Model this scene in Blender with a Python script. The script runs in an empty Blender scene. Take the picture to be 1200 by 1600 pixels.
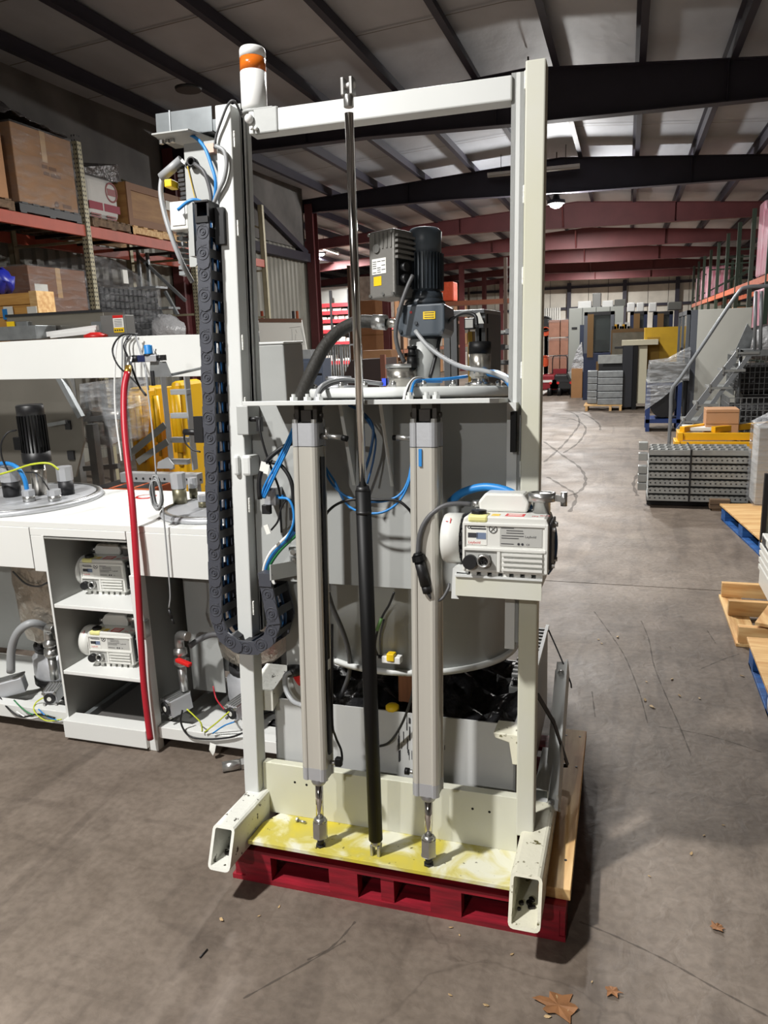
import bpy, bmesh, math, random
from mathutils import Vector, Matrix
R = math.radians
rnd = random.Random(7)
S = bpy.context.scene
COL = S.collection
# ------------------------------------------------------------------ camera
F_PX, PITCH, ROLL, VPX, CAM_H = 1185.0, R(12.8), R(2.2), 390.0, 1.62
_yaw = math.atan(VPX / math.hypot(F_PX, F_PX * math.tan(PITCH)))
FW = Vector((-math.sin(_yaw) * math.cos(PITCH), math.cos(_yaw) * math.cos(PITCH), -math.sin(PITCH)))
_rt = Vector((math.cos(_yaw), math.sin(_yaw), 0)); _up = _rt.cross(FW)
CR = _rt * math.cos(ROLL) - _up * math.sin(ROLL)
CU = _up * math.cos(ROLL) + _rt * math.sin(ROLL)
CO = Vector((0, 0, CAM_H))
cd = bpy.data.cameras.new('camera'); cam = bpy.data.objects.new('camera', cd); COL.objects.link(cam)
cam.matrix_world = Matrix(((CR.x, CU.x, -FW.x, CO.x), (CR.y, CU.y, -FW.y, CO.y), (CR.z, CU.z, -FW.z, CO.z), (0, 0, 0, 1)))
cd.sensor_fit = 'VERTICAL'; cd.sensor_height = 24.0; cd.lens = F_PX * 24.0 / 1600.0; cd.clip_end = 200; cd.clip_start = .05
S.camera = cam
# ------------------------------------------------------------------ world, exposure, lamps of the hall
w = bpy.data.worlds.new('world'); S.world = w; w.use_nodes = True
w.node_tree.nodes['Background'].inputs[0].default_value = (.75, .82, 1, 1)
w.node_tree.nodes['Background'].inputs[1].default_value = .03
S.view_settings.view_transform = 'Standard'; S.view_settings.look = 'None'
S.view_settings.gamma = 1; S.view_settings.use_curve_mapping = False
S.view_settings.exposure = 0.0
S.cycles.use_denoising = True
S.cycles.max_bounces = 6; S.cycles.diffuse_bounces = 3; S.cycles.glossy_bounces = 3
S.cycles.transmission_bounces = 4; S.cycles.transparent_max_bounces = 10
S.cycles.sample_clamp_indirect = 4.0; S.cycles.caustics_reflective = False; S.cycles.caustics_refractive = False
# (x, y, z, watts, disc radius): LED high bays under the ridge and left bay, some added unseen
LAMPS = [(-2.25, -.1, 4.45, 345, .11), (-1.65, 6.6, 4.5, 330, .16), (-1.5, 12.4, 4.52, 320, .16), (-1.62, 18.7, 4.45, 850, .15),  # the lamp behind the right post is added to brighten the aisle
         (-1.75, -6.5, 4.5, 400, .16), (-1.9, 27.6, 5.30, 800, .16), (-1.9, 33.8, 5.30, 800, .16), (-1.9, 46.0, 5.30, 1200, .16), (-11.5, 29.0, 4.95, 1800, .16)]  # far aisle and side bay lamps are added out of sight to brighten them

# ------------------------------------------------------------------ pixel helpers: a photo pixel on a known plane -> a point
def ray(x, y): return CR * ((x - 600) / F_PX) - CU * ((y - 800) / F_PX) + FW
def wy(x, y, Y): d = ray(x, y); return CO + d * (Y / d.y)
def wx(x, y, X): d = ray(x, y); return CO + d * (X / d.x)
def wz(x, y, Z=0.0): d = ray(x, y); return CO + d * ((Z - CAM_H) / d.z)
# the lifting machine leans back a little on its pallet: its own frame
TA = R(4.5); TO = Vector((-.67, 1.92, .15))
TY = Vector((0, math.cos(TA), -math.sin(TA))); TZ = Vector((0, math.sin(TA), math.cos(TA)))
def lv(x, y, v):
    d = ray(x, y); t = (TO + TY * v - CO).dot(TY) / d.dot(TY); q = CO + d * t - TO
    return Vector((q.x, q.dot(TY), q.dot(TZ)))
def tw(p): return TO + Vector((p[0], 0, 0)) + TY * p[1] + TZ * p[2]

# ------------------------------------------------------------------ materials
def srgb(c):
    return tuple(((v / 255) / 12.92 if v / 255 <= .04045 else ((v / 255 + .055) / 1.055) ** 2.4) for v in c) + (1,)
MATS = {}
def mat(name, rgb, rough=.5, metal=0.0, var=.0, scale=6.0, bump=0.0, bscale=None, rgb2=None, detail=5, contrast=(.35, .65),
        stretch=None, emit=0.0, alpha=1.0, trans=0.0, coat=0.0, bdist=.01):
    if name in MATS: return MATS[name]
    m = bpy.data.materials.new(name); m.use_nodes = True; nt = m.node_tree; N = nt.nodes; Lk = nt.links
    b = N['Principled BSDF']; c = srgb(rgb)
    b.inputs['Base Color'].default_value = c; b.inputs['Roughness'].default_value = rough; b.inputs['Metallic'].default_value = metal
    if coat: b.inputs['Coat Weight'].default_value = coat
    if trans: b.inputs['Transmission Weight'].default_value = trans
    if alpha < 1: b.inputs['Alpha'].default_value = alpha
    if emit: b.inputs['Emission Color'].default_value = c; b.inputs['Emission Strength'].default_value = emit
    if var or bump or rgb2:
        tc = N.new('ShaderNodeTexCoord'); mp = N.new('ShaderNodeMapping'); Lk.new(tc.outputs['Object'], mp.inputs[0])
        if stretch: mp.inputs['Scale'].default_value = stretch
    if var or rgb2:
        n = N.new('ShaderNodeTexNoise'); n.inputs['Scale'].default_value = scale; n.inputs['Detail'].default_value = detail
        Lk.new(mp.outputs[0], n.inputs['Vector'])
        r = N.new('ShaderNodeValToRGB'); r.color_ramp.elements[0].position = contrast[0]; r.color_ramp.elements[1].position = contrast[1]
        c2 = srgb(rgb2) if rgb2 else tuple(max(0, v * (1 - var)) for v in c[:3]) + (1,)
        r.color_ramp.elements[0].color = c2; r.color_ramp.elements[1].color = c
        Lk.new(n.outputs['Fac'], r.inputs[0]); Lk.new(r.outputs[0], b.inputs['Base Color'])
    if bump:
        n2 = N.new('ShaderNodeTexNoise'); n2.inputs['Scale'].default_value = bscale or scale * 4; n2.inputs['Detail'].default_value = 4
        Lk.new(mp.outputs[0], n2.inputs['Vector'])
        bp = N.new('ShaderNodeBump'); bp.inputs['Strength'].default_value = bump; bp.inputs['Distance'].default_value = bdist
        Lk.new(n2.outputs['Fac'], bp.inputs['Height']); Lk.new(bp.outputs[0], b.inputs['Normal'])
    MATS[name] = m
    return m
def film(name, tint=(168, 170, 174), opac=.25, scale=9.0, stretch=(1, 1, 4), bump=.9):
    """clear stretch film: mostly see-through, glossy wrinkles"""
    if name in MATS: return MATS[name]
    m = bpy.data.materials.new(name); m.use_nodes = True; nt = m.node_tree; N = nt.nodes; Lk = nt.links
    b = N['Principled BSDF']; b.inputs['Base Color'].default_value = srgb(tint); b.inputs['Roughness'].default_value = .16
    b.inputs['Specular IOR Level'].default_value = .9
    tc = N.new('ShaderNodeTexCoord'); mp = N.new('ShaderNodeMapping'); mp.inputs['Scale'].default_value = stretch
    Lk.new(tc.outputs['Object'], mp.inputs[0])
    n = N.new('ShaderNodeTexNoise'); n.inputs['Scale'].default_value = scale * .4; n.inputs['Detail'].default_value = 5; n.inputs['Distortion'].default_value = .6
    Lk.new(mp.outputs[0], n.inputs['Vector'])
    bp = N.new('ShaderNodeBump'); bp.inputs['Strength'].default_value = bump; bp.inputs['Distance'].default_value = .05
    Lk.new(n.outputs['Fac'], bp.inputs['Height']); Lk.new(bp.outputs[0], b.inputs['Normal'])
    r = N.new('ShaderNodeMapRange'); r.inputs[1].default_value = .4; r.inputs[2].default_value = .75
    r.inputs[3].default_value = opac * .35; r.inputs[4].default_value = min(1, opac * 1.3)
    Lk.new(n.outputs['Fac'], r.inputs[0]); Lk.new(r.outputs[0], b.inputs['Alpha'])
    MATS[name] = m
    return m

M_white = mat('painted_steel', (226, 226, 220), .42, var=.10, scale=3, bump=.03, bscale=60)
M_grey = mat('grey_painted_steel', (168, 170, 168), .45, var=.10, scale=4, bump=.03, bscale=60)
M_pump = mat('white_enamel', (216, 216, 211), .35)
M_alu = mat('anodised_aluminium', (198, 195, 186), .34, .3, var=.06, scale=2, stretch=(9, 9, .3))
M_caps = mat('cast_aluminium', (188, 190, 194), .42, .5, bump=.05, bscale=90)
M_chrome = mat('polished_rod', (215, 212, 208), .10, 1.0)
M_zinc = mat('zinc_plated', (190, 190, 188), .3, .9, var=.12, scale=30)
M_steel = mat('stainless_steel', (182, 178, 170), .26, .9, var=.14, scale=3, stretch=(1, 1, 14))
M_galv = mat('galvanised_steel', (150, 154, 156), .42, .6, var=.22, scale=14)
M_black = mat('black_plastic', (22, 22, 24), .45)
M_blackp = mat('black_paint', (13, 13, 14), .5)
M_blackp.node_tree.nodes['Principled BSDF'].inputs['Specular IOR Level'].default_value = .25
M_dark = mat('dark_steel', (48, 48, 50), .5, .4)
M_chain = mat('chain_plastic', (62, 64, 72), .52, bump=.05, bscale=80)
M_chaind = mat('chain_plastic_dark', (34, 35, 40), .55)
M_blue = mat('blue_hose', (40, 128, 200), .4)
M_blued = mat('dark_blue_hose', (26, 74, 120), .4)
M_greyc = mat('grey_cable', (150, 152, 154), .45)
M_dgreyc = mat('dark_grey_cable', (82, 82, 84), .5)
M_blackc = mat('black_cable', (20, 20, 22), .5)
M_whitec = mat('white_plastic', (232, 232, 230), .4)
M_yelc = mat('yellow_plastic', (228, 190, 26), .4)
M_yg = mat('yellow_green_wire', (190, 200, 50), .45)
M_green = mat('green_wire', (40, 120, 70), .5)
M_redp = mat('red_plastic', (205, 36, 34), .4)
M_rubber = mat('rubber_hose', (44, 42, 38), .65, var=.3, scale=20, bump=.25, bscale=120)
M_redhose = mat('red_hose', (178, 32, 48), .42, var=.08, scale=12)
M_orange = mat('amber_lens', (242, 124, 36), .2, trans=.25, coat=.4)
M_card = mat('cardboard', (166, 122, 80), .75, var=.14, scale=3, bump=.04)
M_cardl = mat('light_cardboard', (190, 142, 102), .75, var=.10, scale=3)
M_wood = mat('pine_wood', (222, 186, 130), .6, rgb2=(198, 150, 94), scale=3.2, stretch=(1, 9, 9), bump=.06, contrast=(.38, .62))
M_woody = mat('pine_board', (224, 188, 132), .6, rgb2=(190, 140, 84), scale=3.2, stretch=(9, 1, 9), bump=.06, contrast=(.38, .62))
M_woodd = mat('weathered_wood', (128, 104, 80), .75, rgb2=(92, 72, 54), scale=3, stretch=(1, 8, 8), bump=.1)
M_redw = mat('red_painted_wood', (150, 22, 40), .55, rgb2=(112, 16, 30), scale=6, stretch=(1, 8, 8), bump=.1)
M_bluew = mat('blue_painted_wood', (42, 98, 164), .6, rgb2=(30, 68, 124), scale=5, stretch=(1, 8, 8), bump=.08)
M_foil = mat('foil_jacket', (186, 178, 166), .34, .75, var=.2, scale=5, bump=.8, bscale=14, bdist=.03)
M_label = mat('paper_label', (226, 226, 220), .6)
M_labelg = mat('grey_label', (176, 176, 172), .5)
M_ink = mat('dark_ink', (50, 50, 54), .6)
M_inkr = mat('red_ink', (200, 30, 40), .5)
M_yellow = mat('yellow_steel', (236, 176, 20), .45, var=.12, scale=4)
M_film = film('stretch_film')
M_filmd = film('stretch_film_dense', tint=(215, 218, 222), opac=.45, scale=9)
M_bag = mat('black_bag', (34, 34, 36), .28, var=.3, scale=4, bump=1.0, bscale=7, bdist=.06)

# ------------------------------------------------------------------ mesh builder
BASE = {}
class MB:
    def __init__(s): s.v = []; s.f = []; s.sm = []; s.mi = []; s.cm = 0
    def add(s, vs, fs, smooth=False):
        o = len(s.v); s.v += [tuple(p) for p in vs]
        for f in fs: s.f.append([i + o for i in f]); s.sm.append(smooth); s.mi.append(s.cm)
        return s
    def box(s, x0, x1, y0, y1, z0, z1):
        vs = [(x, y, z) for z in (z0, z1) for y in (y0, y1) for x in (x0, x1)]
        return s.add(vs, [(0, 2, 3, 1), (4, 5, 7, 6), (0, 1, 5, 4), (2, 6, 7, 3), (0, 4, 6, 2), (1, 3, 7, 5)])
    def bar(s, p, q, a, b, up=(0, 0, 1)):
        """oriented box from p to q, a wide (sideways) and b high (along up)"""
        p = Vector(p); q = Vector(q); d = (q - p).normalized(); u = Vector(up)
        x = d.cross(u)
        if x.length < 1e-4: x = d.cross(Vector((1, 0, 0)))
        x.normalize(); u = x.cross(d).normalized()
        vs = [c + x * i * a / 2 + u * j * b / 2 for c in (p, q) for j in (-1, 1) for i in (-1, 1)]
        return s.add(vs, [(0, 2, 3, 1), (4, 5, 7, 6), (0, 1, 5, 4), (2, 6, 7, 3), (0, 4, 6, 2), (1, 3, 7, 5)])
    def cyl(s, p, q, r, r2=None, n=16, caps=True, smooth=True):
        p = Vector(p); q = Vector(q); r2 = r if r2 is None else r2
        d = (q - p).normalized(); x = d.orthogonal().normalized(); y = d.cross(x)
        vs = [c + (x * math.cos(t * 2 * math.pi / n) + y * math.sin(t * 2 * math.pi / n)) * rr for c, rr in ((p, r), (q, r2)) for t in range(n)]
        s.add(vs, [(i, (i + 1) % n, n + (i + 1) % n, n + i) for i in range(n)], smooth)
        if caps:
            s.add(vs[:n], [list(range(n))[::-1]]); s.add(vs[n:], [list(range(n))])
        return s
    def pipe(s, p, q, ro, ri, n=20):
        """open ring / hollow tube"""
        p = Vector(p); q = Vector(q); d = (q - p).normalized(); x = d.orthogonal().normalized(); y = d.cross(x)
        vs = [c + (x * math.cos(t * 2 * math.pi / n) + y * math.sin(t * 2 * math.pi / n)) * rr for c, rr in ((p, ro), (q, ro), (q, ri), (p, ri)) for t in range(n)]
        fs = [(k * n + i, k * n + (i + 1) % n, ((k + 1) % 4) * n + (i + 1) % n, ((k + 1) % 4) * n + i) for k in range(4) for i in range(n)]
        return s.add(vs, fs, True)
    def tube(s, pts, r, n=8, sub=5, closed=False):
        P = [Vector(p) for p in pts]
        if len(P) > 2 and sub > 1:
            Q = []
            for i in range(len(P) - 1):
                a = P[i - 1] if i else P[0] * 2 - P[1]; b = P[i]; c = P[i + 1]; e = P[i + 2] if i + 2 < len(P) else P[-1] * 2 - P[-2]
                for k in range(sub):
                    t = k / sub
                    Q.append(.5 * ((2 * b) + (c - a) * t + (2 * a - 5 * b + 4 * c - e) * t * t + (3 * b - a - 3 * c + e) * t ** 3))
            Q.append(P[-1]); P = Q
        x = None; vs = []
        for i, p in enumerate(P):
            d = (P[min(i + 1, len(P) - 1)] - P[max(i - 1, 0)]).normalized()
            x = d.orthogonal().normalized() if x is None else (x - d * x.dot(d)).normalized()
            y = d.cross(x)
            vs += [p + (x * math.cos(t * 2 * math.pi / n) + y * math.sin(t * 2 * math.pi / n)) * r for t in range(n)]
        m = len(P)
        s.add(vs, [(k * n + i, k * n + (i + 1) % n, (k + 1) * n + (i + 1) % n, (k + 1) * n + i) for k in range(m - 1) for i in range(n)], True)
        s.add(vs[:n], [list(range(n))[::-1]]); s.add(vs[-n:], [list(range(n))])
        return s
    def lathe(s, prof, c=(0, 0, 0), ax='z', n=24, smooth=True):
        c = Vector(c); vs = []
        for r, z in prof:
            for t in range(n):
                a, b = r * math.cos(t * 2 * math.pi / n), r * math.sin(t * 2 * math.pi / n)
                vs.append(c + Vector({'z': (a, b, z), 'x': (z, a, b), 'y': (a, z, -b)}[ax]))
        m = len(prof)
        s.add(vs, [(k * n + i, k * n + (i + 1) % n, (k + 1) * n + (i + 1) % n, (k + 1) * n + i) for k in range(m - 1) for i in range(n)], smooth)
        if prof[0][0] > 1e-5: s.add(vs[:n], [list(range(n))[::-1]])
        if prof[-1][0] > 1e-5: s.add(vs[-n:], [list(range(n))])
        return s
    def prism(s, poly, ax, a, b):
        """poly: 2-D outline in the plane across ax ('x': (y,z), 'y': (x,z), 'z': (x,y)), swept from a to b"""
        def P(u, v, t): return {'x': (t, u, v), 'y': (u, t, v), 'z': (u, v, t)}[ax]
        n = len(poly); vs = [P(u, v, a) for u, v in poly] + [P(u, v, b) for u, v in poly]
        return s.add(vs, [list(range(n))[::-1], list(range(n, 2 * n))] + [(i, (i + 1) % n, n + (i + 1) % n, n + i) for i in range(n)])
    def ball(s, c, r, n=12, sc=(1, 1, 1)):
        m = n // 2; vs = []
        for j in range(m + 1):
            for i in range(n):
                t, f = j * math.pi / m, i * 2 * math.pi / n
                vs.append((c[0] + r * sc[0] * math.sin(t) * math.cos(f), c[1] + r * sc[1] * math.sin(t) * math.sin(f), c[2] + r * sc[2] * math.cos(t)))
        return s.add(vs, [(j * n + i, (j + 1) * n + i, (j + 1) * n + (i + 1) % n, j * n + (i + 1) % n) for j in range(m) for i in range(n)], True)
    def quad(s, a, b, c, d): return s.add([a, b, c, d], [(0, 1, 2, 3)])
    def build(s, name, m, parent=None, bevel=0.0, seg=2, loc=None, subd=0):
        b = BASE.get(parent.name if parent else '', Vector((0, 0, 0)))
        if loc is not None: b = Vector(loc)
        me = bpy.data.meshes.new(name)
        me.from_pydata([tuple(Vector(p) - b) for p in s.v], [], s.f)
        for x in (m if isinstance(m, (list, tuple)) else [m]): me.materials.append(x)
        me.polygons.foreach_set('use_smooth', s.sm)
        me.polygons.foreach_set('material_index', s.mi)
        bm = bmesh.new(); bm.from_mesh(me); bmesh.ops.remove_doubles(bm, verts=bm.verts, dist=1e-5)
        bmesh.ops.recalc_face_normals(bm, faces=bm.faces); bm.to_mesh(me); bm.free()
        o = bpy.data.objects.new(name, me); COL.objects.link(o)
        if parent: o.parent = parent
        elif loc is not None: o.location = loc
        BASE[o.name] = b
        if bevel:
            md = o.modifiers.new('bevel', 'BEVEL'); md.width = bevel; md.segments = seg; md.limit_method = 'ANGLE'; md.angle_limit = R(40)
        return o
def box(*a): return MB().box(*a)
def thing(name, label, cat, base=(0, 0, 0), group=None, lean=False, rz=0.0):
    """an Empty at the base of a thing; its parts are built in the same coordinates as base"""
    o = bpy.data.objects.new(name, None); o.empty_display_size = .1; COL.objects.link(o)
    b = Vector(base)
    if lean: o.location = tw(b); o.rotation_euler = (-TA, 0, 0)
    else: o.location = b; o.rotation_euler = (0, 0, rz)
    o['label'] = label; o['category'] = cat
    if group: o['group'] = group
    BASE[o.name] = b
    return o
ORD = ('first second third fourth fifth sixth seventh eighth ninth tenth eleventh twelfth thirteenth fourteenth fifteenth sixteenth seventeenth eighteenth '
       'nineteenth twentieth twenty-first twenty-second twenty-third twenty-fourth twenty-fifth twenty-sixth twenty-seventh twenty-eighth twenty-ninth thirtieth').split()
def tag(o, label, cat, group=None, kind=None):
    o['label'] = label; o['category'] = cat
    if group: o['group'] = group
    if kind: o['kind'] = kind
    return o
def struct(o): o['kind'] = 'structure'; return o
def kids(o): return [c for c in COL.objects if c.parent is o]
def copy_thing(root, loc=None, label=None, group=None, rot=None):
    def cp(o, par):
        c = o.copy(); COL.objects.link(c)
        if par: c.parent = par
        BASE[c.name] = BASE.get(o.name, Vector())
        for k in CH.get(o.name, []): cp(k, c)
        return c
    CH = {}
    for x in COL.objects:
        if x.parent: CH.setdefault(x.parent.name, []).append(x)
    c = cp(root, None)
    if loc is not None: c.location = loc
    if rot is not None: c.rotation_euler = rot
    if label: c['label'] = label
    if group: c['group'] = group
    return c
def text_mesh(name, txt, size, m, parent, mtx):
    """flat printed lettering as a mesh: mtx places the text plane in the parent's coordinates"""
    cu = bpy.data.curves.new(name, 'FONT'); cu.body = txt; cu.size = size; cu.extrude = .0002; cu.resolution_u = 2
    t = bpy.data.objects.new('tmp', cu); COL.objects.link(t)
    dg = bpy.context.evaluated_depsgraph_get(); me = bpy.data.meshes.new_from_object(t.evaluated_get(dg))
    bpy.data.objects.remove(t); bpy.data.curves.remove(cu)
    me.name = name; me.transform(mtx); me.materials.clear(); me.materials.append(m)
    o = bpy.data.objects.new(name, me); COL.objects.link(o); o.parent = parent
    return o
# ================================================================== THE HALL
def floor_material():
    m = bpy.data.materials.new('worn_concrete'); m.use_nodes = True; nt = m.node_tree; N = nt.nodes; L = nt.links
    b = N['Principled BSDF']; tc = N.new('ShaderNodeTexCoord')
    def noise(sc, det=6, dist=0.0, st=None, rot=0):
        mp = N.new('ShaderNodeMapping'); L.new(tc.outputs['Object'], mp.inputs[0])
        if st: mp.inputs['Scale'].default_value = st
        mp.inputs['Rotation'].default_value = (0, 0, rot)
        n = N.new('ShaderNodeTexNoise'); n.inputs['Scale'].default_value = sc; n.inputs['Detail'].default_value = det; n.inputs['Distortion'].default_value = dist
        L.new(mp.outputs[0], n.inputs['Vector']); return n
    def ramp(n, p0, c0, p1, c1):
        r = N.new('ShaderNodeValToRGB'); e = r.color_ramp.elements; e[0].position = p0; e[0].color = c0; e[1].position = p1; e[1].color = c1
        L.new(n.outputs[0], r.inputs[0]); return r
    def mixc(a, c, fac, mode='MULTIPLY'):
        x = N.new('ShaderNodeMix'); x.data_type = 'RGBA'; x.blend_type = mode; x.inputs[0].default_value = fac
        L.new(a.outputs[2] if a.bl_idname == 'ShaderNodeMix' else a.outputs[0], x.inputs[6]); L.new(c.outputs[0], x.inputs[7]); return x
    big = ramp(noise(.55, 6, .5), .35, srgb((112, 100, 90)), .65, srgb((136, 124, 112)))
    mid = ramp(noise(3.2, 8, 1.0), .38, (.66, .64, .62, 1), .62, (1, 1, 1, 1))
    fine = ramp(noise(38, 6), .36, (.68, .67, .66, 1), .60, (1, 1, 1, 1))
    streak = ramp(noise(2.2, 7, 1.2, (2.6, .35, 1), .5), .36, (.52, .5, .5, 1), .47, (1, 1, 1, 1))
    streak2 = ramp(noise(1.6, 8, 2.2, (.5, 3.2, 1), .25), .33, (.58, .56, .56, 1), .42, (1, 1, 1, 1))
    pale = ramp(noise(1.3, 7, .8), .62, (0, 0, 0, 1), .82, (.16, .14, .10, 1))
    a = mixc(big, mid, .75); a = mixc(a, fine, .6); a = mixc(a, streak, .45); a = mixc(a, streak2, .4); a = mixc(a, pale, .6, 'ADD')
    # hairline cracks
    mp = N.new('ShaderNodeMapping'); L.new(tc.outputs['Object'], mp.inputs[0]); mp.inputs['Scale'].default_value = (.45, .3, 1)
    wn = noise(1.6, 5); vm = N.new('ShaderNodeVectorMath'); vm.operation = 'MULTIPLY_ADD'; vm.inputs[1].default_value = (.5, .5, 0)
    L.new(wn.outputs['Color'], vm.inputs[0]); L.new(mp.outputs[0], vm.inputs[2])
    vo = N.new('ShaderNodeTexVoronoi'); vo.feature = 'DISTANCE_TO_EDGE'; vo.inputs['Scale'].default_value = 1.0; L.new(vm.outputs[0], vo.inputs['Vector'])
    cr = ramp(vo, .0005, (.55, .53, .52, 1), .003, (1, 1, 1, 1)); a = mixc(a, cr, .5)
    L.new(a.outputs[2], b.inputs['Base Color'])
    rr = N.new('ShaderNodeMapRange'); n = noise(2.4, 6); L.new(n.outputs[0], rr.inputs[0]); rr.inputs[3].default_value = .42; rr.inputs[4].default_value = .8
    L.new(rr.outputs[0], b.inputs['Roughness'])
    bp = N.new('ShaderNodeBump'); bp.inputs['Strength'].default_value = .35; bp.inputs['Distance'].default_value = .012
    n3 = noise(16, 8, .6); L.new(n3.outputs[0], bp.inputs['Height']); L.new(bp.outputs[0], b.inputs['Normal'])
    return m
M_floor = floor_material()
M_joint = mat('joint_filler', (40, 36, 34), .9)
XL, XR, YB, YF = -18.0, 7.6, -11.0, 52.0
fl = struct(box(XL, XR, YB, YF, -.3, -.03).build('floor', M_joint))
js = [YB, -1.15, 4.955, 11.06, 17.2, 23.3, 29.4, 35.5, 41.6, 47.7, YF]
for i in range(len(js) - 1):
    box(XL, XR, js[i] + .005, js[i + 1] - .005, -.2, 0).build('slab', M_floor, fl)

XRDG, ZR = -1.5, 5.62
def roof(x): return ZR - (.057 * (XRDG - x) if x < XRDG else .085 * (x - XRDG))
M_ceil = mat('insulation_facing', (198, 201, 208), .6, rgb2=(168, 171, 178), scale=.8, bump=.25, bscale=3.0, stretch=(1, .5, 1), bdist=.06)
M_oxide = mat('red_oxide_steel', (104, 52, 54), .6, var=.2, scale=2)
M_oxide_shade = mat('shaded_red_oxide_steel', (50, 47, 60), .6, var=.2, scale=2)  # same red oxide paint, with shade put into its colour
FR = [.1, 6.2, 12.3, 18.4, 24.5, 30.6, 36.7, 42.8, 48.9]
c = MB()
xs = [XL, -7.7, XRDG, 3, XR]
ys = [YB] + FR + [YF]
for i in range(len(xs) - 1):                       # the blanket sags a little between frames
    for j in range(len(ys) - 1):
        n = 5
        for k in range(n):
            y0 = ys[j] + (ys[j + 1] - ys[j]) * k / n; y1 = ys[j] + (ys[j + 1] - ys[j]) * (k + 1) / n
            s0 = .05 * math.sin(math.pi * k / n); s1 = .05 * math.sin(math.pi * (k + 1) / n)
            c.add([(xs[i], y0, roof(xs[i]) - s0), (xs[i + 1], y0, roof(xs[i + 1]) - s0), (xs[i + 1], y1, roof(xs[i + 1]) - s1), (xs[i], y1, roof(xs[i]) - s1)], [(0, 1, 2, 3)], True)
ceil = struct(c.build('ceiling', M_ceil))
# tape seams of the insulation blankets, across the bays
for y in [v + o for v in FR for o in (1.25, 2.6, 4.1)]:
    if y > 20: continue
    sm = MB()
    for x0, x1 in ((-7.6, XRDG), (XRDG, 5)):
        sm.add([(x0, y, roof(x0) - .075), (x1, y, roof(x1) - .075), (x1, y + .025, roof(x1) - .075), (x0, y + .025, roof(x0) - .075)], [(0, 1, 2, 3)])
    sm.build('blanket_seam', mat('seam_tape', (120, 116, 112), .6), ceil)
# purlins along the hall (Z sections)
for k in range(-12, 8):
    x = .06 + 1.17 * k
    if x < -15.5 or x > 6.6: continue
    z = roof(x) - .06
    p = MB().bar((x, YB, z - .11), (x, YF, z - .11), .022, .2)
    p.bar((x + .035, YB, z - .205), (x + .035, YF, z - .205), .09, .012); p.bar((x - .03, YB, z - .012), (x - .03, YF, z - .012), .07, .01)
    struct(p.build('purlin', M_oxide_shade))
def rafter(y, m):
    def bot(x): return min(4.60 - .03 * min(x, 0) if x > -8 else 4.85, roof(x) - .55)
    X = [XL, -12, -7.7, -4, XRDG, 1.5, 4.5, XR]
    top = [(x, roof(x) - .26) for x in X]; bt = [(x, bot(x)) for x in X]
    r = MB().prism(bt + top[::-1], 'y', y - .008, y + .008)
    for ln, w, t in ((bt, .2, .016), (top, .2, .016)):
        for a, b in zip(ln[:-1], ln[1:]): r.bar((a[0], y, a[1]), (b[0], y, b[1]), w, t, up=(0, 0, 1))
    for x in (-5.0, -1.95, 1.2, 3.6):
        r.box(x - .006, x + .006, y - .1, y + .1, bot(x) + .01, roof(x) - .27)
    struct(r.build('rafter', m))
for i, y in enumerate(FR): rafter(y, M_oxide if i > 3 else M_oxide_shade)  # near rafters take the shade-darkened tone of the same paint
# flange braces seen under the far rafters
for y in FR[4:]:
    x = -1.9
    struct(MB().bar((x, y - .02, 4.66), (x, y - .6, 5.25), .05, .05).build('flange_brace', M_oxide))
def column(x, y, m):
    cmb = box(x - .1, x + .1, y - .16, y - .145, 0, 4.9); cmb.box(x - .1, x + .1, y + .145, y + .16, 0, 4.9); cmb.box(x - .008, x + .008, y - .15, y + .15, 0, 4.9)
    cmb.box(x - .16, x + .16, y - .2, y + .2, 0, .025)
    struct(cmb.build('column', m))
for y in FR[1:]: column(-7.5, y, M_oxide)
for y in FR[1:]: column(6.9, y, M_oxide_shade)
# walls
M_corr = mat('corrugated_sheet', (158, 156, 146), .5, .1, var=.16, scale=2)
M_corrd = mat('wall_lining', (122, 119, 116), .7, rgb2=(92, 90, 88), scale=1.2)
wl = MB(); n = 0; y = YB; prof = []
while y < 18.3:
    prof += [(y, 0), (y + .10, 0), (y + .13, .035), (y + .20, .035)]; y += .23
for (ya, da), (yb, db) in zip(prof[:-1], prof[1:]): wl.quad((-7.7 + da, ya, 0), (-7.7 + db, yb, 0), (-7.7 + db, yb, 3.85), (-7.7 + da, ya, 3.85))
wl.box(-7.85, -7.72, YB, 18.3, 0, 5.4)
wall_l = struct(wl.build('wall_left', M_corr))
box(-7.72, -7.66, YB, 18.3, 3.86, 5.3).build('lining', M_corrd, wall_l)
box(-7.66, -7.5, YB, 18.3, 3.55, 3.75).build('girt', M_oxide_shade, wall_l)
MB().bar((-7.58, 14.3, 4.95), (-7.58, 18.2, 3.75), .08, .14).build('knee_brace', M_oxide_shade, wall_l)
struct(box(-18.2, -7.85, 18.3, 18.4, 0, 5.3).build('wall_annex', M_corrd))
struct(box(XL - .2, XL, 18.3, YF, 0, 5.2).build('wall_side', M_corrd))
struct(box(XR, XR + .2, YB, YF, 0, 5.2).build('wall_right', mat('right_wall_panel', (176, 170, 160), .7, var=.15, scale=1)))
struct(box(-8, XR, YB - .2, YB, 0, 5.8).build('wall_front', M_corrd))
M_wallb = mat('far_wall_panel', (216, 210, 198), .7, var=.18, scale=1.5)
wb = struct(box(XL, XR, YF + .06, YF + .2, 0, 5.7).build('wall_back', M_joint))
x = XL
while x < XR - .1:
    box(x + .01, min(x + 1.18, XR), YF, YF + .06, 0, 5.4).build('panel', M_wallb, wb); x += 1.2
for z in (3.05, 4.35): box(XL, XR, YF - .14, YF, z, z + .16).build('girt', M_oxide_shade, wb)
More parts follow.
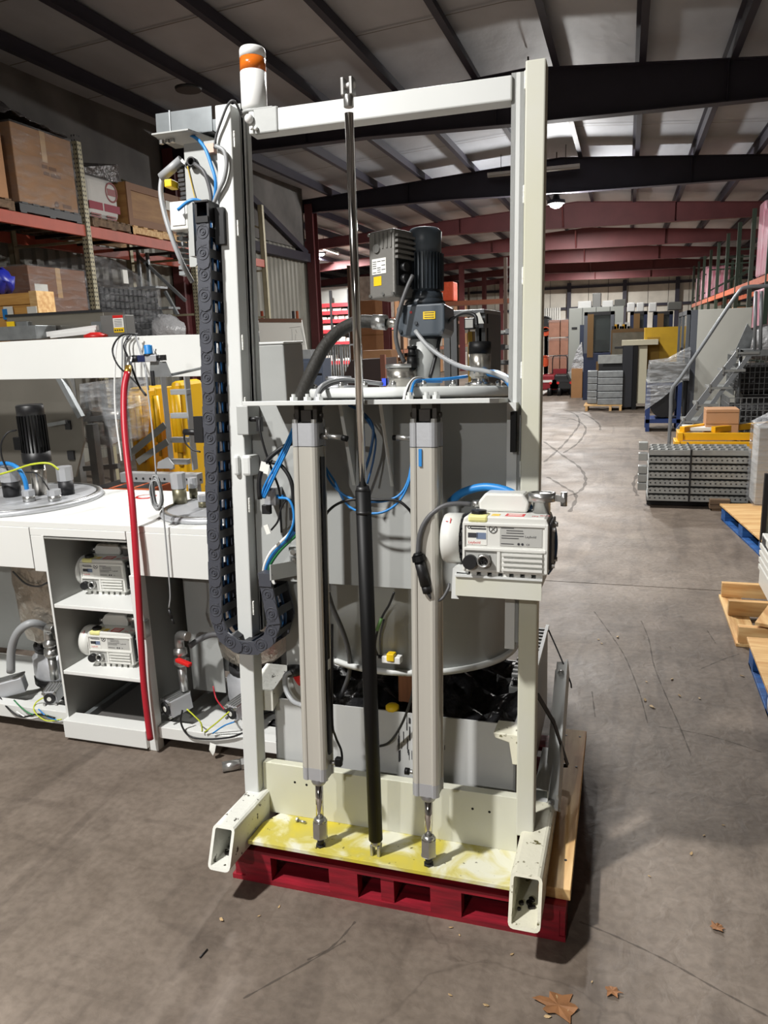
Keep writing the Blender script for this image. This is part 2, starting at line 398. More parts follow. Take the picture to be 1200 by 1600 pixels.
for x in (-3.6, -.2, 2.9): box(x - .12, x + .12, YF - .3, YF - .12, 0, 4.7).build('post', M_oxide_shade, wb)
# ------------------------------------------------------------------ lamps
M_glow = mat('lamp_lens', (255, 252, 244), .3, emit=40)
M_tube = mat('lit_tube', (255, 250, 235), .3, emit=8)
LB = ['round high bay lamp above and left of the lifting machine', 'round high bay lamp hung over the aisle behind the lifting machine', 'added round lamp hidden behind the right post', 'bright round high bay lamp seen beside the right post',
      'round high bay lamp nearest the front wall of the hall', 'added round lamp hidden above and behind the first red rafter', 'added round lamp hidden above and behind the second red rafter', 'added unseen round lamp farthest down the aisle', 'added unseen round lamp over the side bay with red shelving']
for (x, y, z, wat, rad), lab in zip(LAMPS, LB):
    t = thing('high_bay_lamp', lab, 'lamp', (x, y, z))
    MB().lathe([(.05, .22), (.07, .2), (.09, .12), (rad + .05, .10), (rad + .06, .03), (rad + .03, .02)], (x, y, z), n=24).build('housing', M_dark, t)
    MB().lathe([(rad, .02), (rad * .8, -.03), (rad * .4, -.06), (0, -.07)], (x, y, z), n=20).build('lens', M_glow, t)
    MB().cyl((x, y, z + .2), (x, y, max(roof(x) - .05, z + .3)), .012, n=8).build('hanger', M_dark, t)
    ld = bpy.data.lights.new('high_bay_light', 'POINT' if abs(y - 18.7) < .1 else 'AREA')
    if ld.type == 'AREA': ld.shape = 'DISK'; ld.size = rad * 2
    else: ld.shadow_soft_size = rad
    ld.energy = wat; ld.color = (1, .985, .955)
    lo = bpy.data.objects.new('high_bay_light', ld); COL.objects.link(lo); lo.parent = t; lo.location = (0, 0, -.09)
def strip(name, lab, p, q, lit, w=.12):
    t = thing(name, lab, 'lamp', p)
    p = Vector(p); q = Vector(q)
    for k in (.15, .85): h = p + (q - p) * k; MB().cyl(h, (h.x, h.y, roof(h.x) - .04), .008, n=6).build('hanger', M_dark, t)
    MB().bar(p, q, w, .06).build('tray', mat('lamp_tray', (206, 202, 196), .5), t)
    for s in (-.03, .03): MB().cyl(p + Vector((0, s, -.045)), q + Vector((0, s, -.045)), .016, n=8).build('tube', M_tube if lit else mat('unlit_tube', (210, 206, 200), .3), t)
a = wy(762, 273, 18.1); b = wy(906, 253, 18.1); strip('strip_lamp', 'unlit white strip lamp crossing behind the right post', a, (b.x, 18.1, a.z), False)
a = wy(502, 386, 25); b = wy(528, 395, 25); strip('strip_lamp', 'lit strip lamp above the red shelving in the side bay', a, b, True, .2)
tag(MB().lathe([(.14, 0), (.15, .03), (.05, .06)], (wy(294, 134, 8.2) - Vector((0, 0, .05))), n=16).build('ceiling_disc', M_dark), 'small dark round vent on the ceiling near the beacon', 'vent')

# tyre marks and long scuffs on the slabs
M_mark = mat('tyre_mark', (58, 52, 48), .8, var=.4, scale=30, alpha=.34)
def mark(pix, w_=.03):
    P = [wz(px, py, .0008) for px, py in pix]; Q = []
    for i in range(len(P) - 1):
        a = P[max(i - 1, 0)]; b = P[i]; c = P[i + 1]; e = P[min(i + 2, len(P) - 1)]
        for k in range(8):
            t = k / 8; Q.append(.5 * ((2 * b) + (c - a) * t + (2 * a - 5 * b + 4 * c - e) * t * t + (3 * b - a - 3 * c + e) * t ** 3))
    Q.append(P[-1]); m = MB()
    for i in range(len(Q)):
        d = (Q[min(i + 1, len(Q) - 1)] - Q[max(i - 1, 0)]).normalized(); n = Vector((-d.y, d.x, 0)) * w_ * (.5 + .3 * math.sin(i * 1.7))
        m.v += [tuple(Q[i] - n), tuple(Q[i] + n)]
        if i: m.f.append([2 * i - 2, 2 * i - 1, 2 * i + 1, 2 * i]); m.sm.append(False); m.mi.append(0)
    m.build('tyre_mark', M_mark, fl)
for pix in ([(850, 690), (880, 712), (905, 730), (915, 750), (905, 768), (870, 780), (850, 790)], [(850, 722), (875, 700), (893, 680), (905, 662), (900, 648), (880, 640)], [(856, 640), (890, 642), (915, 648), (935, 662), (938, 672)],
            [(862, 650), (895, 655), (915, 668), (905, 690), (880, 708)], [(855, 745), (880, 760), (900, 775), (890, 800)], [(1000, 735), (990, 755), (996, 775)]): mark(pix, .03)
for pix in ([(928, 955), (950, 985), (972, 1018), (985, 1045), (1000, 1085), (1012, 1130)], [(1002, 970), (1014, 1000), (1022, 1040), (1042, 1090), (1060, 1130), (1080, 1180)], [(925, 1080), (930, 1120)], [(1105, 985), (1118, 1005)], [(1095, 1045), (1130, 1030), (1155, 1022)], [(1030, 1135), (1110, 1150), (1190, 1175)],
            [(480, 1500), (520, 1478), (555, 1440)], [(380, 1560), (470, 1510), (540, 1470)], [(905, 1440), (960, 1462), (1040, 1500), (1120, 1545), (1200, 1588)]): mark(pix, .005)
# ================================================================== THE LIFTING MACHINE ON ITS PALLET
def spatter_plate():
    m = bpy.data.materials.new('yellowed_plate'); m.use_nodes = True; nt = m.node_tree; N = nt.nodes; L = nt.links
    b = N['Principled BSDF']; tc = N.new('ShaderNodeTexCoord')
    n = N.new('ShaderNodeTexNoise'); n.inputs['Scale'].default_value = 7; n.inputs['Detail'].default_value = 8; n.inputs['Distortion'].default_value = .8
    L.new(tc.outputs['Object'], n.inputs['Vector'])
    r = N.new('ShaderNodeValToRGB'); e = r.color_ramp.elements; e[0].position = .36; e[0].color = srgb((206, 188, 52)); e[1].position = .66; e[1].color = srgb((220, 219, 200))
    x = e.new(.52); x.color = srgb((192, 180, 84)); x = e.new(.57); x.color = srgb((206, 198, 134))
    # dirtier and yellower towards the wall at the back
    sp = N.new('ShaderNodeSeparateXYZ'); L.new(tc.outputs['Object'], sp.inputs[0])
    mr = N.new('ShaderNodeMapRange'); mr.inputs[1].default_value = -.1; mr.inputs[2].default_value = .05; mr.inputs[3].default_value = .07; mr.inputs[4].default_value = -.12
    L.new(sp.outputs['Y'], mr.inputs[0]); ad = N.new('ShaderNodeMath'); L.new(n.outputs[0], ad.inputs[0]); L.new(mr.outputs[0], ad.inputs[1]); L.new(ad.outputs[0], r.inputs[0])
    n2 = N.new('ShaderNodeTexNoise'); n2.inputs['Scale'].default_value = 34; n2.inputs['Detail'].default_value = 3; L.new(tc.outputs['Object'], n2.inputs['Vector'])
    r2 = N.new('ShaderNodeValToRGB'); r2.color_ramp.elements[0].position = .28; r2.color_ramp.elements[0].color = (.09, .08, .05, 1); r2.color_ramp.elements[1].position = .33; r2.color_ramp.elements[1].color = (1, 1, 1, 1)
    L.new(n2.outputs[0], r2.inputs[0]); mx = N.new('ShaderNodeMix'); mx.data_type = 'RGBA'; mx.blend_type = 'MULTIPLY'; mx.inputs[0].default_value = 1
    L.new(r.outputs[0], mx.inputs[6]); L.new(r2.outputs[0], mx.inputs[7]); L.new(mx.outputs[2], b.inputs['Base Color'])
    bp = N.new('ShaderNodeBump'); bp.inputs['Strength'].default_value = .4; bp.inputs['Distance'].default_value = .01; L.new(n.outputs[0], bp.inputs['Height']); L.new(bp.outputs[0], b.inputs['Normal'])
    b.inputs['Roughness'].default_value = .45
    return m
M_plate = spatter_plate()
M_foot = mat('spattered_steel', (220, 220, 212), .45, rgb2=(70, 66, 56), scale=46, contrast=(.33, .36), bump=.15, bscale=60)
M_footy = mat('yellowed_steel', (218, 215, 196), .45, rgb2=(96, 90, 54), scale=38, contrast=(.33, .38), bump=.15, bscale=60)
M_panw = mat('scuffed_pan_steel', (190, 191, 190), .42, var=.10, scale=3, stretch=(1, 1, .4))
M_frame = mat('frame_paint', (207, 209, 207), .42, var=.06, scale=3)
M_framey = mat('frame_paint_yellowed', (204, 204, 194), .45, rgb2=(200, 199, 176), scale=2.5)
M_weld = mat('weld_bead', (232, 232, 226), .5, bump=.5, bscale=150)

# ---- red pallet
t = thing('pallet', 'worn red wooden pallet under the lifting machine', 'pallet', (-.615, 2.39, 0))
PZ = .112
for y in (1.85, 2.02, 2.18, 2.34, 2.50, 2.66):
    box(-1.12, -.108, y - .045, y + .045, PZ - .016, PZ).build('board', M_redw, t)
for x in (-1.09, -.615, -.13): box(x - .02, x + .02, 1.81, 2.70, .016, PZ - .016).build('stringer', M_redw, t)
for x in (-1.03, -.75, -.44, -.17):
    box(x - .045, x + .045, 1.805, 1.845, .016, PZ - .016).build('block', M_redw, t)
for y in (1.85, 2.26, 2.66): box(-1.12, -.108, y - .045, y + .045, 0, .016).build('bottom_board', M_redw, t)
# ---- pine beam lying along the right side of the red pallet
t = thing('timber', 'long pale pine board lying along the right side of the red pallet', 'board', (-.15, 2.3, PZ))
box(-.185, -.098, 1.83, 2.71, PZ + .001, PZ + .035).build('plank', M_woody, t, bevel=.002)
for y in (1.95, 2.45, 2.66):
    for dx in (-.03, .02): MB().cyl((-.14 + dx, y, PZ + .035), (-.14 + dx, y, PZ + .0365), .004, n=8).build('nail_head', M_dark, t)

# ---- frame
t = thing('lift_machine', 'tall white steel lifting frame with hollow feet and yellow-stained base plate', 'machine frame', (0, .1, 0), lean=True)
lift = t
for x0, x1, nm in ((-.453, -.403, 'left'), (.411, .461, 'right')):
    MB().box(x0, x1, 0, .058, .07, 2.135).build('post', M_frame if nm == 'left' else M_framey, t, bevel=.004)
def rail(x0, x1, y0, z0, z1, slot):
    r = box(x0, x1, y0, y0 + .012, z0, z1)
    r.box(x0, x0 + .012, y0, y0 + .06, z0, z1).box(x1 - .012, x1, y0, y0 + .024, z0, z1).box(x1 - .012, x1, y0 + .036, y0 + .06, z0, z1)
    r.box(x0 + .012, x1 - .012, y0 + .05, y0 + .06, z0, z1)
    o = r.build('rail', M_frame, t)
    box(x1 - .011, x1 - .006, y0 + .022, y0 + .038, z0, z1).build('slot', M_blackp, o)
_a, _b = lv(361, 220, .05), lv(378, 220, .05); rail(_a.x, _b.x, .05, .60, 2.15, 1)
rail(.375, .409, .014, .64, 2.115, 1)
for x, zs in ((-.400, (.66, .98, 1.28, 1.46, 1.78, 2.02)), (.410, (.80, 1.10, 1.36, 1.60, 1.80, 2.07))):
    for z in zs:
        w_ = MB()
        w_.box(x - .0028, x + .0028, .006, .014, z, z + .045)
        w_.build('weld', M_weld, t, bevel=.0025)
box(-.352, .378, .004, .055, 2.048, 2.108).build('cross_beam', M_frame, t, bevel=.004)
# feet: hollow rectangular tubes, front end cut
def foot(x0, x1, z0, z1, m, side):
    rr = .014; w_ = .009
    def ring(ox, v_of_z):
        a, b, c2, d = x0 + ox, x1 - ox, z0 + ox, z1 - ox; r_ = max(rr - ox, .005); pts = []
        for cx, cz, s in ((b - r_, d - r_, 0), (a + r_, d - r_, 90), (a + r_, c2 + r_, 180), (b - r_, c2 + r_, 270)):
            for k in range(4):
                an = R(s + k * 30); pts.append((cx + r_ * math.cos(an), cz + r_ * math.sin(an)))
        return [(p[0], v_of_z(p[1]), p[1]) for p in pts]
    fr = lambda z: -.198 - (z1 - z) / (z1 - z0) * .045
    bk = lambda z: .34
    o0, i0, o1, i1 = ring(0, fr), ring(w_, fr), ring(0, bk), ring(w_, bk); n = len(o0)
    f = MB(); f.add(o0 + i0 + o1 + i1, [(i, (i + 1) % n, 2 * n + (i + 1) % n, 2 * n + i) for i in range(n)] +
                    [(n + i, 3 * n + i, 3 * n + (i + 1) % n, n + (i + 1) % n) for i in range(n)] +
                    [(i, n + i, n + (i + 1) % n, (i + 1) % n) for i in range(n)] + [(2 * n + i, 2 * n + (i + 1) % n, 3 * n + (i + 1) % n, 3 * n + i) for i in range(n)])
    o = f.build('foot', m, t)
    d = MB()
    for k in range(11):
        a, b = x0 + .018 + rnd.random() * (x1 - x0 - .04), -.18 + rnd.random() * .07; d.cyl((a, b, z0 + w_), (a, b, z0 + w_ + .006), .004 + rnd.random() * .004, n=8)
    d.build('debris', mat('loose_nuts', (52, 48, 46), .4, .6), o)
foot(-.452, -.380, -.040, .078, M_foot, -1)
foot(.424, .507, -.042, .088, M_footy, 1)
MB().prism([(-.375, -.135), (.423, -.135), (.423, .032), (-.345, .032), (-.375, -.03)], 'z', -.012, 0).build('base_plate', M_plate, t, bevel=.001)
MB().box(-.400, .411, .030, .036, 0, .168).box(-.400, .411, .036, .062, .162, .168).build('front_wall', M_framey, t, bevel=.001)
h_ = MB()
for x, z in ((-.29, .115), (-.25, .112), (.28, .115), (.33, .113), (.455, .10)): h_.cyl((x, .0295, z), (x, .031, z), .004, n=8)
h_.build('drilled_hole', M_blackp, t)
# brackets on the posts above the pan
MB().prism([(.058, .33), (.058, .40), (.20, .435), (.20, .395)], 'x', -.46, -.37).build('bracket', M_foot, t, bevel=.003)
MB().prism([(.36, .36), (.411, .36), (.411, .27), (.395, .27), (.385, .335), (.345, .345), (.34, .36)], 'y', .03, .12).build('bracket', M_footy, t, bevel=.002)
q = lv(378, 727, -.01)
for dx, w_ in ((-.028, .018), (.0, .030)): MB().box(q.x + dx, q.x + dx + w_, -.014, .05, q.z - .032, q.z + .030).build('clip', M_frame, t, bevel=.008)

# ---- things standing on the right side of the pallet
t = thing('steel_channel', 'white steel channel leaning on the right side of the pallet', 'channel', (-.19, 2.3, .14))
ct, cb_ = wy(887, 1042, 2.72), wy(872, 1256, 2.12); PZ_ = .15; cb_.z = max(cb_.z, PZ_); dC = (ct - cb_)
MB().bar(cb_, ct, .007, .075, up=(0, 1, 0)).bar(cb_ + Vector((-.02, -.036, 0)), ct + Vector((-.02, -.036, 0)), .045, .007, up=(0, 1, 0)).bar(cb_ + Vector((-.02, .036, 0)), ct + Vector((-.02, .036, 0)), .045, .007, up=(0, 1, 0)).build('channel', M_frame, t)
for k in (.05, .985): q = cb_ + dC * k + Vector((-.02, -.042, 0)); MB().cyl(q, q + Vector((0, -.012, 0)), .013, n=6).cyl(q + Vector((0, -.012, 0)), q + Vector((0, -.02, 0)), .008, n=8).build('bolt', M_zinc, t)
q = wy(856, 1245, 2.10); MB().pipe((q.x - .02, q.y, q.z), (q.x - .02, q.y + .25, q.z), .03, .026, 4).build('square_tube', M_frame, t)
t = thing('grille_box', 'grey steel box with slotted top grille behind the right post', 'box', (-.24, 2.6, .14))
g1 = wy(857, 978, 2.85); zt3_ = g1.z; yb_ = g1.y
MB().box(-.34, g1.x - .002, yb_ - .50, yb_, .15, zt3_ - .03).build('body', M_grey, t, bevel=.003); MB().box(-.335, g1.x - .01, yb_ - .49, yb_ - .01, zt3_ - .03, zt3_ - .028).build('dark_inside', M_blackp, t)
for k in range(14): y = yb_ - .03 - k * .033; MB().box(-.335, g1.x - .01, y - .008, y + .006, zt3_ - .01, zt3_).build('grille_bar', M_grey, t)
MB().box(g1.x - .01, g1.x + .002, yb_ - .5, yb_ + .002, zt3_ - .012, zt3_ + .004).build('edge', M_frame, t)
a_, b_, c_ = wy(840, 1086, 2.15), wy(866, 1130, 2.25), wy(887, 1196, 2.38)
tag(MB().bar(a_, b_, .004, .014).bar(b_, c_, .004, .014).bar(c_, c_ + Vector((-.04, .0, -.005)), .004, .014).build('black_strap', M_black, loc=tuple(c_)), 'black strap slanting down from the right post to the pine board', 'strap')
tag(MB().tube([wy(855, 980, 2.84), wy(872, 1018, 2.78), wy(890, 1062, 2.7), wy(893, 1075, 2.69)], .003, 6).build('cord', M_dgreyc, loc=tuple(wy(893, 1075, 2.69))), 'thin dark cord running down from the grille box past the steel channel', 'cord')

# ---- collecting pan behind
t = thing('drip_pan', 'grey open steel pan lined with black sheet between the frame posts', 'pan', (0, .4, .0), lean=True)
MB().box(-.385, .395, .100, .106, .03, .357).box(-.385, -.379, .100, .66, .03, .357).box(.389, .395, .1, .66, .03, .357).box(-.385, .395, .654, .66, .03, .357).box(-.385, .395, .1, .66, .03, .036).build('tray', M_panw, t)
g = MB(); n = 22
for j in range(n + 1):
    for i in range(n + 1):
        x = -.372 + .75 * i / n; y = .108 + .54 * j / n
        z = .30 + .05 * math.sin(i * .9 + j * .5) * math.sin(j * .6) + .02 * rnd.random() + .06 * (j / n)
        if j == 0: z = .335
        g.v.append((x, y, z))
for j in range(n):
    for i in range(n): g.f.append([j * (n + 1) + i, j * (n + 1) + i + 1, (j + 1) * (n + 1) + i + 1, (j + 1) * (n + 1) + i]); g.sm.append(True); g.mi.append(0)
g.build('liner', M_bag, t)
s_ = MB()
for k in range(46):
    x = .03 + rnd.random() * .15; z = .19 + rnd.random() * .14; s_.box(x, x + .001 + .003 * rnd.random(), .0992, .1, z, z + .01 + .03 * rnd.random())
s_.build('scrape_marks', M_ink, t)['kind'] = 'stuff'
# wooden prop and small yellow plug
t = thing('wooden_prop', 'reddish brown timber prop standing in the pan under the drum', 'timber', (.0, .2, .34), lean=True)
a = lv(622, 1047, .22); b = lv(660, 1112, .22); box(a.x, a.x + .075, .22, .29, .34, .495).build('block', mat('brown_timber', (150, 96, 58), .6, rgb2=(112, 68, 40), scale=4, stretch=(6, 6, 1)), t, bevel=.002)

# ---- mixing drum and its carriage
t = thing('mixing_drum', 'white round mixing drum hung from a grey carriage plate and shelf', 'mixing drum', (0, .42, .49), lean=True)
drum = t
DC, DR = (0, .425), .345
LZ = lv(640, 604, .07).z
MB().lathe([(DR - .02, .50), (DR, .50), (DR, LZ - .02)], (DC[0], DC[1], 0), n=64).build('drum_shell', M_grey, t)
MB().lathe([(DR - .01, .486), (DR + .012, .486), (DR + .012, .502), (DR - .005, .502)], (DC[0], DC[1], 0), n=64).build('rim', M_frame, t)
MB().lathe([(0, .487), (DR, .487)], (DC[0], DC[1], 0), n=48).build('drum_floor', M_dark, t)
MB().lathe([(DR + .02, LZ - .03), (DR + .022, LZ - .024), (DR + .022, LZ - .006), (DR + .016, LZ), (0, LZ)], (DC[0], DC[1], 0), n=64).build('lid', M_frame, t)
bl = MB()
for k in range(24):
    an = k * math.pi / 12 + .1; x, y = DC[0] + (DR - .01) * math.cos(an), DC[1] + (DR - .01) * math.sin(an)
    bl.cyl((x, y, LZ), (x, y, LZ + 0.013), .009, n=6); bl.cyl((x, y, LZ + 0.013), (x, y, LZ + 0.017), .006, n=6)
bl.build('lid_bolts', M_zinc, t)
MB().box(-.400, .372, .046, .056, .765, 1.30).build('carriage_plate', M_grey, t)
MB().box(-.41, -.372, -.03, .046, 1.215, 1.30).build('side_lug', M_grey, t, bevel=.003)
MB().prism([(-.318, -.163), (.355, -.163), (.375, -.14), (.375, .056), (-.318, .056)], 'z', 1.300, 1.312).build('shelf', M_frame, t, bevel=.001)
for x in (-.082, .035):
    MB().prism([(.046, 1.065), (.046, 1.30), (-.055, 1.30)], 'x', x, x + .010).build('gusset', M_frame, t)
MB().box(.372, .400, .01, .056, .62, 1.29).build('side_plate', M_frame, t, bevel=.002)
MB().box(.386, .400, -.02, .01, 1.17, 1.275).build('stop_block', M_blackp, t)
MB().box(.378, .402, -.03, .02, 1.278, 1.30).build('side_tab', M_frame, t)
nb = MB()
for x in (-.19, -.155, -.12, .14, .175, .21):
    nb.cyl((x, -.10 + .02 * math.sin(x * 80), 1.312), (x, -.10 + .02 * math.sin(x * 80), 1.322), .011, n=6)
    nb.cyl((x, -.10 + .02 * math.sin(x * 80), 1.322), (x, -.10 + .02 * math.sin(x * 80), 1.330), .006, n=8)
nb.build('shelf_bolts', M_frame, t)
# grey skirt below the plate at the left
MB().box(-.33, -.20, .085, .091, .36, .765).build('skirt_plate', M_grey, t)
# canisters on the lid
def canister(px0, px1, pyt, v, name, m, z0=LZ, cap=None):
    a = lv(px0, pyt, v); b = lv(px1, pyt, v); r = (b.x - a.x) / 2; cx = (a.x + b.x) / 2
    return cx, r, a.z
cx, r, z = canister(605, 652, 570, .36, '', M_steel)
o = MB().lathe([(r, LZ), (r, z - .012)], (cx, .36, 0), n=32).build('steel_can', M_steel, t)
MB().lathe([(r + .004, z - .012), (r + .004, z), (0, z)], (cx, .36, 0), n=32).build('can_lid', M_zinc, o)
a = lv(733, 535, .30); b = lv(767, 535, .30); cx = (a.x + b.x) / 2; r = (b.x - a.x) / 2; SNX = cx
o = MB().lathe([(r + .012, LZ), (r + .012, LZ + 0.010), (r * .8, LZ + 0.014), (r * .8, LZ + 0.028), (r * .95, LZ + 0.032), (r * .95, LZ + 0.048), (r, LZ + 0.053), (r, a.z - .03)], (cx, .30, 0), n=28).build('sensor_body', M_steel, t)
MB().lathe([(r + .001, a.z - .035), (r + .001, a.z), (0, a.z)], (cx, .30, 0), n=28).build('sensor_cap', M_blackp, o)
for px0, px1, py, v in ((652, 668, 520, .44), (668, 688, 560, .42)):
    a = lv(px0, py, v); b = lv(px1, py, v)
    MB().cyl(((a.x + b.x) / 2, v, LZ), ((a.x + b.x) / 2, v, a.z), (b.x - a.x) / 2, n=20).build('steel_pipe', M_steel, t)
# glass-like cable entry with black gland in front of the gear motor
a = lv(644, 560, .34); c_ = MB()
c_.cyl((a.x, .34, a.z - .03), (a.x, .34, a.z + .005), .017, n=10); c_.cyl((a.x, .34, a.z + .005), (a.x, .34, a.z + .03), .013, n=10); c_.cyl((a.x, .34, a.z + .03), (a.x, .34, a.z + .038), .016, n=10)
c_.build('cable_gland', M_blackp, t)
# hold-down clamp row and flange on the left of the lid
f = MB(); a = lv(520, 604, .30)
f.lathe([(.055, LZ), (.055, LZ + 0.010), (.03, LZ + 0.012), (.03, LZ + 0.028), (.042, LZ + 0.030), (.042, LZ + 0.040), (0, LZ + 0.040)], (a.x + .02, .30, 0), n=20)
f.build('flange', M_caps, t)

# ---- lift cylinders
def cyl_profile(cx, cy, h):
    """square barrel with rounded corner ribs and a flute on each side"""
    q = [(-1, -.62), (-.94, -.80), (-.80, -.94), (-.62, -1), (-.50, -.97), (-.46, -.90), (.46, -.90), (.50, -.97), (.62, -1), (.80, -.94), (.94, -.80)]
    out = []
    for k in range(4):
        c_, s__ = math.cos(k * math.pi / 2), math.sin(k * math.pi / 2)
        out += [(cx + h * (a * c_ - b * s__), cy + h * (a * s__ + b * c_)) for a, b in q]
    return out
def make_cylinder(cx, cy, label):
    t = thing('lift_cylinder', label, 'pneumatic cylinder', (cx, cy, 0), 'lift cylinders', lean=True)
    h = .038
    MB().prism(cyl_profile(cx, cy, h), 'z', .262, 1.188).build('barrel', M_alu, t)
    MB().prism(cyl_profile(cx, cy, h * .86), 'z', 1.188, 1.19).build('seal', M_dark, t)
    cap = MB().prism(cyl_profile(cx, cy, h * 1.01), 'z', 1.19, 1.252).build('head_cap', M_caps, t)
    s__ = MB()
    for a, b in ((-1, -1), (1, -1), (-1, 1), (1, 1)):
        s__.cyl((cx + a * h * .72, cy + b * h * .72, 1.252), (cx + a * h * .72, cy + b * h * .72, 1.262), .0085, n=10)
    s__.build('cap_screws', M_zinc, cap)
    MB().prism(cyl_profile(cx, cy, h * 1.01), 'z', .225, .262).lathe([(.019, .200), (.022, .206), (.022, .226)], (cx, cy, 0), n=16).build('rod_cap', M_caps, t)
    MB().cyl((cx, cy, .07), (cx, cy, .21), .0115, n=16).build('rod', M_chrome, t)
    nt_ = MB().lathe([(.0135, .092), (.017, .088), (.021, .080)], (cx, cy, 0), n=16).cyl((cx, cy, .030), (cx, cy, .080), .023, n=6, smooth=False).lathe([(.012, .026), (.022, .030)], (cx, cy, 0), n=16)
    nt_.build('coupling', M_zinc, t)
    MB().cyl((cx, cy, -.001), (cx, cy, .030), .010, n=12).cyl((cx, cy, 0), (cx, cy, .006), .015, n=6).build('stud', M_dark, t)
    cl = MB().box(cx - .034, cx - .020, cy - .02, cy + .02, 1.254, 1.300).box(cx + .020, cx + .034, cy - .02, cy + .02, 1.254, 1.300).box(cx - .016, cx + .016, cy - .018, cy + .018, 1.254, 1.287)
    cl.cyl((cx - .042, cy, 1.272), (cx + .042, cy, 1.272), .007, n=10).build('clevis', mat('blackened_steel', (74, 70, 66), .45, .6, var=.3, scale=30), t, bevel=.002)
    return t
CY = -.10
cl1 = make_cylinder(-.152, CY, 'left one of the two tall grey aluminium lift cylinders under the shelf')
cl2 = copy_thing(cl1, tw((.179, CY, 0)), 'tall grey aluminium lift cylinder beside the white vacuum pump')
BASE[cl2.name] = Vector((.179, CY, 0))
# blue print label on the right cylinder, air fittings
o = box(.168, .176, CY - .0385, CY - .0345, 1.14, 1.185).build('blue_label', M_blue, cl2); o['label'] = 'small blue label on the barrel'
f = MB().cyl((-.115, CY, 1.215), (-.095, CY, 1.215), .009, n=6).cyl((-.1, CY, 1.215), (-.055, CY, 1.212), .007, n=10).cyl((-.1, CY, 1.21), (-.1, CY, 1.24), .007, n=10)
f.build('elbow_fitting', M_zinc, cl1); MB().cyl((-.056, CY, 1.212), (-.040, CY, 1.208), .008, n=10).build('plug', M_blackp, cl1)
f = MB().cyl((.142, CY, 1.21), (.098, CY, 1.212), .008, n=10); f.build('elbow_fitting', M_zinc, cl2); MB().cyl((.098, CY, 1.212), (.088, CY, 1.212), .007, n=10).build('plug', M_blackp, cl2)
MB().cyl((-.114, CY, .270), (-.095, CY, .270), .007, n=10).build('fitting', M_zinc, cl1)
MB().box(-.098, -.078, CY - .009, CY + .009, .262, .288).build('elbow_plug', M_blackp, cl1, bevel=.003)
MB().cyl((.141, CY, .275), (.122, CY, .275), .006, n=10).build('fitting', M_zinc, cl2); MB().cyl((.124, CY, .275), (.112, CY, .275), .010, n=10).build('plug', M_blackp, cl2)
b_ = box(-.1145, -.109, CY - .014, CY + .004, .30, 1.16).build('sensor_strip', M_black, cl1)
box(-.1092, -.108, CY - .012, CY + .002, .555, .585).build('strip_tag', M_label, b_)

# ---- gas spring leaning in front, tied to the left cylinder
pb = Vector((.020, -.094, .0)); tp = lv(544, 140, -.235); d = (tp - pb)
def gs(k): return pb + d * k
t = thing('gas_spring', 'black gas spring with polished rod standing on the yellow-stained plate', 'gas spring', pb, lean=True)
L_ = d.length; kz = lambda py: None
mid = lv(566, 766, -.16)
km = (mid.z - pb.z) / d.z; kb = .05 / d.z
MB().cyl(gs(kb), gs(km), .0205, n=20).build('tube', M_blackp, t)
MB().cyl(gs(km - .002), gs(km + .006), .0205, .016, n=20).cyl(gs(km - .03), gs(km - .026), .0212, n=20).build('end_ring', M_black, t)
MB().cyl(gs(km), gs(.975), .0105, n=16).build('rod', M_chrome, t)
dn = d.normalized()
for k0, k1, sgn in ((kb, 0, -1), (.985, 1.012, 1)):
    a, b = gs(k0), gs(k1); ck = MB()
    ck.cyl(gs(k0 - .004 * sgn) if sgn > 0 else gs(k0 + .002), a + (b - a) * .35, .012 if sgn > 0 else .015, n=12)
    for s in (-1, 1): ck.bar(a + (b - a) * .3 + Vector((s * .0105, 0, 0)), b + Vector((s * .0105, 0, 0)), .009, .026, up=(0, 1, 0))
    ck.build('clevis', M_zinc, t, bevel=.002)
hk = MB(); a = gs(1.004)
hk.cyl(a + Vector((-.0165, 0, 0)), a + Vector((.0165, 0, 0)), .007, n=10).build('clevis_pin', M_whitec, t)
# white cable tie
zt = MB(); a = lv(500, 660, -.145); g = gs((lv(570, 657, -.18).z - pb.z) / d.z)
zt.tube([lv(415 + 55, 660, -.142), a, g + Vector((-.014, -.012, .003)), g + Vector((.014, -.012, .002)), lv(592, 661, -.2)], .0022, n=6)
zt.tube([lv(530, 669, -.1), g + Vector((-.012, 0, -.008))], .002, n=6)
for k in (-.004, .001, .006): zt.lathe([(.0115, k), (.0135, k + .002), (.0115, k + .004)], g, n=14)
tag(zt.build('cable_tie', M_whitec, loc=tw(g)), 'white plastic cable tie binding the gas spring to the left lift cylinder', 'cable tie')
o = COL.objects['cable_tie']; o.data.transform(Matrix.Translation(tw(g))); o.data.transform(Matrix.Translation(-tw(g)))

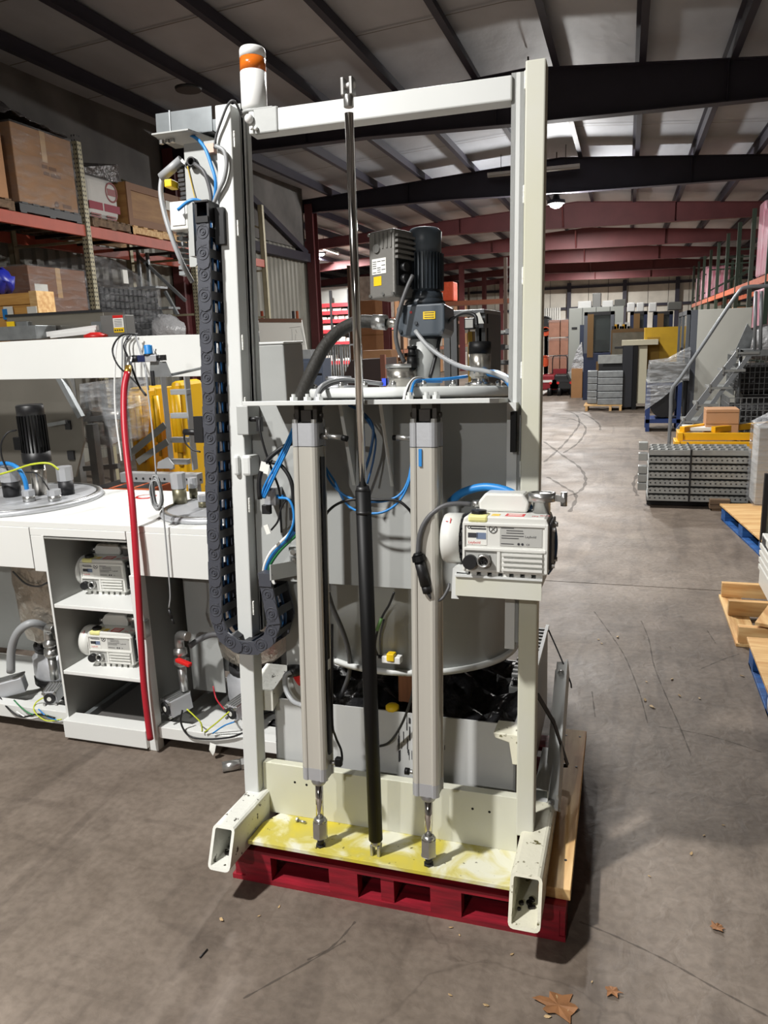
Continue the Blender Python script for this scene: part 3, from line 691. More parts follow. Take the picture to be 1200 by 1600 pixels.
# ---- vacuum pump (one by one: the same type sits twice in the cabinet)
def make_pump(label, group='white vacuum pumps'):
    """origin: front bottom left corner of the body"""
    t = thing('vacuum_pump', label, 'vacuum pump', (0, 0, 0), group)
    W, H, D = .212, .150, .13
    MB().prism([(.0, .016), (.004, .008), (W - .004, .008), (W, .016), (W, H - .02), (W - .006, H - .004), (W - .012, H), (.012, H), (.004, H - .006), (0, H - .02)], 'y', 0, D).build('body', M_pump, t, bevel=.004)
    fr = MB()
    fr.box(.006, W - .006, -.004, 0, H - .024, H - .016).box(.006, W - .006, -.006, 0, .064, .072).box(.002, .008, -.004, 0, .012, H - .016).box(W - .010, W - .002, -.004, 0, .012, H - .016)
    fr.box(.088, .096, -.005, 0, .012, .066); fr.build('face_ribs', M_pump, t, bevel=.0015)
    for k in range(4):
        z = .017 + k * .0125; box(.100, W - .014, -.009, 0, z, z + .006).build('fin', M_pump, t)
    lp = box(.094, W - .016, -.0012, 0, .078, .128).build('rating_plate', M_labelg, t)
    ln = MB()
    for z, a, b in ((.122, .097, .128), (.116, .110, .150), (.110, .110, .152), (.103, .098, .152), (.097, .098, .140), (.083, .097, .128)): ln.box(a, b, -.0018, -.0011, z, z + .0016)
    for x in (.140, .149): ln.cyl((x, -.0011, .084), (x, -.0018, .084), .0032, n=10)
    ln.build('plate_print', M_ink, lp)
    text_mesh('plate_lettering', 'Leybold', .0085, M_ink, lp, Matrix.Translation((.155, -.0013, .100)) @ Matrix.Rotation(R(90), 4, 'X'))
    text_mesh('plate_lettering', 'CE', .007, M_ink, lp, Matrix.Translation((.158, -.0013, .081)) @ Matrix.Rotation(R(90), 4, 'X'))
    st = box(.012, .062, -.0012, 0, .078, .130).build('sticker', M_label, t)
    MB().box(.015, .040, -.0018, -.0011, .096, .108).box(.022, .058, -.0018, -.0011, .123, .126).box(.022, .060, -.0018, -.0011, .117, .1205).build('sticker_print', M_ink, st)
    MB().box(.036, .060, -.0018, -.0011, .093, .109).build('sticker_band', mat('blue_grey_ink', (110, 124, 150), .5), st)
    MB().pipe((.018, -.0011, .122), (.018, -.0018, .122), .0042, .0022, 12).build('sticker_ring', M_ink, st)
    text_mesh('sticker_lettering', 'Leybold', .0095, M_inkr, st, Matrix.Translation((.016, -.0013, .081)) @ Matrix.Rotation(R(90), 4, 'X'))
    MB().pipe((.077, -.0004, .119), (.077, -.0014, .119), .0105, .009, 18).bar((.071, -.001, .113), (.083, -.001, .125), .0014, .001).bar((.083, -.001, .113), (.071, -.001, .125), .0014, .001).build('round_mark', M_ink, t)
    bx = box(.006, .086, -.001, .0, .016, .062).build('recess_plate', M_labelg, t)
    MB().cyl((.022, -.001, .036), (.022, -.020, .036), .0175, n=20).build('black_socket', M_black, t)
    sk = MB().pipe((.056, -.001, .040), (.056, -.018, .040), .0165, .012, 20).box(.042, .070, -.006, -.001, .026, .054).build('round_socket', M_zinc, t)
    pn = MB()
    for k in range(5): pn.cyl((.056 + .006 * math.cos(k * 1.257), -.004, .040 + .006 * math.sin(k * 1.257)), (.056 + .006 * math.cos(k * 1.257), -.014, .040 + .006 * math.sin(k * 1.257)), .002, n=6)
    pn.box(.046, .066, -.006, -.0055, .030, .050); pn.build('socket_pins', M_black, sk)
    for k in range(7): box(.020 + k * .027, .036 + k * .027, .004, D - .01, -.006, .009).build('base_tooth', M_pump, t)
    # top marks
    o = box(.104, .150, .014, .052, H, H + .0008).build('red_label', M_inkr, t)
    o2 = box(.070, .090, .014, .040, H, H + .0008).build('yellow_label', M_yelc, t)
    for y in (.020, .030, .040): box(.110, .144, y, y + .004, H + .0008, H + .0012).build('label_line', M_label, o)
    text_mesh('top_lettering', 'IN', .016, M_inkr, t, Matrix.Translation((.168, .016, H + .0006)))
    text_mesh('top_lettering', 'OUT', .012, M_inkr, t, Matrix.Translation((.186, .030, H + .0006)))
    fp = box(.014, .064, -.003, .05, H - .016, H + .003).build('fill_boss', mat('pale_yellow_plastic', (226, 222, 150), .4), t, bevel=.006)
    MB().cyl((.038, .022, H + .003), (.038, .022, H + .012), .019, n=18).cyl((.038, .022, H + .012), (.038, .022, H + .0125), .014, n=18).build('fill_cap', M_black, t, bevel=.002)
    # motor at the left, lying on its side
    mo = MB().lathe([(.050, -.064), (.062, -.060), (.066, -.05), (.066, -.012)], (0, .078, .078), 'x', n=28).build('motor', M_pump, t)
    mf = MB()
    for k in range(18):
        an = k * math.pi / 9; mf.box(-.012, 0, .078 + .060 * math.cos(an) - .004, .078 + .060 * math.cos(an) + .004, .078 + .060 * math.sin(an) - .004, .078 + .060 * math.sin(an) + .004)
    mf.build('fan_slots', M_black, mo)
    MB().lathe([(.057, -.013), (.057, .0)], (0, .078, .078), 'x', n=24).build('motor_ring', M_black, mo)
    text_mesh('arrow_mark', '-1', .022, M_inkr, mo, Matrix.Translation((-.05, .030, .1252)) @ Matrix.Rotation(R(48), 4, 'X'))
    tb = MB().prism([(.030, .150), (.150, .150), (.156, .175), (.140, .198), (.044, .198), (.026, .175)], 'y', .075, .15).build('terminal_box', M_pump, t, bevel=.006)
    MB().cyl((.03, .09, .168), (.010, .086, .168), .009, n=12).build('gland', M_zinc, t)
    # outlet port with clamp at the right
    pt = MB().lathe([(.022, H - .002), (.022, H + .03), (.027, H + .034), (.027, H + .046), (.02, H + .05), (.013, H + .05)], (.185, .085, 0), n=20).build('outlet_port', M_zinc, t)
    cm = MB().pipe((.185, .085, H + .030), (.185, .085, H + .052), .034, .026, 20); cm.bar((.215, .085, H + .04), (.245, .082, H + .036), .014, .016); cm.cyl((.238, .06, H + .036), (.238, .11, H + .036), .006, n=10); cm.cyl((.24, .075, H + .02), (.24, .075, H + .055), .008, n=8)
    cm.build('clamp', M_zinc, pt)
    sd = MB().box(W, W + .006, .008, D - .01, .02, H - .012); sd.build('side_cover', M_dark, t, bevel=.003)
    s2 = MB()
    for y, z in ((.02, .03), (.02, .12), (.1, .03), (.1, .12), (.06, .128)): s2.cyl((W + .006, y, z), (W + .013, y, z), .006, n=8)
    s2.build('cover_bolts', M_zinc, t)
    return t
pm = make_pump('white vacuum pump bolted to the right side of the lifting frame')
a = lv(722, 893, -.2); PMO = Vector((a.x, -.2, a.z - .008))
pm.location = tw(PMO); pm.rotation_euler = (-TA, 0, R(0)); BASE[pm.name] = Vector((0, 0, 0))
# ---- bracket that carries it
t = thing('pump_bracket', 'white folded steel bracket under the vacuum pump on the right post', 'bracket', PMO + Vector((.1, .1, -.05)), lean=True)
x0, y0, z0 = PMO
MB().prism([(x0 - .030, z0 - .066), (x0 - .026, z0 + .012), (x0 - .018, z0 + .018), (x0 + .014, z0 + .012), (x0 + .014, z0 + .002), (x0 - .016, z0 + .004), (x0 - .018, z0 - .05), (x0 - .01, z0 - .066)], 'y', y0 + .01, y0 + .13).build('hook', M_frame, t)
MB().box(x0 - .018, x0 + .198, y0 + .0, y0 + .20, z0 - .006, z0 - .0005).build('tray', M_frame, t)
MB().box(x0 - .018, x0 + .196, y0 + .005, y0 + .011, z0 - .056, z0 - .006).build('apron', M_framey, t)
MB().box(x0 + .0, x0 + .150, .048 - .012, .046, z0 - .095, z0 - .05).build('back_plate', M_framey, t)
MB().box(x0 + .02, x0 + .19, y0 + .02, -.0, z0 - .04, z0 - .008).build('arm', M_frame, t)

# ---- signal beacon
t = thing('beacon', 'white signal beacon with an amber band atop the left post', 'beacon light', (-.352, .04, 2.11), lean=True)
bx_, by_ = -.352, .045
MB().lathe([(.028, 2.118), (.036, 2.130), (.0365, 2.222)], (bx_, by_, 0), n=28).build('body', M_whitec, t)
MB().lathe([(.0362, 2.222), (.0362, 2.258)], (bx_, by_, 0), n=28).build('lens', M_orange, t)
MB().lathe([(.020, 2.222), (.020, 2.258)], (bx_, by_, 0), n=16).build('lamp_core', mat('amber_core', (250, 150, 40), .4), t)
MB().lathe([(.0365, 2.258), (.0365, 2.278), (.034, 2.284), (0, 2.285)], (bx_, by_, 0), n=28).build('cap', M_whitec, t)
MB().box(-.335, -.262, .0, .012, 2.045, 2.112).lathe([(.04, 2.108), (.04, 2.118)], (bx_, by_, 0), n=24).box(-.34, -.275, .0, .05, 2.106, 2.114).build('bracket', M_grey, t, bevel=.004)
MB().ball((-.345, -.005, 2.085), .013, 10).ball((-.338, -.005, 2.06), .006, 8).ball((-.325, -.005, 2.058), .006, 8).build('gland', M_whitec, t)

# ---- gear motor on the drum
t = thing('gear_motor', 'dark grey gear motor with finned grey drive box atop the mixing drum', 'motor', (0, .42, 1.35), lean=True)
V0 = .40
def XZ(px, py, v=V0): q = lv(px, py, v); return q.x, q.z
xa, zt_ = XZ(639, 357); xb, zb = XZ(684, 458); mx_ = (xa + xb) / 2; mr = (xb - xa) / 2 + .004; mx_ += .0
MB().lathe([(mr, zb + .0), (mr, zt_ - .075), (mr + .002, zt_ - .074), (mr + .003, zt_ - .012), (mr - .006, zt_ - .002), (0, zt_ + .002)], (mx_, V0 + .02, 0), n=36).build('motor_body', mat('slate_paint', (66, 74, 82), .4), t)
fn = MB()
for k in range(30):
    an = k * 2 * math.pi / 30
    fn.bar((mx_ + (mr + .004) * math.cos(an), V0 + .02 + (mr + .004) * math.sin(an), zb + .012), (mx_ + (mr + .004) * math.cos(an), V0 + .02 + (mr + .004) * math.sin(an), zt_ - .08), .0035, .012, up=(math.cos(an), math.sin(an), 0))
fn.build('cooling_fins', mat('dark_slate_paint', (44, 50, 56), .4), t)
MB().lathe([(mr + .002, zb - .03), (mr + .008, zb - .02), (mr + .006, zb + .004)], (mx_, V0 + .02, 0), n=30).build('motor_flange', MATS['dark_slate_paint'], t)
# drive box, turned a little so that its finned side shows
def RX(x, y, z, cx, cy, a): return (cx + (x) * math.cos(a) - y * math.sin(a), cy + x * math.sin(a) + y * math.cos(a), z)
ax_, zt2 = XZ(575, 366, .33); bx2, zb2 = XZ(613, 466, .33)
wF = .105; wS = .10; an = R(-24); org = (ax_ + .0, .335)
db = MB(); q = [RX(a, b, 0, org[0], org[1], an)[:2] for a, b in ((0, 0), (wF, 0), (wF, wS), (0, wS))]
db.prism(q, 'z', zb2, zt2 + .006).build('drive_box', mat('drive_box_grey', (128, 126, 122), .42, .4, bump=.08, bscale=120), t, bevel=.006)
ff = MB()
for k in range(5):
    z = zt2 - .012 - k * .016
    ff.prism([RX(a, b, 0, org[0], org[1], an)[:2] for a, b in ((wF, .004), (wF + .012, .004), (wF + .012, wS - .004), (wF, wS - .004))], 'z', z - .008, z)
ff.build('box_fins', MATS['drive_box_grey'], t)
fv = MB()
for k in range(5):
    x = .022 + k * .017; fv.prism([RX(a, b, 0, org[0], org[1], an)[:2] for a, b in ((x, -.003), (x + .006, -.003), (x + .006, 0), (x, 0))], 'z', zt2 - .05, zt2 - .002)
fv.build('front_ribs', MATS['drive_box_grey'], t)
fx, fy = math.cos(an), math.sin(an)
def face(a, z, off=-.002): return Vector(RX(a, off, z, org[0], org[1], an))
MB().cyl(face(.035, zt2 - .048, .0), face(.035, zt2 - .048, -.006), .013, n=18).build('sight_glass', M_zinc, t)
def onface(name, a0, a1, z0, z1, m, off=-.0012):
    return MB().prism([RX(a, b, 0, org[0], org[1], an)[:2] for a, b in ((a0, off), (a1, off), (a1, 0), (a0, 0))], 'z', z0, z1).build(name, m, t)
lb = onface('label', .014, .072, zt2 - .125, zt2 - .078, M_label)
pr = MB()
for k in range(6):
    z = zt2 - .086 - k * .0065
    for a0, a1 in ((.017, .032), (.036, .05), (.054, .069)):
        if rnd.random() < .75: pr.prism([RX(a, b, 0, org[0], org[1], an)[:2] for a, b in ((a0, -.0018), (a1, -.0018), (a1, -.001), (a0, -.001))], 'z', z - .002, z)
pr.build('label_print', M_ink, lb)
onface('yellow_sticker', .020, .052, zt2 - .160, zt2 - .132, M_yelc)
sb = MB().prism([RX(a, b, 0, org[0], org[1], an)[:2] for a, b in ((wF, .012), (wF + .006, .012), (wF + .006, .075), (wF, .075))], 'z', zb2 + .035, zb2 + .115).build('connector_panel', M_blackp, t)
cc = MB()
for z in (zb2 + .055, zb2 + .09): cc.cyl(RX(wF + .006, .035, z, org[0], org[1], an), RX(wF + .022, .035, z, org[0], org[1], an), .014, n=14)
cc.build('round_connector', M_black, sb)
sc = MB()
for a, z in ((.004, zt2 - .004), (.098, zt2 - .004), (.006, zb2 + .01), (.06, zb2 + .012), (.1, zb2 + .01)): sc.cyl(face(a, z, 0), face(a, z, -.005), .005, n=8)
sc.build('cover_screws', M_zinc, t)
# gearbox
ga, gz = XZ(622, 478, .36); gb_, gz2 = XZ(697, 524, .36)
gk = MATS['slate_paint']
MB().prism([(ga + .012, gz2 + .0), (gb_ - .01, gz2 + .0), (gb_, gz2 + .02), (gb_, gz - .006), (gb_ - .008, gz), (ga + .008, gz), (ga, gz - .01), (ga, gz2 + .03)], 'y', .34, .48).build('gearbox', gk, t, bevel=.006)
MB().lathe([(.062, gz - .002), (.066, gz + .012), (.05, gz + .03)], (mx_, V0 + .02, 0), n=26).build('neck', MATS['dark_slate_paint'], t)
MB().lathe([(.046, 1.50), (.046, gz2 + .004)], (mx_ - .0, .41, 0), n=24).build('output_neck', MATS['dark_slate_paint'], t)
MB().lathe([(.05, LZ), (.05, 1.50), (.03, 1.505)], (mx_, .41, 0), n=24).build('bearing_stand', M_grey, t)
a = lv(661, 487, .338); b = lv(680, 498, .338); o = box(a.x, b.x, .338, .3405, b.z, a.z).build('yellow_plate', M_yelc, t)
ln = MB()
for k in range(3): ln.box(a.x + .004, b.x - .004, .3374, .3382, b.z + .004 + k * .007, b.z + .006 + k * .007)
ln.build('plate_print', M_ink, o)
a = lv(642, 488, .338); MB().cyl((a.x, .342, a.z), (a.x, .337, a.z), .004, n=8).build('red_mark', M_redp, t)
bt = MB()
for px, py in ((626, 484), (626, 518), (650, 505), (690, 520)):
    q = lv(px, py, .338); bt.cyl((q.x, .342, q.z), (q.x, .334, q.z), .006, n=6)
bt.build('bolts', MATS['dark_slate_paint'], t)
# output stub to the suction hose
a = lv(604, 505, .36)
o = MB().cyl((a.x, .36, a.z), (ga + .01, .37, a.z - .002), .014, n=16).build('stub_pipe', M_steel, t)
MB().cyl(lv(583, 503, .36), lv(604, 504, .36), .024, n=20).build('hose_ferrule', M_zinc, t)
HOSE0 = lv(584, 503, .36)

# ---- suction hose
def hose(name, label, cat, pts, r, m, n=8, lean=True, parts=None):
    p0 = Vector(pts[-1])
    if lean: pts = [tw(p) for p in pts]
    o = MB().tube(pts, r, n).build(name, m, loc=pts[-1])
    return tag(o, label, cat)
hose('suction_hose', 'thick black rubber hose curving from the gear motor down behind the shelf', 'hose',
     [HOSE0 + Vector((.008, 0, 0)), lv(560, 503, .36), lv(530, 517, .33), lv(505, 545, .28), lv(485, 585, .22), lv(472, 615, .16), lv(462, 640, .11)], .021, M_rubber, 14)

# ---- cable chain with its links
t = thing('cable_chain', 'dark grey plastic cable chain hanging in a J along the left post', 'cable chain', (-.5, 0, .52), lean=True)
V1, V2 = -.045, .060
path = [lv(316, 345, V1), lv(322, 500, V1), lv(328, 700, V1), lv(333, 860, V1), lv(338, 966, V1)]
P = [(p.x, p.z) for p in path]
# straight run down, half circle, short run up
lx0, lz0 = P[0]; lx1, lz1 = P[-1]; rx = lv(428, 966, V1).x; rx2, rz = lv(411, 896, V1).x, lv(411, 896, V1).z
pts = []; step = .0575
n1 = 19; zt3 = lz0
z = lz0; fine = []
for k in range(400): tt = k / 399; fine.append((lx0 + (lx1 - lx0) * tt, lz0 + (lz1 - lz0) * tt))
cxa, cza = (lx1 + rx) / 2, lz1; rad = (rx - lx1) / 2
for k in range(1, 200):
    an = math.pi + math.pi * k / 199; fine.append((cxa + rad * math.cos(an), cza + rad * .93 * math.sin(an)))
for k in range(1, 100): fine.append((rx + (rx2 - rx) * k / 99, cza + (rz - cza) * k / 99))
acc = 0; pts = [fine[0]]
for a, b in zip(fine[:-1], fine[1:]):
    acc += math.hypot(b[0] - a[0], b[1] - a[1])
    if acc >= step: pts.append(b); acc = 0
hw = .0205
for i in range(len(pts) - 1):
    a = Vector((pts[i][0], 0, pts[i][1])); b = Vector((pts[i + 1][0], 0, pts[i + 1][1])); dd = (b - a).normalized(); nn = Vector((dd.z, 0, -dd.x))   # nn: across the link
    lk = MB(); out = []
    L2 = (b - a).length
    for s, u in ((-hw, -.004), (hw, -.004), (hw, L2 - .004), (.016, L2 + .010), (0, L2 + .017), (-.016, L2 + .010), (-hw, L2 - .004)):
        p = a + dd * u + nn * s; out.append((p.x, p.z))
    off = .003 if i % 2 else 0
    lk.prism(out, 'y', V1 - off, V1 + .008 - off); lk2 = MB().prism(out, 'y', V2 - .008 + off, V2 + off)
    c_ = a + dd * (L2 * .5)
    lk.pipe((c_.x, V1 - off, c_.z), (c_.x, V1 - .0018 - off, c_.z), .010, .0082, 14)
    lk.cyl((c_.x, V1 - off, c_.z), (c_.x, V1 - .002 - off, c_.z), .0035, n=8); lk.pipe((c_.x, V1 - off, c_.z), (c_.x, V1 - .0012 - off, c_.z), .0195, .0175, 18)
    for s in (.2, .32):
        p = a + dd * (L2 * s - .004) - nn * .012; q = a + dd * (L2 * s - .004) + nn * .006
        lk.bar((p.x, V1 - off - .0006, p.z), (q.x, V1 - off - .0006, q.z), .0025, .0012, up=(0, 1, 0))
    o = lk.build('link', M_chain, t); lk2.build('rear_plate', M_chain, o)
    for s in (-1, 1):
        p = c_ + nn * s * (hw - .003); MB().bar((p.x, V1 + .006, p.z), (p.x, V2 - .006, p.z), .024, .005, up=(nn.x, 0, nn.z)).build('crossbar', M_chaind, o)
e = MB(); q0 = pts[-1]
e.box(q0[0] - .02, q0[0] + .02, V1 - .004, V1, q0[1] - .004, q0[1] + .03).box(q0[0] - .024, q0[0] + .024, V1 - .004, V2, q0[1] + .03, q0[1] + .035).box(q0[0] - .02, q0[0] - .014, V1, V2, q0[1], q0[1] + .03).build('end_bracket', M_chain, t)
q1 = pts[0]
e = MB().box(q1[0] - .02, q1[0] + .02, V1 - .004, V1, q1[1] - .005, q1[1] + .012).box(q1[0] - .022, q1[0] - .016, V1, V2, q1[1], q1[1] + .05).box(q1[0] + .016, q1[0] + .022, V1, V2, q1[1], q1[1] + .05).box(q1[0] - .022, q1[0] + .022, V1 - .004, V2, q1[1] + .05, q1[1] + .055).box(q1[0] + .022, q1[0] + .05, V1 + .03, V2 + .03, q1[1] - .06, q1[1] + .04).build('end_bracket', M_black, t)
# cables inside it
ic = MB()
for k, (dx, dv) in enumerate(((-.008, .0), (.004, .02), (.008, -.02), (-.004, .035))):
    ic.tube([(fine[j][0] + dx, .008 + dv, fine[j][1]) for j in range(0, len(fine) - 10, 30)], .0048, n=6, sub=2)
ic.build('inner_cables', M_blued, t)
# steel arm from the chain end to the carriage plate
a = lv(424, 900, V1); b = lv(466, 880, .03)
t = thing('chain_arm', 'grey flat steel arm joining the cable chain end to the carriage', 'bracket', (-.3, 0, .8), lean=True)
MB().prism([(a.x - .002, V1 - .006), (a.x + .002, V1 - .006), (b.x + .01, .046), (b.x + .004, .046)], 'z', a.z - .012, a.z + .035).build('arm', M_grey, t)
MB().box(b.x - .03, b.x + .04, .030, .046, a.z - .01, a.z + .075).build('foot_plate', M_grey, t)
bb = MB()
for k in range(2): bb.cyl((b.x - .012, .03, a.z + .035 + .025 * k), (b.x - .012, .018, a.z + .035 + .025 * k), .009, n=6)
bb.build('bolts', M_zinc, t)

# ---- head bracket of the cable chain: galvanised duct, hanging plate, terminal boxes
t = thing('duct_bracket', 'galvanised duct and hanging plate with terminal boxes left of the left post', 'bracket', (-.55, .03, 1.85), lean=True)
a = lv(243, 178, .06); b = lv(332, 205, .06)
dct = MB().box(a.x, b.x, .06, .064, b.z, a.z).box(a.x, b.x, .06, .16, b.z, b.z + .004).box(a.x, b.x, .156, .16, b.z, a.z)
dct.build('duct', mat('duct_zinc', (112, 116, 118), .38, .75, var=.3, scale=9), t)
MB().box(a.x + .046, a.x + .05, .058, .066, b.z, a.z + .004).build('duct_seam', M_galv, t)
a = lv(243, 212, .02); b = lv(300, 212, .02)
fp = MB().prism([(a.x, .0), (b.x, -.0), (b.x + .03, .10), (b.x + .03, .15), (a.x + .05, .15), (a.x, .03)], 'z', a.z - .004, a.z).build('flat_plate', M_grey, t)
sc = MB()
for px, py in ((262, 219), (270, 222), (252, 214)): q = lv(px, py, .05); sc.cyl((q.x, q.y, a.z - .004), (q.x, q.y, a.z - .014), .007, n=8)
sc.build('screws', M_zinc, t)
c1, c2, c3 = lv(287, 225, .05), lv(337, 225, .05), lv(292, 330, .05)
MB().prism([(c1.x, c1.z), (c2.x, c1.z), (c2.x + .01, c3.z + .12), (c2.x - .005, c3.z - .07), (c3.x + .02, c3.z - .16), (c3.x, c3.z - .16), (c3.x, c3.z + .02), (c1.x, c1.z - .06)], 'y', .05, .054).build('hanging_plate', M_grey, t)
gl = MB(); q = lv(303, 255, .048); gl.pipe((q.x, .052, q.z), (q.x, .03, q.z), .014, .009, 16); q = lv(293, 258, .048); gl.pipe((q.x, .052, q.z), (q.x, .046, q.z), .009, .004, 12)
gl.build('grommet', M_black, t)
a = lv(270, 318, .04); b = lv(300, 360, .04)
tb = MB().box(a.x, b.x, .02, .07, b.z, a.z).build('terminal_box', M_pump, t, bevel=.004)
MB().box(a.x + .008, b.x - .008, .017, .02, b.z + .012, a.z - .012).build('box_cover', M_whitec, t, bevel=.002)
a = lv(262, 283, .04); b = lv(274, 294, .04); MB().box(a.x, b.x, .02, .06, b.z, a.z).build('yellow_terminal', M_yelc, t, bevel=.003)
cd_ = MB()
for k in range(9):
    q = lv(279 + k * .8, 262 + k * 7, .06); cd_.box(q.x, q.x + .02, .05, .07, q.z - .004, q.z + .004)
cd_.build('terminal_strip', M_dark, t)
rn = MB()
for k in range(8):
    q = lv(285 + k * .6, 365 + k * 9, .07); rn.box(q.x - .008, q.x + .012, .05, .08, q.z - .006, q.z + .005)
rn.build('din_rail', M_galv, t)
a, b = lv(252, 278, .05), lv(284, 250, .05)
MB().cyl(a, b, .014, n=16).build('conduit_end', M_greyc, t)
MB().box(lv(322, 222, .04).x, lv(336, 222, .04).x, .03, .05, lv(330, 240, .04).z, lv(330, 226, .04).z).build('copper_tab', mat('copper_tint', (180, 150, 136), .4, .5), t)
MB().box(lv(292, 308, .0).x, lv(300, 308, 0).x, -.0, .05, lv(300, 400, 0).z, lv(300, 316, 0).z).build('support_strip', M_grey, t)

# ---- cables on the machine
def lc(name, label, r, m, pp, cat='cable', n=7):
    return hose(name, label, cat, [lv(*p) for p in pp], r, m, n)
lc('conduit', 'grey conduit looping down from the duct left of the cable chain', .0075, M_greyc, [(253, 276, .05), (251, 300, .04), (256, 330, .03), (268, 370, .02), (284, 410, .03), (300, 440, .08)])
lc('blue_cable', 'blue cable running down beside the hanging plate to the chain head', .005, M_blue, [(262, 206, .08), (296, 210, .05), (318, 228, .03), (330, 258, .02), (337, 285, .015), (334, 318, .02), (326, 345, .02), (322, 362, .03)])
lc('beacon_cable', 'thin black cable arching over the left post to the beacon', .0035, M_dgreyc, [(378, 180, .02), (366, 158, -.01), (356, 164, -.012), (346, 188, -.012), (338, 212, -.01), (335, 232, -.01)])
lc('grey_lead', 'pale grey cable curving down the left post below the beacon', .006, M_greyc, [(337, 228, -.012), (350, 236, -.014), (354, 256, -.014), (350, 280, -.012), (342, 298, -.01), (330, 330, .0), (325, 360, .02)])
lc('black_lead', 'black cable falling from the hanging plate to the chain head', .006, M_dgreyc, [(304, 256, .03), (318, 268, .02), (327, 292, .02), (330, 320, .02), (322, 352, .03)])
lc('yellow_wire', 'thin yellow wire hanging over the hanging plate', .0016, mat('yellow_wire', (190, 160, 40), .5), [(293, 260, .045), (300, 290, .045), (308, 325, .04), (310, 340, .03)])
lc('blue_plug_lead', 'short blue lead plugged into the white terminal box', .005, M_blue, [(278, 328, .0), (296, 314, .0), (312, 314, .01), (324, 328, .015), (322, 350, .03)])
# blue air lines and black cables around the cylinders
for k, (dx, lab) in enumerate(((0, 'outer blue air line drooping between the two lift cylinders'), (1, 'inner blue air line drooping between the two lift cylinders'))):
    lc('air_line', lab, .0035, M_blue, [(504 + 3 * dx, 690, -.02), (506 + dx, 725, -.03), (518 + 4 * dx, 755 - 4 * dx, -.04), (546, 778 + 14 * dx, -.045), (590, 784 + 18 * dx, -.045), (622, 775 + 10 * dx, -.04), (638 + 2 * dx, 750, -.03), (643, 715, -.02), (642 + dx, 690, -.02)])
lc('air_line', 'blue air line looping behind the gas spring to the shelf', .004, M_blued, [(492, 640, -.0), (520, 628, .0), (560, 640, -.0), (582, 665, -.02), (580, 700, -.03), (572, 730, -.03), (560, 765, -.03)])
lc('air_line', 'thin blue air line behind the gas spring nearest the right gusset', .003, M_blued, [(568, 648, .0), (586, 680, -.015), (584, 715, -.02), (574, 756, -.03)])
lc('sensor_cable', 'black cable arching behind the gas spring between the lift cylinders', .004, M_blackc, [(503, 820, -.03), (512, 800, -.04), (530, 786, -.05), (556, 780, -.05), (590, 781, -.05), (620, 782, -.045), (638, 795, -.04), (645, 806, -.03)])
MB_ = lc('power_lead', 'thick black lead dropping from the shelf past the left lift cylinder', .007, M_blackc, [(462, 690, -.02), (440, 700, -.03), (415, 722, -.04), (405, 750, -.045), (406, 780, -.045)])
lc('power_lead', 'black cable bowing beside the left lift cylinder above the chain arm', .006, M_blackc, [(424, 722, -.03), (440, 728, -.035), (455, 752, -.035), (459, 785, -.03), (461, 830, -.03)])
for k, (dx, r) in enumerate(((0, .0035), (5, .003), (9, .0035))):
    lc('air_line', ['first', 'second', 'third'][k] + ' of the blue air lines slanting from the left cylinder to the valve block', r, M_blue, [(458 + dx * .2, 668 + dx, -.02), (446 + dx * .3, 695 + dx, -.04), (430 + dx * .3, 728 + dx, -.045), (414 + dx * .5, 758 + dx, -.045), (408 + dx * .6, 778, -.04)])
for k, (dx, m, c_) in enumerate(((0, M_whitec, 'white'), (6, M_blue, 'blue'), (11, M_blued, 'dark blue'), (17, M_green, 'green'))):
    lc('feed_cable', c_ + ' cable rising from the cable chain end past the steel arm', .005, m, [(411 + dx * .4, 900, .01), (414 + dx * .5, 882, -.0), (424 + dx * .7, 862, -.01), (440 + dx * .7, 846, -.02), (456 + dx * .5, 828 + dx * .3, -.03), (461, 800 + dx, -.03)])
lc('air_line', 'blue air line curling down beside the left cylinder by the fittings', .004, M_blue, [(436, 778, -.03), (450, 780, -.04), (458, 795, -.04), (458, 820, -.04), (446, 845, -.03)])
lc('sensor_cable', 'black cable with white tag crossing the carriage plate at the left', .0035, M_blackc, [(405, 655, -.02), (406, 672, -.03), (413, 700, -.03), (425, 735, -.02), (436, 765, -.0), (438, 800, .01), (440, 832, .02)])
lc('sensor_cable', 'looping black sensor cable ending at a white tag by the valve block', .003, M_blackc, [(424, 828, -.02), (434, 815, -.03), (438, 798, -.03), (446, 783, -.03), (458, 780, -.02)])
lc('sensor_cable', 'black cable hanging in front of the pan beside the left cylinder', .0035, M_blackc, [(519, 975, -.09), (519, 1120, -.09), (524, 1150, -.07), (533, 1172, -.06), (534, 1190, -.09), (526, 1194, -.1)])
lc('drain_hose', 'black hose bowing down from the drum behind the left cylinder', .0075, M_dgreyc, [(512, 925, .0), (520, 950, .02), (535, 985, .05), (545, 1020, .08), (545, 1055, .12), (532, 1090, .16)])
lc('drum_lead', 'green tipped cable running from the drum to the yellow plug', .0035, M_black, [(616, 925, .03), (608, 945, .04), (598, 962, .05), (590, 985, .05), (586, 1010, .05), (590, 1024, .06)])
lc('drum_lead', 'grey lead beside the green tipped cable under the drum', .003, M_dgreyc, [(600, 968, .06), (594, 995, .065), (595, 1022, .07)])
q = lv(596, 966, .048); q2 = lv(589, 985, .05); tag(MB().cyl(tw(q), tw(q2), .0055, n=8).build('cable_sleeve', mat('green_sleeve', (90, 130, 70), .5), loc=tw(q)), 'green sleeve on the cable below the drum', 'cable sleeve')
lc('sensor_cable', 'black cable slanting across the scuffed pan beside the right cylinder', .004, M_blackc, [(647, 1070, .02), (640, 1100, .05), (626, 1135, .07), (608, 1160, .08), (588, 1167, .09)])
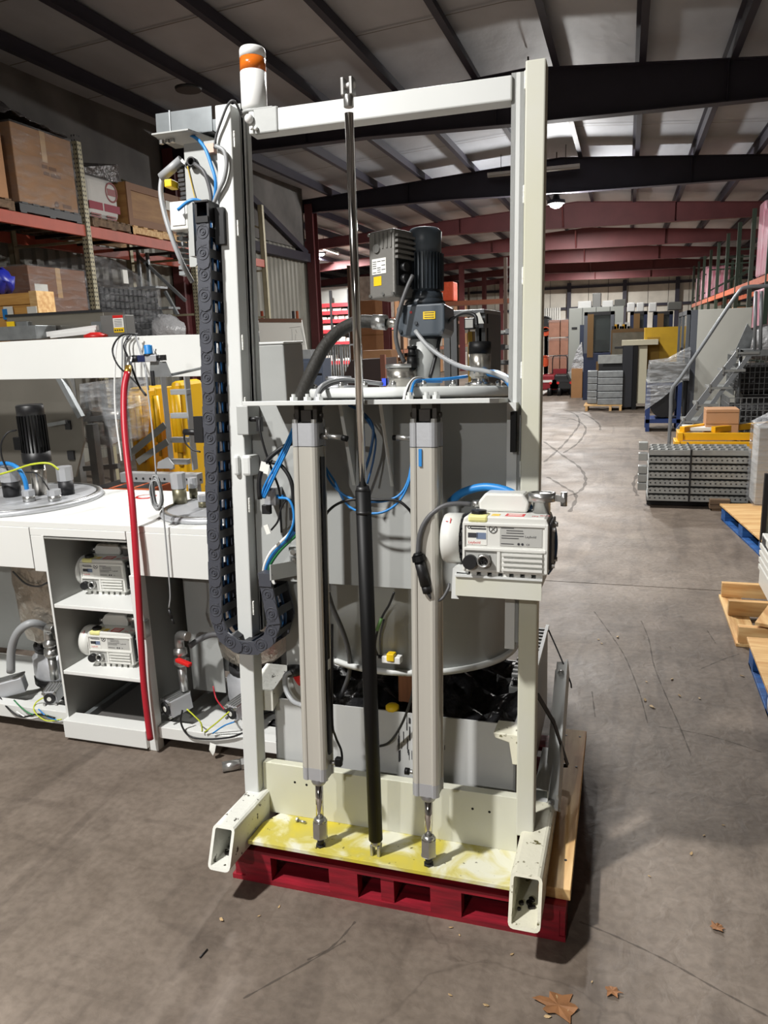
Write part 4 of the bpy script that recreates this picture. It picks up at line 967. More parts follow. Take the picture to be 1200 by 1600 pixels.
lc('grey_loop', 'silver grey cable looping from the red plug to the left lift cylinder', .008, M_greyc, [(455, 1050, .06), (446, 1056, .05), (447, 1078, .04), (458, 1096, .02), (474, 1103, -.01)])
a = lv(460, 1048, .08); tag(MB().cyl(tw(a + Vector((-.02, -.01, 0))), tw(a + Vector((.02, .01, .0))), .020, n=16).build('plug_collar', M_black, loc=tw(a)), 'black collar of the red plug over the pan', 'plug')
tag(MB().cyl(tw(a + Vector((.0, .01, -.03))), tw(a + Vector((.05, .03, .0))), .026, n=16).build('red_plug', M_redp, loc=tw(a)), 'red industrial plug lying at the left edge of the pan', 'plug')
lc('pump_cable', 'black cable arching from the vacuum pump to its hanging connector', .0065, M_dgreyc, [(736, 788, -.11), (712, 787, -.12), (690, 792, -.13), (668, 810, -.14), (656, 835, -.145), (653, 866, -.145)])
lc('pump_cable', 'thin brown grey tail looping below the hanging black connector', .004, M_dgreyc, [(669, 928, -.14), (677, 938, -.13), (690, 936, -.12), (700, 920, -.11), (702, 912, -.1)])
t = thing('connector', 'black round cable connector hanging before the right lift cylinder', 'connector', lv(668, 926, -.14), lean=True)
a, b = lv(653, 868, -.145), lv(668, 926, -.14)
MB().cyl(a + (b - a) * .12, a + (b - a) * .80, .014, n=14).cyl(a + (b - a) * .80, b, .0125, n=12).build('body', M_black, t)
MB().cyl(a, a + (b - a) * .14, .017, .0185, n=10, smooth=False).cyl(a - (b - a) * .07, a, .010, .015, n=10).build('nut', M_blackp, t)
hose('blue_hose', 'thick blue hose arching behind the vacuum pump terminal box', 'hose', [lv(703, 785, -.02), lv(722, 770, -.03), lv(755, 761, -.04), (lv(790, 766, -.05)), lv(818, 782, -.06), lv(828, 796, -.07)], .011, M_blue, 10)
hose('blue_hose', 'dark blue hose bending down the right end of the vacuum pump', 'hose', [lv(848, 800, -.09), lv(862, 820, -.09), lv(866, 850, -.09), lv(862, 880, -.09), lv(853, 895, -.1)], .009, M_blued, 10)
# on top of the drum
hose('blue_hose', 'thick blue hose leaving the sensor towards the right post', 'hose', [lv(762, 583, .30), lv(775, 584, .24), lv(790, 591, .16), lv(800, 603, .09), lv(806, 620, .075)], .011, M_blue, 10)
lc('motor_cable', 'long grey cable sagging from the gearbox across to the right post', .007, M_greyc, [(649, 517, .32), (668, 540, .30), (695, 560, .28), (725, 574, .25), (760, 580, .20), (788, 590, .12), (802, 606, .085)])
lc('motor_cable', 'grey cable hanging from the drive box down to the steel can', .007, M_dgreyc, [(645, 430, .32), (636, 450, .31), (624, 485, .30), (618, 520, .30), (622, 545, .31), (632, 566, .33)])
lc('motor_cable', 'short pale cable between drive box and gearbox', .006, M_greyc, [(624, 455, .35), (628, 470, .33), (624, 495, .32)])
lc('arched_cable', 'black cable arching over the right of the gearbox', .006, M_blackc, [(672, 590, .36), (680, 560, .38), (690, 520, .4), (704, 500, .40), (724, 489, .40), (742, 493, .40), (745, 510, .38)])
for k in range(4):
    lc('lid_cable', ['white', 'black', 'grey', 'blue'][k] + ' cable in the tied bundle bending over the lid edge', .0045, [M_whitec, M_blackc, M_greyc, M_blue][k], [(631 + 3 * k, 626, -.0), (634 + 3 * k, 612, .02), (641 + 2 * k, 598, .07), (650 + 2 * k, 591 + k, .13), (668, 593 + k, .22), (690, 596, .28)])
lc('blue_cable', 'slim blue cable running along the lid to the steel sensor', .005, M_blue, [(650, 596, .12), (670, 594, .16), (700, 592, .2), (730, 588, .26)])
for k in range(2):
    lc('lid_hose', ['dark', 'pale'][k] + ' grey hose lying in an arc over the left of the drum lid', .007, [M_dgreyc, M_greyc][k], [(492, 634, .0), (498, 615 - 6 * k, .05), (512, 602 - 4 * k, .12), (535, 596 - 3 * k, .22), (565, 596, .3), (598, 600, .34)])
a = lv(601, 597, .34); tag(MB().box(a.x - .008, a.x + .006, .335, .35, a.z - .012, a.z + .012).build('blue_plug', mat('bright_blue', (50, 80, 210), .4), loc=tuple(a)), 'small bright blue plug on the drum lid beside the steel can', 'plug')
o = COL.objects['blue_plug']; o.location = tw(a); o.rotation_euler = (-TA, 0, 0)
# valve block, tags, yellow plugs on the carriage
t = thing('valve_block', 'small grey pneumatic valve block with black plugs on the carriage plate', 'valve', lv(420, 785, .03), lean=True)
a, b = lv(413, 762, .0), lv(432, 790, .0)
MB().box(a.x, b.x, -.005, .046, b.z, a.z).build('body', M_caps, t, bevel=.003)
MB().box(a.x - .002, b.x - .012, -.02, -.005, b.z - .024, b.z + .004).build('plug', M_black, t, bevel=.002)
MB().box(a.x + .004, a.x + .024, -.02, -.005, a.z - .008, a.z + .012).build('plug', M_black, t, bevel=.002)
MB().cyl((b.x, .01, (a.z + b.z) / 2), (b.x + .02, .01, (a.z + b.z) / 2), .006, n=8).build('fitting', M_blue, t)
a, b = lv(456, 792, .0), lv(466, 812, .0)
tag(MB().box(a.x, b.x, -.02, .03, b.z, a.z).build('air_splitter', M_black, loc=tuple(a)), 'black air line splitter beside the left lift cylinder', 'fitting'); o = COL.objects['air_splitter']; o.location = tw(a); o.rotation_euler = (-TA, 0, 0)
for k, (px, py) in enumerate(((411, 729), (417, 733), (418, 827))):
    a = lv(px, py, -.05); o = MB().box(a.x - .008, a.x + .007, -.052, -.05, a.z - .014, a.z + .014).build('cable_tag', M_label, loc=tuple(a)); o.location = tw(a); o.rotation_euler = (-TA, R(15 if k < 2 else -20), 0)
    tag(o, ['upper left', 'upper right', 'lower'][k] + ' white cable tag by the valve block', 'tag')
a = lv(404, 655, -.015); o = MB().cyl((a.x - .03, a.y, a.z), (a.x, a.y, a.z), .007, n=10).box(a.x - .004, a.x + .010, a.y - .008, a.y + .008, a.z - .035, a.z + .006).build('elbow_plug', M_black, loc=tuple(a)); o.location = tw(a); o.rotation_euler = (-TA, 0, 0)
tag(o, 'black elbow plug under the left end of the shelf', 'plug')
a = lv(613, 1026, .07)
t = thing('limit_plug', 'yellow and white plug box clipped to the rim of the drum', 'plug', a, lean=True)
MB().box(a.x - .028, a.x + .030, .05, .08, a.z - .016, a.z + .006).build('base', M_whitec, t, bevel=.003)
MB().box(a.x - .012, a.x + .012, .046, .074, a.z - .008, a.z + .016).build('cap', M_yelc, t, bevel=.003)
MB().cyl((a.x - .04, .06, a.z), (a.x - .012, .06, a.z), .006, n=8).build('lead_plug', M_black, t)
a = lv(612, 1106, .11)
tag(MB().lathe([(.022, 0), (.022, .010), (.016, .016), (0, .017)], (0, 0, 0), n=10).build('yellow_plug', M_yelc, loc=(0, 0, 0)), 'small yellow cap on the edge of the scuffed pan', 'cap')
o = COL.objects['yellow_plug']; o.location = tw(Vector((a.x, .118, .357)))
# bolt lying on the base plate
a = lv(455, 1278, -.05); t = thing('loose_bolt', 'loose steel bolt lying on the yellow-stained base plate', 'bolt', (a.x, -.0, .0), lean=True)
q = wz(455, 1278, .155); MB().cyl((a.x, .0, .005), (a.x + .028, -.004, .005), .004, n=8).build('shank', M_zinc, t); MB().cyl((a.x - .006, .001, .0075), (a.x, .0, .0075), .0075, n=6, smooth=False).build('head', M_zinc, t)
# ================================================================== WHITE PROCESS CABINET AT THE LEFT
CYF = 2.42
t = thing('process_cabinet', 'long white steel process cabinet with open shelf bay left of the lifting machine', 'cabinet', (-2.1, 2.42, 0))
cabt = t
M_cab = mat('cabinet_white', (224, 225, 222), .42, var=.05, scale=2)
XA, XB = -3.6, -1.22
def C(n, mb, m=M_cab, par=None, bv=.002): return mb.build(n, m, par or t, bevel=bv)
C('counter_top', box(XA, XB, CYF, 3.08, .930, .955))
C('apron', box(XA, -2.296, CYF - .002, CYF + .012, .755, .930)); C('apron', box(-1.832, -1.20, CYF - .002, CYF + .012, .755, .93)); C('apron', box(-2.292, -1.836, CYF - .002, CYF + .012, .897, .93)); C('bay_stile', box(-2.292, -2.236, CYF - .002, CYF + .012, .745, .897))
# the bay: sides, back, shelves, sill
M_bay = mat('bay_shade_grey', (150, 150, 146), .5, var=.08, scale=2)  # darkened to carry the shade inside the bay
C('bay_side', box(-2.236, -2.228, CYF, 3.02, .02, .90), M_bay); C('bay_side', box(-1.836, -1.828, CYF + .02, 3.02, .02, .90), M_bay); C('bay_edge', box(-2.237, -2.227, CYF - .003, CYF, .02, .90))
C('bay_back', box(-2.228, -1.836, 3.0, 3.02, .02, .93), M_bay); C('bay_roof', box(-2.228, -1.836, CYF, 3.0, .885, .892), M_bay)
S1 = C('shelf', box(-2.228, -1.836, CYF + .004, 2.98, .588, .604)); C('shelf', box(-2.228, -1.836, CYF + .004, 2.98, .292, .308))
C('sill', box(-2.236, -1.828, CYF - .03, CYF + .045, -.015 + .03, .095)); C('bay_floor', box(-2.228, -1.836, CYF + .04, 3.0, .03, .045), mat('dull_grey_floor', (96, 94, 92), .6))
C('floor_rail', box(-2.215, -2.19, CYF + .05, 2.98, .045, .075), M_galv)
# post at the right of the bay with its hinge
d = C('bay_post', box(-1.834, -1.788, CYF - .012, CYF + .03, .0, .755))
MB().box(-1.800, -1.780, CYF - .018, CYF + .012, .50, .57).build('hinge', M_zinc, d)
C('inner_panel', box(-1.76, -1.60, 2.66, 2.668, .16, .93), M_grey)
# right bay and left bay shells
C('bay_back', box(-1.828, -1.2, 2.98, 3.0, .1, .93), M_grey); C('bay_back', box(XA, -2.236, 2.98, 3.0, .1, .93), M_grey)
C('base_rail', box(-1.80, -1.2, CYF, CYF + .055, .055, .105)); C('base_rail', box(XA, -2.238, CYF, CYF + .055, .055, .115))
C('base_floor', box(-1.8, -1.2, CYF + .055, 2.98, .055, .07)); C('base_floor', box(XA, -2.238, CYF + .055, 2.98, .055, .07))
# overhead band with its end posts
MB().prism([(-3.75, 1.505), (-1.55, 1.49), (-1.55, 1.665), (-1.9, 1.675), (-2.5, 1.68), (-3.1, 1.676), (-3.75, 1.66)], 'y', 3.02, 3.05).build('band', M_cab, t, bevel=.002)
C('end_post', box(-1.62, -1.55, 3.02, 3.06, .955, 1.67)); C('end_post', box(-3.75, -3.68, 3.02, 3.06, .955, 1.67))
for x in (-2.40, -1.35, -3.3):
    cs = MB().pipe((x - .015, CYF + .2, .038), (x + .015, CYF + .2, .038), .038, .012, 16).box(x - .03, x + .03, CYF + .17, CYF + .23, .06, .07)
    cs.build('caster', M_dark, t)
# tall grey end box behind the left post
t2 = thing('control_box', 'tall plain grey steel box standing behind the left post', 'box', (-1.33, 2.95, 0))
a, b = wy(402, 535, 2.9), wy(443, 545, 2.9)
MB().box(a.x, b.x, 2.9, 3.1, .0, a.z - .01).build('body', M_grey, t2, bevel=.006)
MB().box(a.x - .004, b.x + .004, 2.895, 3.1, a.z - .01, a.z).build('lid', M_frame, t2, bevel=.004)
# ---- the two pumps on the shelves
for (px, py, z, lab) in ((130, 928, .604, 'white vacuum pump on the upper shelf of the cabinet bay'), (142, 1040, .308, 'white vacuum pump on the lower shelf of the cabinet bay')):
    q = wz(px, py, z)
    c = copy_thing(pm, (q.x, max(q.y, CYF + .02), z + .006), lab, 'white vacuum pumps', (0, 0, R(4)))
# ---- foil wrapped tanks with their round bases and valves
def tank(cx, cy, r, lab, z0, z1):
    t = thing('foil_tank', lab, 'tank', (cx, cy, z0))
    n = 28; v = MB(); prof = [(.02, z0), (r * .6, z0 + .005), (r * .86, z0 + .04), (r * .96, z0 + .10), (r * .98, z0 + .25), (r * 1.02, z0 + .3), (r, z0 + .45), (r, z1)]
    v.lathe(prof, (cx, cy, 0), n=n)
    v.v = [(x + rnd.uniform(-.006, .006), y + rnd.uniform(-.006, .006), z) for x, y, z in v.v]
    v.build('jacket', M_foil, t)
    MB().lathe([(r * .78, z0 - .17), (r * .8, z0 - .15), (r * .8, z0 - .07), (r * .7, z0 - .06), (r * .7, z0 - .03)], (cx, cy, 0), n=28).build('base_ring', M_caps, t)
    o = MB()
    for k in range(10):
        an = k * .628; o.cyl((cx + r * .6 * math.cos(an), cy + r * .6 * math.sin(an), z0 - .03), (cx + r * .6 * math.cos(an), cy + r * .6 * math.sin(an), z0 + .015), .012, n=6)
    o.lathe([(r * .72, z0 - .035), (r * .72, z0 - .012), (.02, z0 - .01)], (cx, cy, 0), n=24)
    o.build('clamp_ring', M_dark, t)
    MB().lathe([(r * .82, z0 - .195), (r * .82, z0 - .165)], (cx, cy, 0), n=28).build('seal_ring', M_blackp, t)
    return t
tank(-2.50, 2.72, .155, 'foil jacketed tank in the left bay of the white cabinet', .31, .93)
tank(-1.47, 2.70, .155, 'foil jacketed tank in the right bay of the white cabinet', .31, .93)
def actuator(p, lab, d=(.8, -.6, 0), L=.10, s=.036):
    """square ribbed air actuator with round end plate, pointing along d"""
    t = thing('valve_actuator', lab, 'valve', p)
    p = Vector(p); d = Vector(d).normalized()
    MB().bar(p - d * L / 2, p + d * L / 2, s * 2, s * 2).build('body', M_caps, t, bevel=.004)
    side = d.cross(Vector((0, 0, 1))).normalized(); rb = MB()
    for k in range(5):
        o = side * ((k - 2) * .013); rb.bar(p - d * L / 2 + o + Vector((0, 0, s)), p + d * L / 2 + o + Vector((0, 0, s)), .006, .008)
    rb.build('ribs', M_zinc, t)
    e = MB().cyl(p + d * L / 2, p + d * (L / 2 + .008), s * .82, n=20).build('end_plate', M_dark, t)
    MB().cyl(p + d * (L / 2 + .008), p + d * (L / 2 + .011), s * .32, n=14).build('end_mark', M_label, e)
    sc = MB()
    for a in (-1, 1):
        for b in (-1, 1): q = p + side * a * s * .85 + Vector((0, 0, b * s * .85)); sc.cyl(q + d * L / 2, q + d * (L / 2 + .01), .006, n=8)
    sc.build('corner_screws', M_zinc, t)
    return t
def stack_valve(x, y, z0, lab, lever):
    t = thing('pipe_valve', lab, 'valve', (x, y, z0))
    MB().cyl((x, y, z0 - .08), (x, y, z0 + .03), .018, n=14).lathe([(.026, z0 + .03), (.030, z0 + .04), (.030, z0 + .055), (.018, z0 + .06), (.018, z0 + .075), (.028, z0 + .08), (.028, z0 + .10), (.018, z0 + .105), (.018, z0 + .12)], (x, y, 0), n=16).build('body', M_zinc, t)
    MB().tube([(x, y, z0 + .11), (x, y, z0 + .14), (x + .012, y - .01, z0 + .165), (x + .04, y - .02, z0 + .172), (x + .06, y - .025, z0 + .172)], .019, 12).build('elbow', M_zinc, t)
    if lever:
        MB().bar((x + .0, y - .03, z0 + .068), (x + .075, y - .05, z0 + .060), .022, .016).build('lever', M_redp, t, bevel=.004)
    MB().cyl((x - .03, y, z0 + .055), (x + .03, y, z0 + .055), .012, n=10).build('stem', M_zinc, t)
    return t
q = wy(285, 1050, 2.52); stack_valve(q.x, 2.52, q.z, 'steel pipe valve with red lever in the right cabinet bay', True)
q = wy(82, 1035, 2.56); stack_valve(q.x, 2.56, q.z, 'steel pipe valve beside the left edge of the shelf bay', False)
q = wy(277, 1098, 2.50); actuator((q.x, 2.5, q.z), 'ribbed valve actuator under the red lever valve', (-.45, -.9, -.1))
q = wy(375, 1105, 2.48); actuator((q.x, 2.48, q.z), 'ribbed valve actuator half hidden by the left post', (-.3, -.95, -.1), .09, .03)
q = wy(14, 1072, 2.52); actuator((q.x, 2.52, q.z), 'ribbed valve actuator at the left edge of the photo', (-.8, -.5, -.15), .14)
q = wy(84, 1083, 2.50); actuator((q.x, 2.5, q.z), 'ribbed valve actuator beside the lower shelf of the bay', (.3, -.95, -.1), .08, .03)
def wc(name, label, r, m, pp, cat='cable', n=7, base=None):
    if name == 'bay_wire': pp = [(a, b, min(c, 2.408) if b > 1104 else c) for a, b, c in pp]
    pts = [wy(*p) for p in pp]
    return tag(MB().tube(pts, r, n).build(name, m, loc=pts[-1]), label, cat)
wc('flexible_hose', 'braided hose arching over the left foil jacketed tank', .018, M_greyc, [(17, 1050, 2.5), (18, 1015, 2.5), (28, 988, 2.5), (48, 974, 2.52), (70, 980, 2.58), (86, 1000, 2.66)], 'hose', 10)
wc('bay_hose', 'dark hose curving behind the cable chain to the red lever valve', .012, M_dgreyc, [(296, 1010, 2.52), (310, 1000, 2.55), (330, 992, 2.56), (350, 992, 2.56)], 'hose', 10)
wc('tank_cord', 'thin dark cord slung round the left foil jacketed tank', .004, M_dgreyc, [(20, 893, 2.56), (40, 912, 2.55), (60, 916, 2.55), (75, 910, 2.55)], 'cable')
wires = [('black', M_blackc, .004, [(0, 1090, 2.47), (14, 1108, 2.45), (34, 1120, 2.44), (60, 1116, 2.44), (86, 1122, 2.44)]),
         ('green', M_green, .003, [(22, 1094, 2.46), (34, 1106, 2.45), (50, 1116, 2.44), (75, 1118, 2.44)]),
         ('yellow', M_yg, .003, [(72, 1088, 2.46), (56, 1098, 2.45), (54, 1112, 2.44), (72, 1126, 2.43), (96, 1124, 2.44)]),
         ('blue', M_blue, .003, [(60, 1108, 2.44), (74, 1120, 2.44), (92, 1126, 2.44)]),
         ('white', M_whitec, .003, [(26, 1112, 2.44), (44, 1122, 2.435), (62, 1120, 2.44)])]
for c_, m, r, pp in wires: wc('bay_wire', c_ + ' wire in the tangle on the left base rail of the cabinet', r, m, pp)
wires = [('black', M_blackc, .004, [(285, 1110, 2.46), (283, 1130, 2.44), (296, 1150, 2.425), (325, 1155, 2.42), (360, 1152, 2.42), (380, 1145, 2.43)]),
         ('yellow', M_yg, .003, [(292, 1108, 2.47), (303, 1118, 2.46), (314, 1130, 2.45), (316, 1143, 2.44)]),
         ('yellow green', M_yg, .003, [(358, 1112, 2.46), (340, 1128, 2.45), (320, 1144, 2.44)]),
         ('blue', M_blue, .003, [(332, 1146, 2.44), (350, 1134, 2.45), (366, 1128, 2.46)]),
         ('red', M_redhose, .003, [(333, 1072, 2.5), (338, 1092, 2.48), (350, 1108, 2.47)])]
for c_, m, r, pp in wires: wc('bay_wire', c_ + ' wire in the right bay above the base rail', r, m, pp)
q = wy(333, 1168, 2.41); tag(MB().add([(q.x - .012, 2.41, q.z + .02), (q.x + .018, 2.405, q.z + .018), (q.x + .012, 2.40, q.z - .012), (q.x + .002, 2.40, q.z - .03), (q.x - .014, 2.402, q.z - .008)], [(0, 1, 2, 3, 4)]).build('paper_tag', M_label, loc=(q.x, 2.41, q.z)), 'torn white paper tag hanging on the right base rail', 'tag')
COL.objects['paper_tag'].modifiers.new('thick', 'SOLIDIFY').thickness = .001
# ---- on the counter
def lid(px, py, rpx, lab):
    q = wz(px, py, .958); e = wz(px + rpx, py, .958); r = (e - q).length
    t = thing('well_lid', lab, 'lid', (q.x, q.y, .955))
    MB().lathe([(r, .956), (r, .968), (r - .006, .976), (0, .977)], (q.x, q.y, 0), n=48).build('disc', M_caps, t)
    MB().pipe((q.x, q.y, .9765), (q.x, q.y, .979), r - .012, r - .03, 40).build('rim_ring', M_zinc, t)
    return t, q, r
t, q, r = lid(35, 782, 110, 'round aluminium well lid under the black motor on the cabinet counter')
def can(px, py, h, rr, name, m, par=t):
    p = wz(px, py, .977); return MB().lathe([(rr, .977), (rr, .977 + h * .9), (rr * .9, .977 + h), (0, .977 + h)], (p.x, p.y, 0), n=18).build(name, m, par, bevel=.0), p
can(64, 772, .12, .034, 'sleeve', M_steel)
p = wz(52, 770, .977); mo = MB().lathe([(.040, 1.10), (.044, 1.11), (.044, 1.13)], (p.x, p.y, 0), n=18)
t3 = thing('black_motor', 'small black finned motor standing on the left well lid', 'motor', (p.x, p.y, .977))
a, b = wy(28, 632, p.y), wy(76, 722, p.y); mr = (b.x - a.x) / 2; mx0 = (a.x + b.x) / 2
MB().lathe([(mr * .5, .977), (mr * .5, b.z)], (mx0, p.y, 0), n=18).build('pedestal', M_zinc, t3)
MB().lathe([(mr * .98, b.z), (mr, b.z + .01), (mr, b.z + .045), (mr * .86, b.z + .05), (mr * .86, a.z - .05), (mr * .94, a.z - .045), (mr * .94, a.z - .006), (mr * .84, a.z), (0, a.z)], (mx0, p.y, 0), n=26).build('housing', M_black, t3)
f = MB()
for k in range(24):
    an = k * math.pi / 12; f.bar((mx0 + mr * .9 * math.cos(an), p.y + mr * .9 * math.sin(an), b.z + .05), (mx0 + mr * .9 * math.cos(an), p.y + mr * .9 * math.sin(an), a.z - .05), .004, .01, up=(math.cos(an), math.sin(an), 0))
f.build('fins', M_blackp, t3)
MB().box(mx0 - mr * 1.35, mx0 - mr * .5, p.y - .04, p.y + .02, b.z + .06, b.z + .12).build('junction_box', M_blackp, t3, bevel=.004)
for (px, py, h, rr, lab, par) in ((105, 772, .13, .034, 'ribbed_fitting', t), (20, 775, .14, .04, 'grey_fitting', t), (86, 782, .05, .028, 'union', t), (46, 783, .05, .026, 'union', t)):
    p = wz(px, py, .977)
    MB().cyl((p.x, p.y, .977), (p.x, p.y, .977 + h * .5), rr, n=16).build('base', M_dark if h > .1 else M_zinc, par)
    MB().cyl((p.x, p.y, .977 + h * .5), (p.x, p.y, .977 + h), rr * 1.05, n=8, smooth=False).build('top', M_caps, par)
t, q, r = lid(340, 798, 84, 'round aluminium well lid beside the cable chain on the cabinet counter')
for (px, py, h, rr) in ((282, 786, .13, .030), (303, 778, .09, .018), (318, 792, .05, .02)):
    p = wz(px, py, .977)
    MB().cyl((p.x, p.y, .977), (p.x, p.y, .977 + h * .5), rr, n=16).build('base', mat('olive_metal', (122, 118, 96), .4, .5), t)
    MB().cyl((p.x, p.y, .977 + h * .5), (p.x, p.y, .977 + h), rr * 1.08, n=10, smooth=False).build('top', M_caps, t)
wc('blue_tube', 'thick blue tube bending down onto the left well lid', .010, M_blue, [(-12, 728, 2.75), (8, 724, 2.72), (26, 730, 2.70), (38, 748, 2.7), (44, 776, 2.7)], 'hose', 10)
wc('lid_wire', 'yellow and green wire crossing above the left well lid', .0045, M_yg, [(-10, 744, 2.68), (18, 736, 2.68), (48, 726, 2.68), (76, 724, 2.7), (92, 734, 2.72)])
wc('lid_wire', 'black wire looping from the small motor to the lid', .004, M_blackc, [(26, 672, 2.75), (12, 676, 2.72), (2, 692, 2.7), (3, 715, 2.7), (12, 735, 2.7)])
wc('lid_wire', 'thin dark wire between the fittings on the left well lid', .003, M_blackc, [(40, 738, 2.7), (58, 740, 2.68), (70, 755, 2.68), (78, 768, 2.7)])
# folded paper marks on the counter
p = wz(228, 776, .956); o = MB().lathe([(.05, .9555), (.05, .9572), (0, .9573)], (p.x, p.y, 0), n=8).build('red_sign', M_redp, loc=(p.x, p.y, .9555)); tag(o, 'octagonal red sign lying on the cabinet counter', 'sign')
MB().lathe([(.036, .9573), (.036, .9578), (0, .9579)], (p.x, p.y, 0), n=8).build('sign_inner', M_label, o)
# ---- air regulator, red hose, coiled cable in front of the band
t = thing('air_regulator', 'air regulator with blue knob and black ends before the white band', 'regulator', wy(235, 590, 2.72))
Yr = 2.72
a = wy(232, 560, Yr)
MB().box(a.x - .008, a.x + .045, Yr - .015, Yr + .015, a.z - .014, a.z + .014).build('body', M_caps, t, bevel=.003)
MB().box(a.x - .045, a.x - .008, Yr - .014, Yr + .014, a.z - .014, a.z + .014).build('filter', mat('navy_plastic', (28, 36, 72), .4), t, bevel=.003)
MB().cyl((a.x - .075, Yr, a.z), (a.x - .045, Yr, a.z), .015, n=12).build('inlet', M_black, t)
MB().cyl((a.x + .045, Yr, a.z), (a.x + .065, Yr, a.z), .011, n=12).box(a.x + .062, a.x + .078, Yr - .01, Yr + .01, a.z - .010, a.z + .012).build('outlet', M_black, t)
MB().lathe([(.020, a.z + .016), (.017, a.z + .022), (.017, a.z + .05), (.014, a.z + .054), (0, a.z + .054)], (a.x + .004, Yr, 0), n=18).build('knob', M_blue, t)
MB().lathe([(.022, a.z + .013), (.022, a.z + .018)], (a.x + .004, Yr, 0), n=18).build('knob_base', M_black, t)
MB().lathe([(.006, a.z + .014), (.003, a.z + .024), (.006, a.z + .036), (0, a.z + .038)], (a.x + .035, Yr, 0), n=10).build('pin', M_zinc, t)
MB().prism([(a.x + .006, a.z - .014), (a.x + .078, a.z - .014), (a.x + .100, a.z - .075), (a.x - .0, a.z - .075), (a.x - .0, a.z - .05)], 'y', Yr + .0, Yr + .004).build('bracket', M_galv, t)
MB().box(a.x + .005, a.x + .02, Yr - .006, Yr, a.z - .11, a.z - .05).build('clip', M_dark, t)
MB().cyl((a.x + .09, Yr - .002, a.z - .07), (a.x + .09, 3.02, a.z - .05), .006, n=8).build('stay', M_galv, t)
wc('red_hose', 'red air hose hanging from the regulator down the cabinet front', .013, M_redhose, [(199, 582, 2.62), (194, 610, 2.58), (194, 660, 2.52), (199, 720, 2.46), (206, 780, 2.40), (212, 860, 2.375), (218, 960, 2.37), (224, 1060, 2.37), (231, 1125, 2.37), (235, 1155, 2.37)], 'hose', 12)
t = thing('hose_fitting', 'brass hose fitting at the top of the red hose', 'fitting', wy(199, 582, 2.62))
a, b = wy(199, 584, 2.62), wy(203, 560, 2.70); MB().cyl(a, a + (b - a) * .4, .014, n=12).build('brass', mat('brass', (200, 160, 70), .3, .8), t); MB().cyl(a + (b - a) * .4, b, .012, n=10).build('elbow', M_zinc, t)
for k, (x0, x1, c_) in enumerate(((186, 180, 'white'), (192, 191, 'grey'), (198, 196, 'dark'))):
    wc('band_cable', c_ + ' cable hanging over the edge of the white band', .004, [M_whitec, M_greyc, M_dgreyc][k], [(x0 + 14, 522, 3.0), (x0, 528, 2.98), (x1, 560, 2.96), (x1, 640, 2.94), (x1 + 10, 720, 2.9)])
wc('band_cable', 'black cable bowing left from the band to the regulator cables', .004, M_blackc, [(215, 522, 2.98), (190, 524, 2.9), (176, 545, 2.84), (184, 570, 2.78), (205, 590, 2.74), (220, 606, 2.72)])
wc('band_cable', 'black cable slanting from the band past the brass fitting', .005, M_blackc, [(205, 524, 2.98), (194, 540, 2.86), (203, 565, 2.72), (216, 600, 2.68), (228, 618, 2.66)])
wc('band_cable', 'grey cable slanting right of the blue regulator knob', .004, M_greyc, [(212, 524, 2.98), (219, 548, 2.86), (228, 580, 2.76), (232, 610, 2.74)])
wc('hanging_cable', 'thin pale grey cable falling from the regulator to the coil', .003, M_greyc, [(226, 570, 2.74), (232, 620, 2.6), (240, 690, 2.45), (244, 742, 2.41)])
co = MB(); pts = []
for k in range(90):
    an = k * .75; rx_, rz_ = .020 + .006 * math.sin(k * .37), .058 + .010 * math.sin(k * .23)
    pts.append((0 + rx_ * math.cos(an), .006 * math.sin(k * .9), rz_ * math.sin(an)))
ce = wy(245, 770, 2.40); co.tube([(ce.x + x, ce.y + y, ce.z + z) for x, y, z in pts], .003, 6, 2)
tag(co.build('cable_coil', M_greyc, loc=tuple(ce)), 'coil of thin grey cable hanging before the cabinet counter', 'cable coil')
wc('coil_tail', 'grey cable tail hanging from the coil to a small black plug', .003, M_greyc, [(254, 790, 2.40), (258, 830, 2.40), (263, 890, 2.40), (266, 930, 2.40), (264, 950, 2.40)])
q = wy(268, 965, 2.4); o = MB().cyl(wy(264, 952, 2.4), wy(268, 966, 2.4), .006, n=10).cyl(wy(268, 966, 2.4), wy(272, 975, 2.4), .004, n=8).build('tail_plug', M_black, loc=tuple(q)); tag(o, 'small black plug at the end of the hanging grey cable', 'plug')

# ================================================================== STAINLESS MACHINERY AND LADDER BEHIND THE COUNTER
t = thing('steel_hopper', 'large dull stainless sheet housing behind the cabinet counter', 'hopper', (-3.4, 3.5, 0))
Yh = 3.5
def WP(pts, Y): return [(wy(x, y, Y).x, wy(x, y, Y).z) for x, y in pts]
MB().prism(WP([(-20, 590), (95, 560), (126, 650), (131, 690), (118, 745), (70, 760), (-20, 770)], Yh), 'y', Yh, Yh + .015).build('side_sheet', mat('dull_stainless', (126, 122, 114), .38, .5, var=.18, scale=2.5), t)
MB().bar(wy(92, 588, Yh - .02), wy(127, 652, Yh - .02), .03, .03).bar(wy(76, 664, Yh - .02), wy(104, 659, Yh - .02), .02, .02).build('edge_bar', M_galv, t)
MB().box(*[v for v in (wy(103, 660, Yh).x, wy(111, 660, Yh).x)], Yh - .012, Yh, wy(103, 671, Yh).z, wy(103, 657, Yh).z).build('dark_slot', M_dark, t)
MB().box(*[v for v in (wy(107, 708, Yh).x, wy(117, 708, Yh).x)], Yh - .012, Yh, wy(107, 718, Yh).z, wy(107, 704, Yh).z).build('dark_slot', M_dark, t)
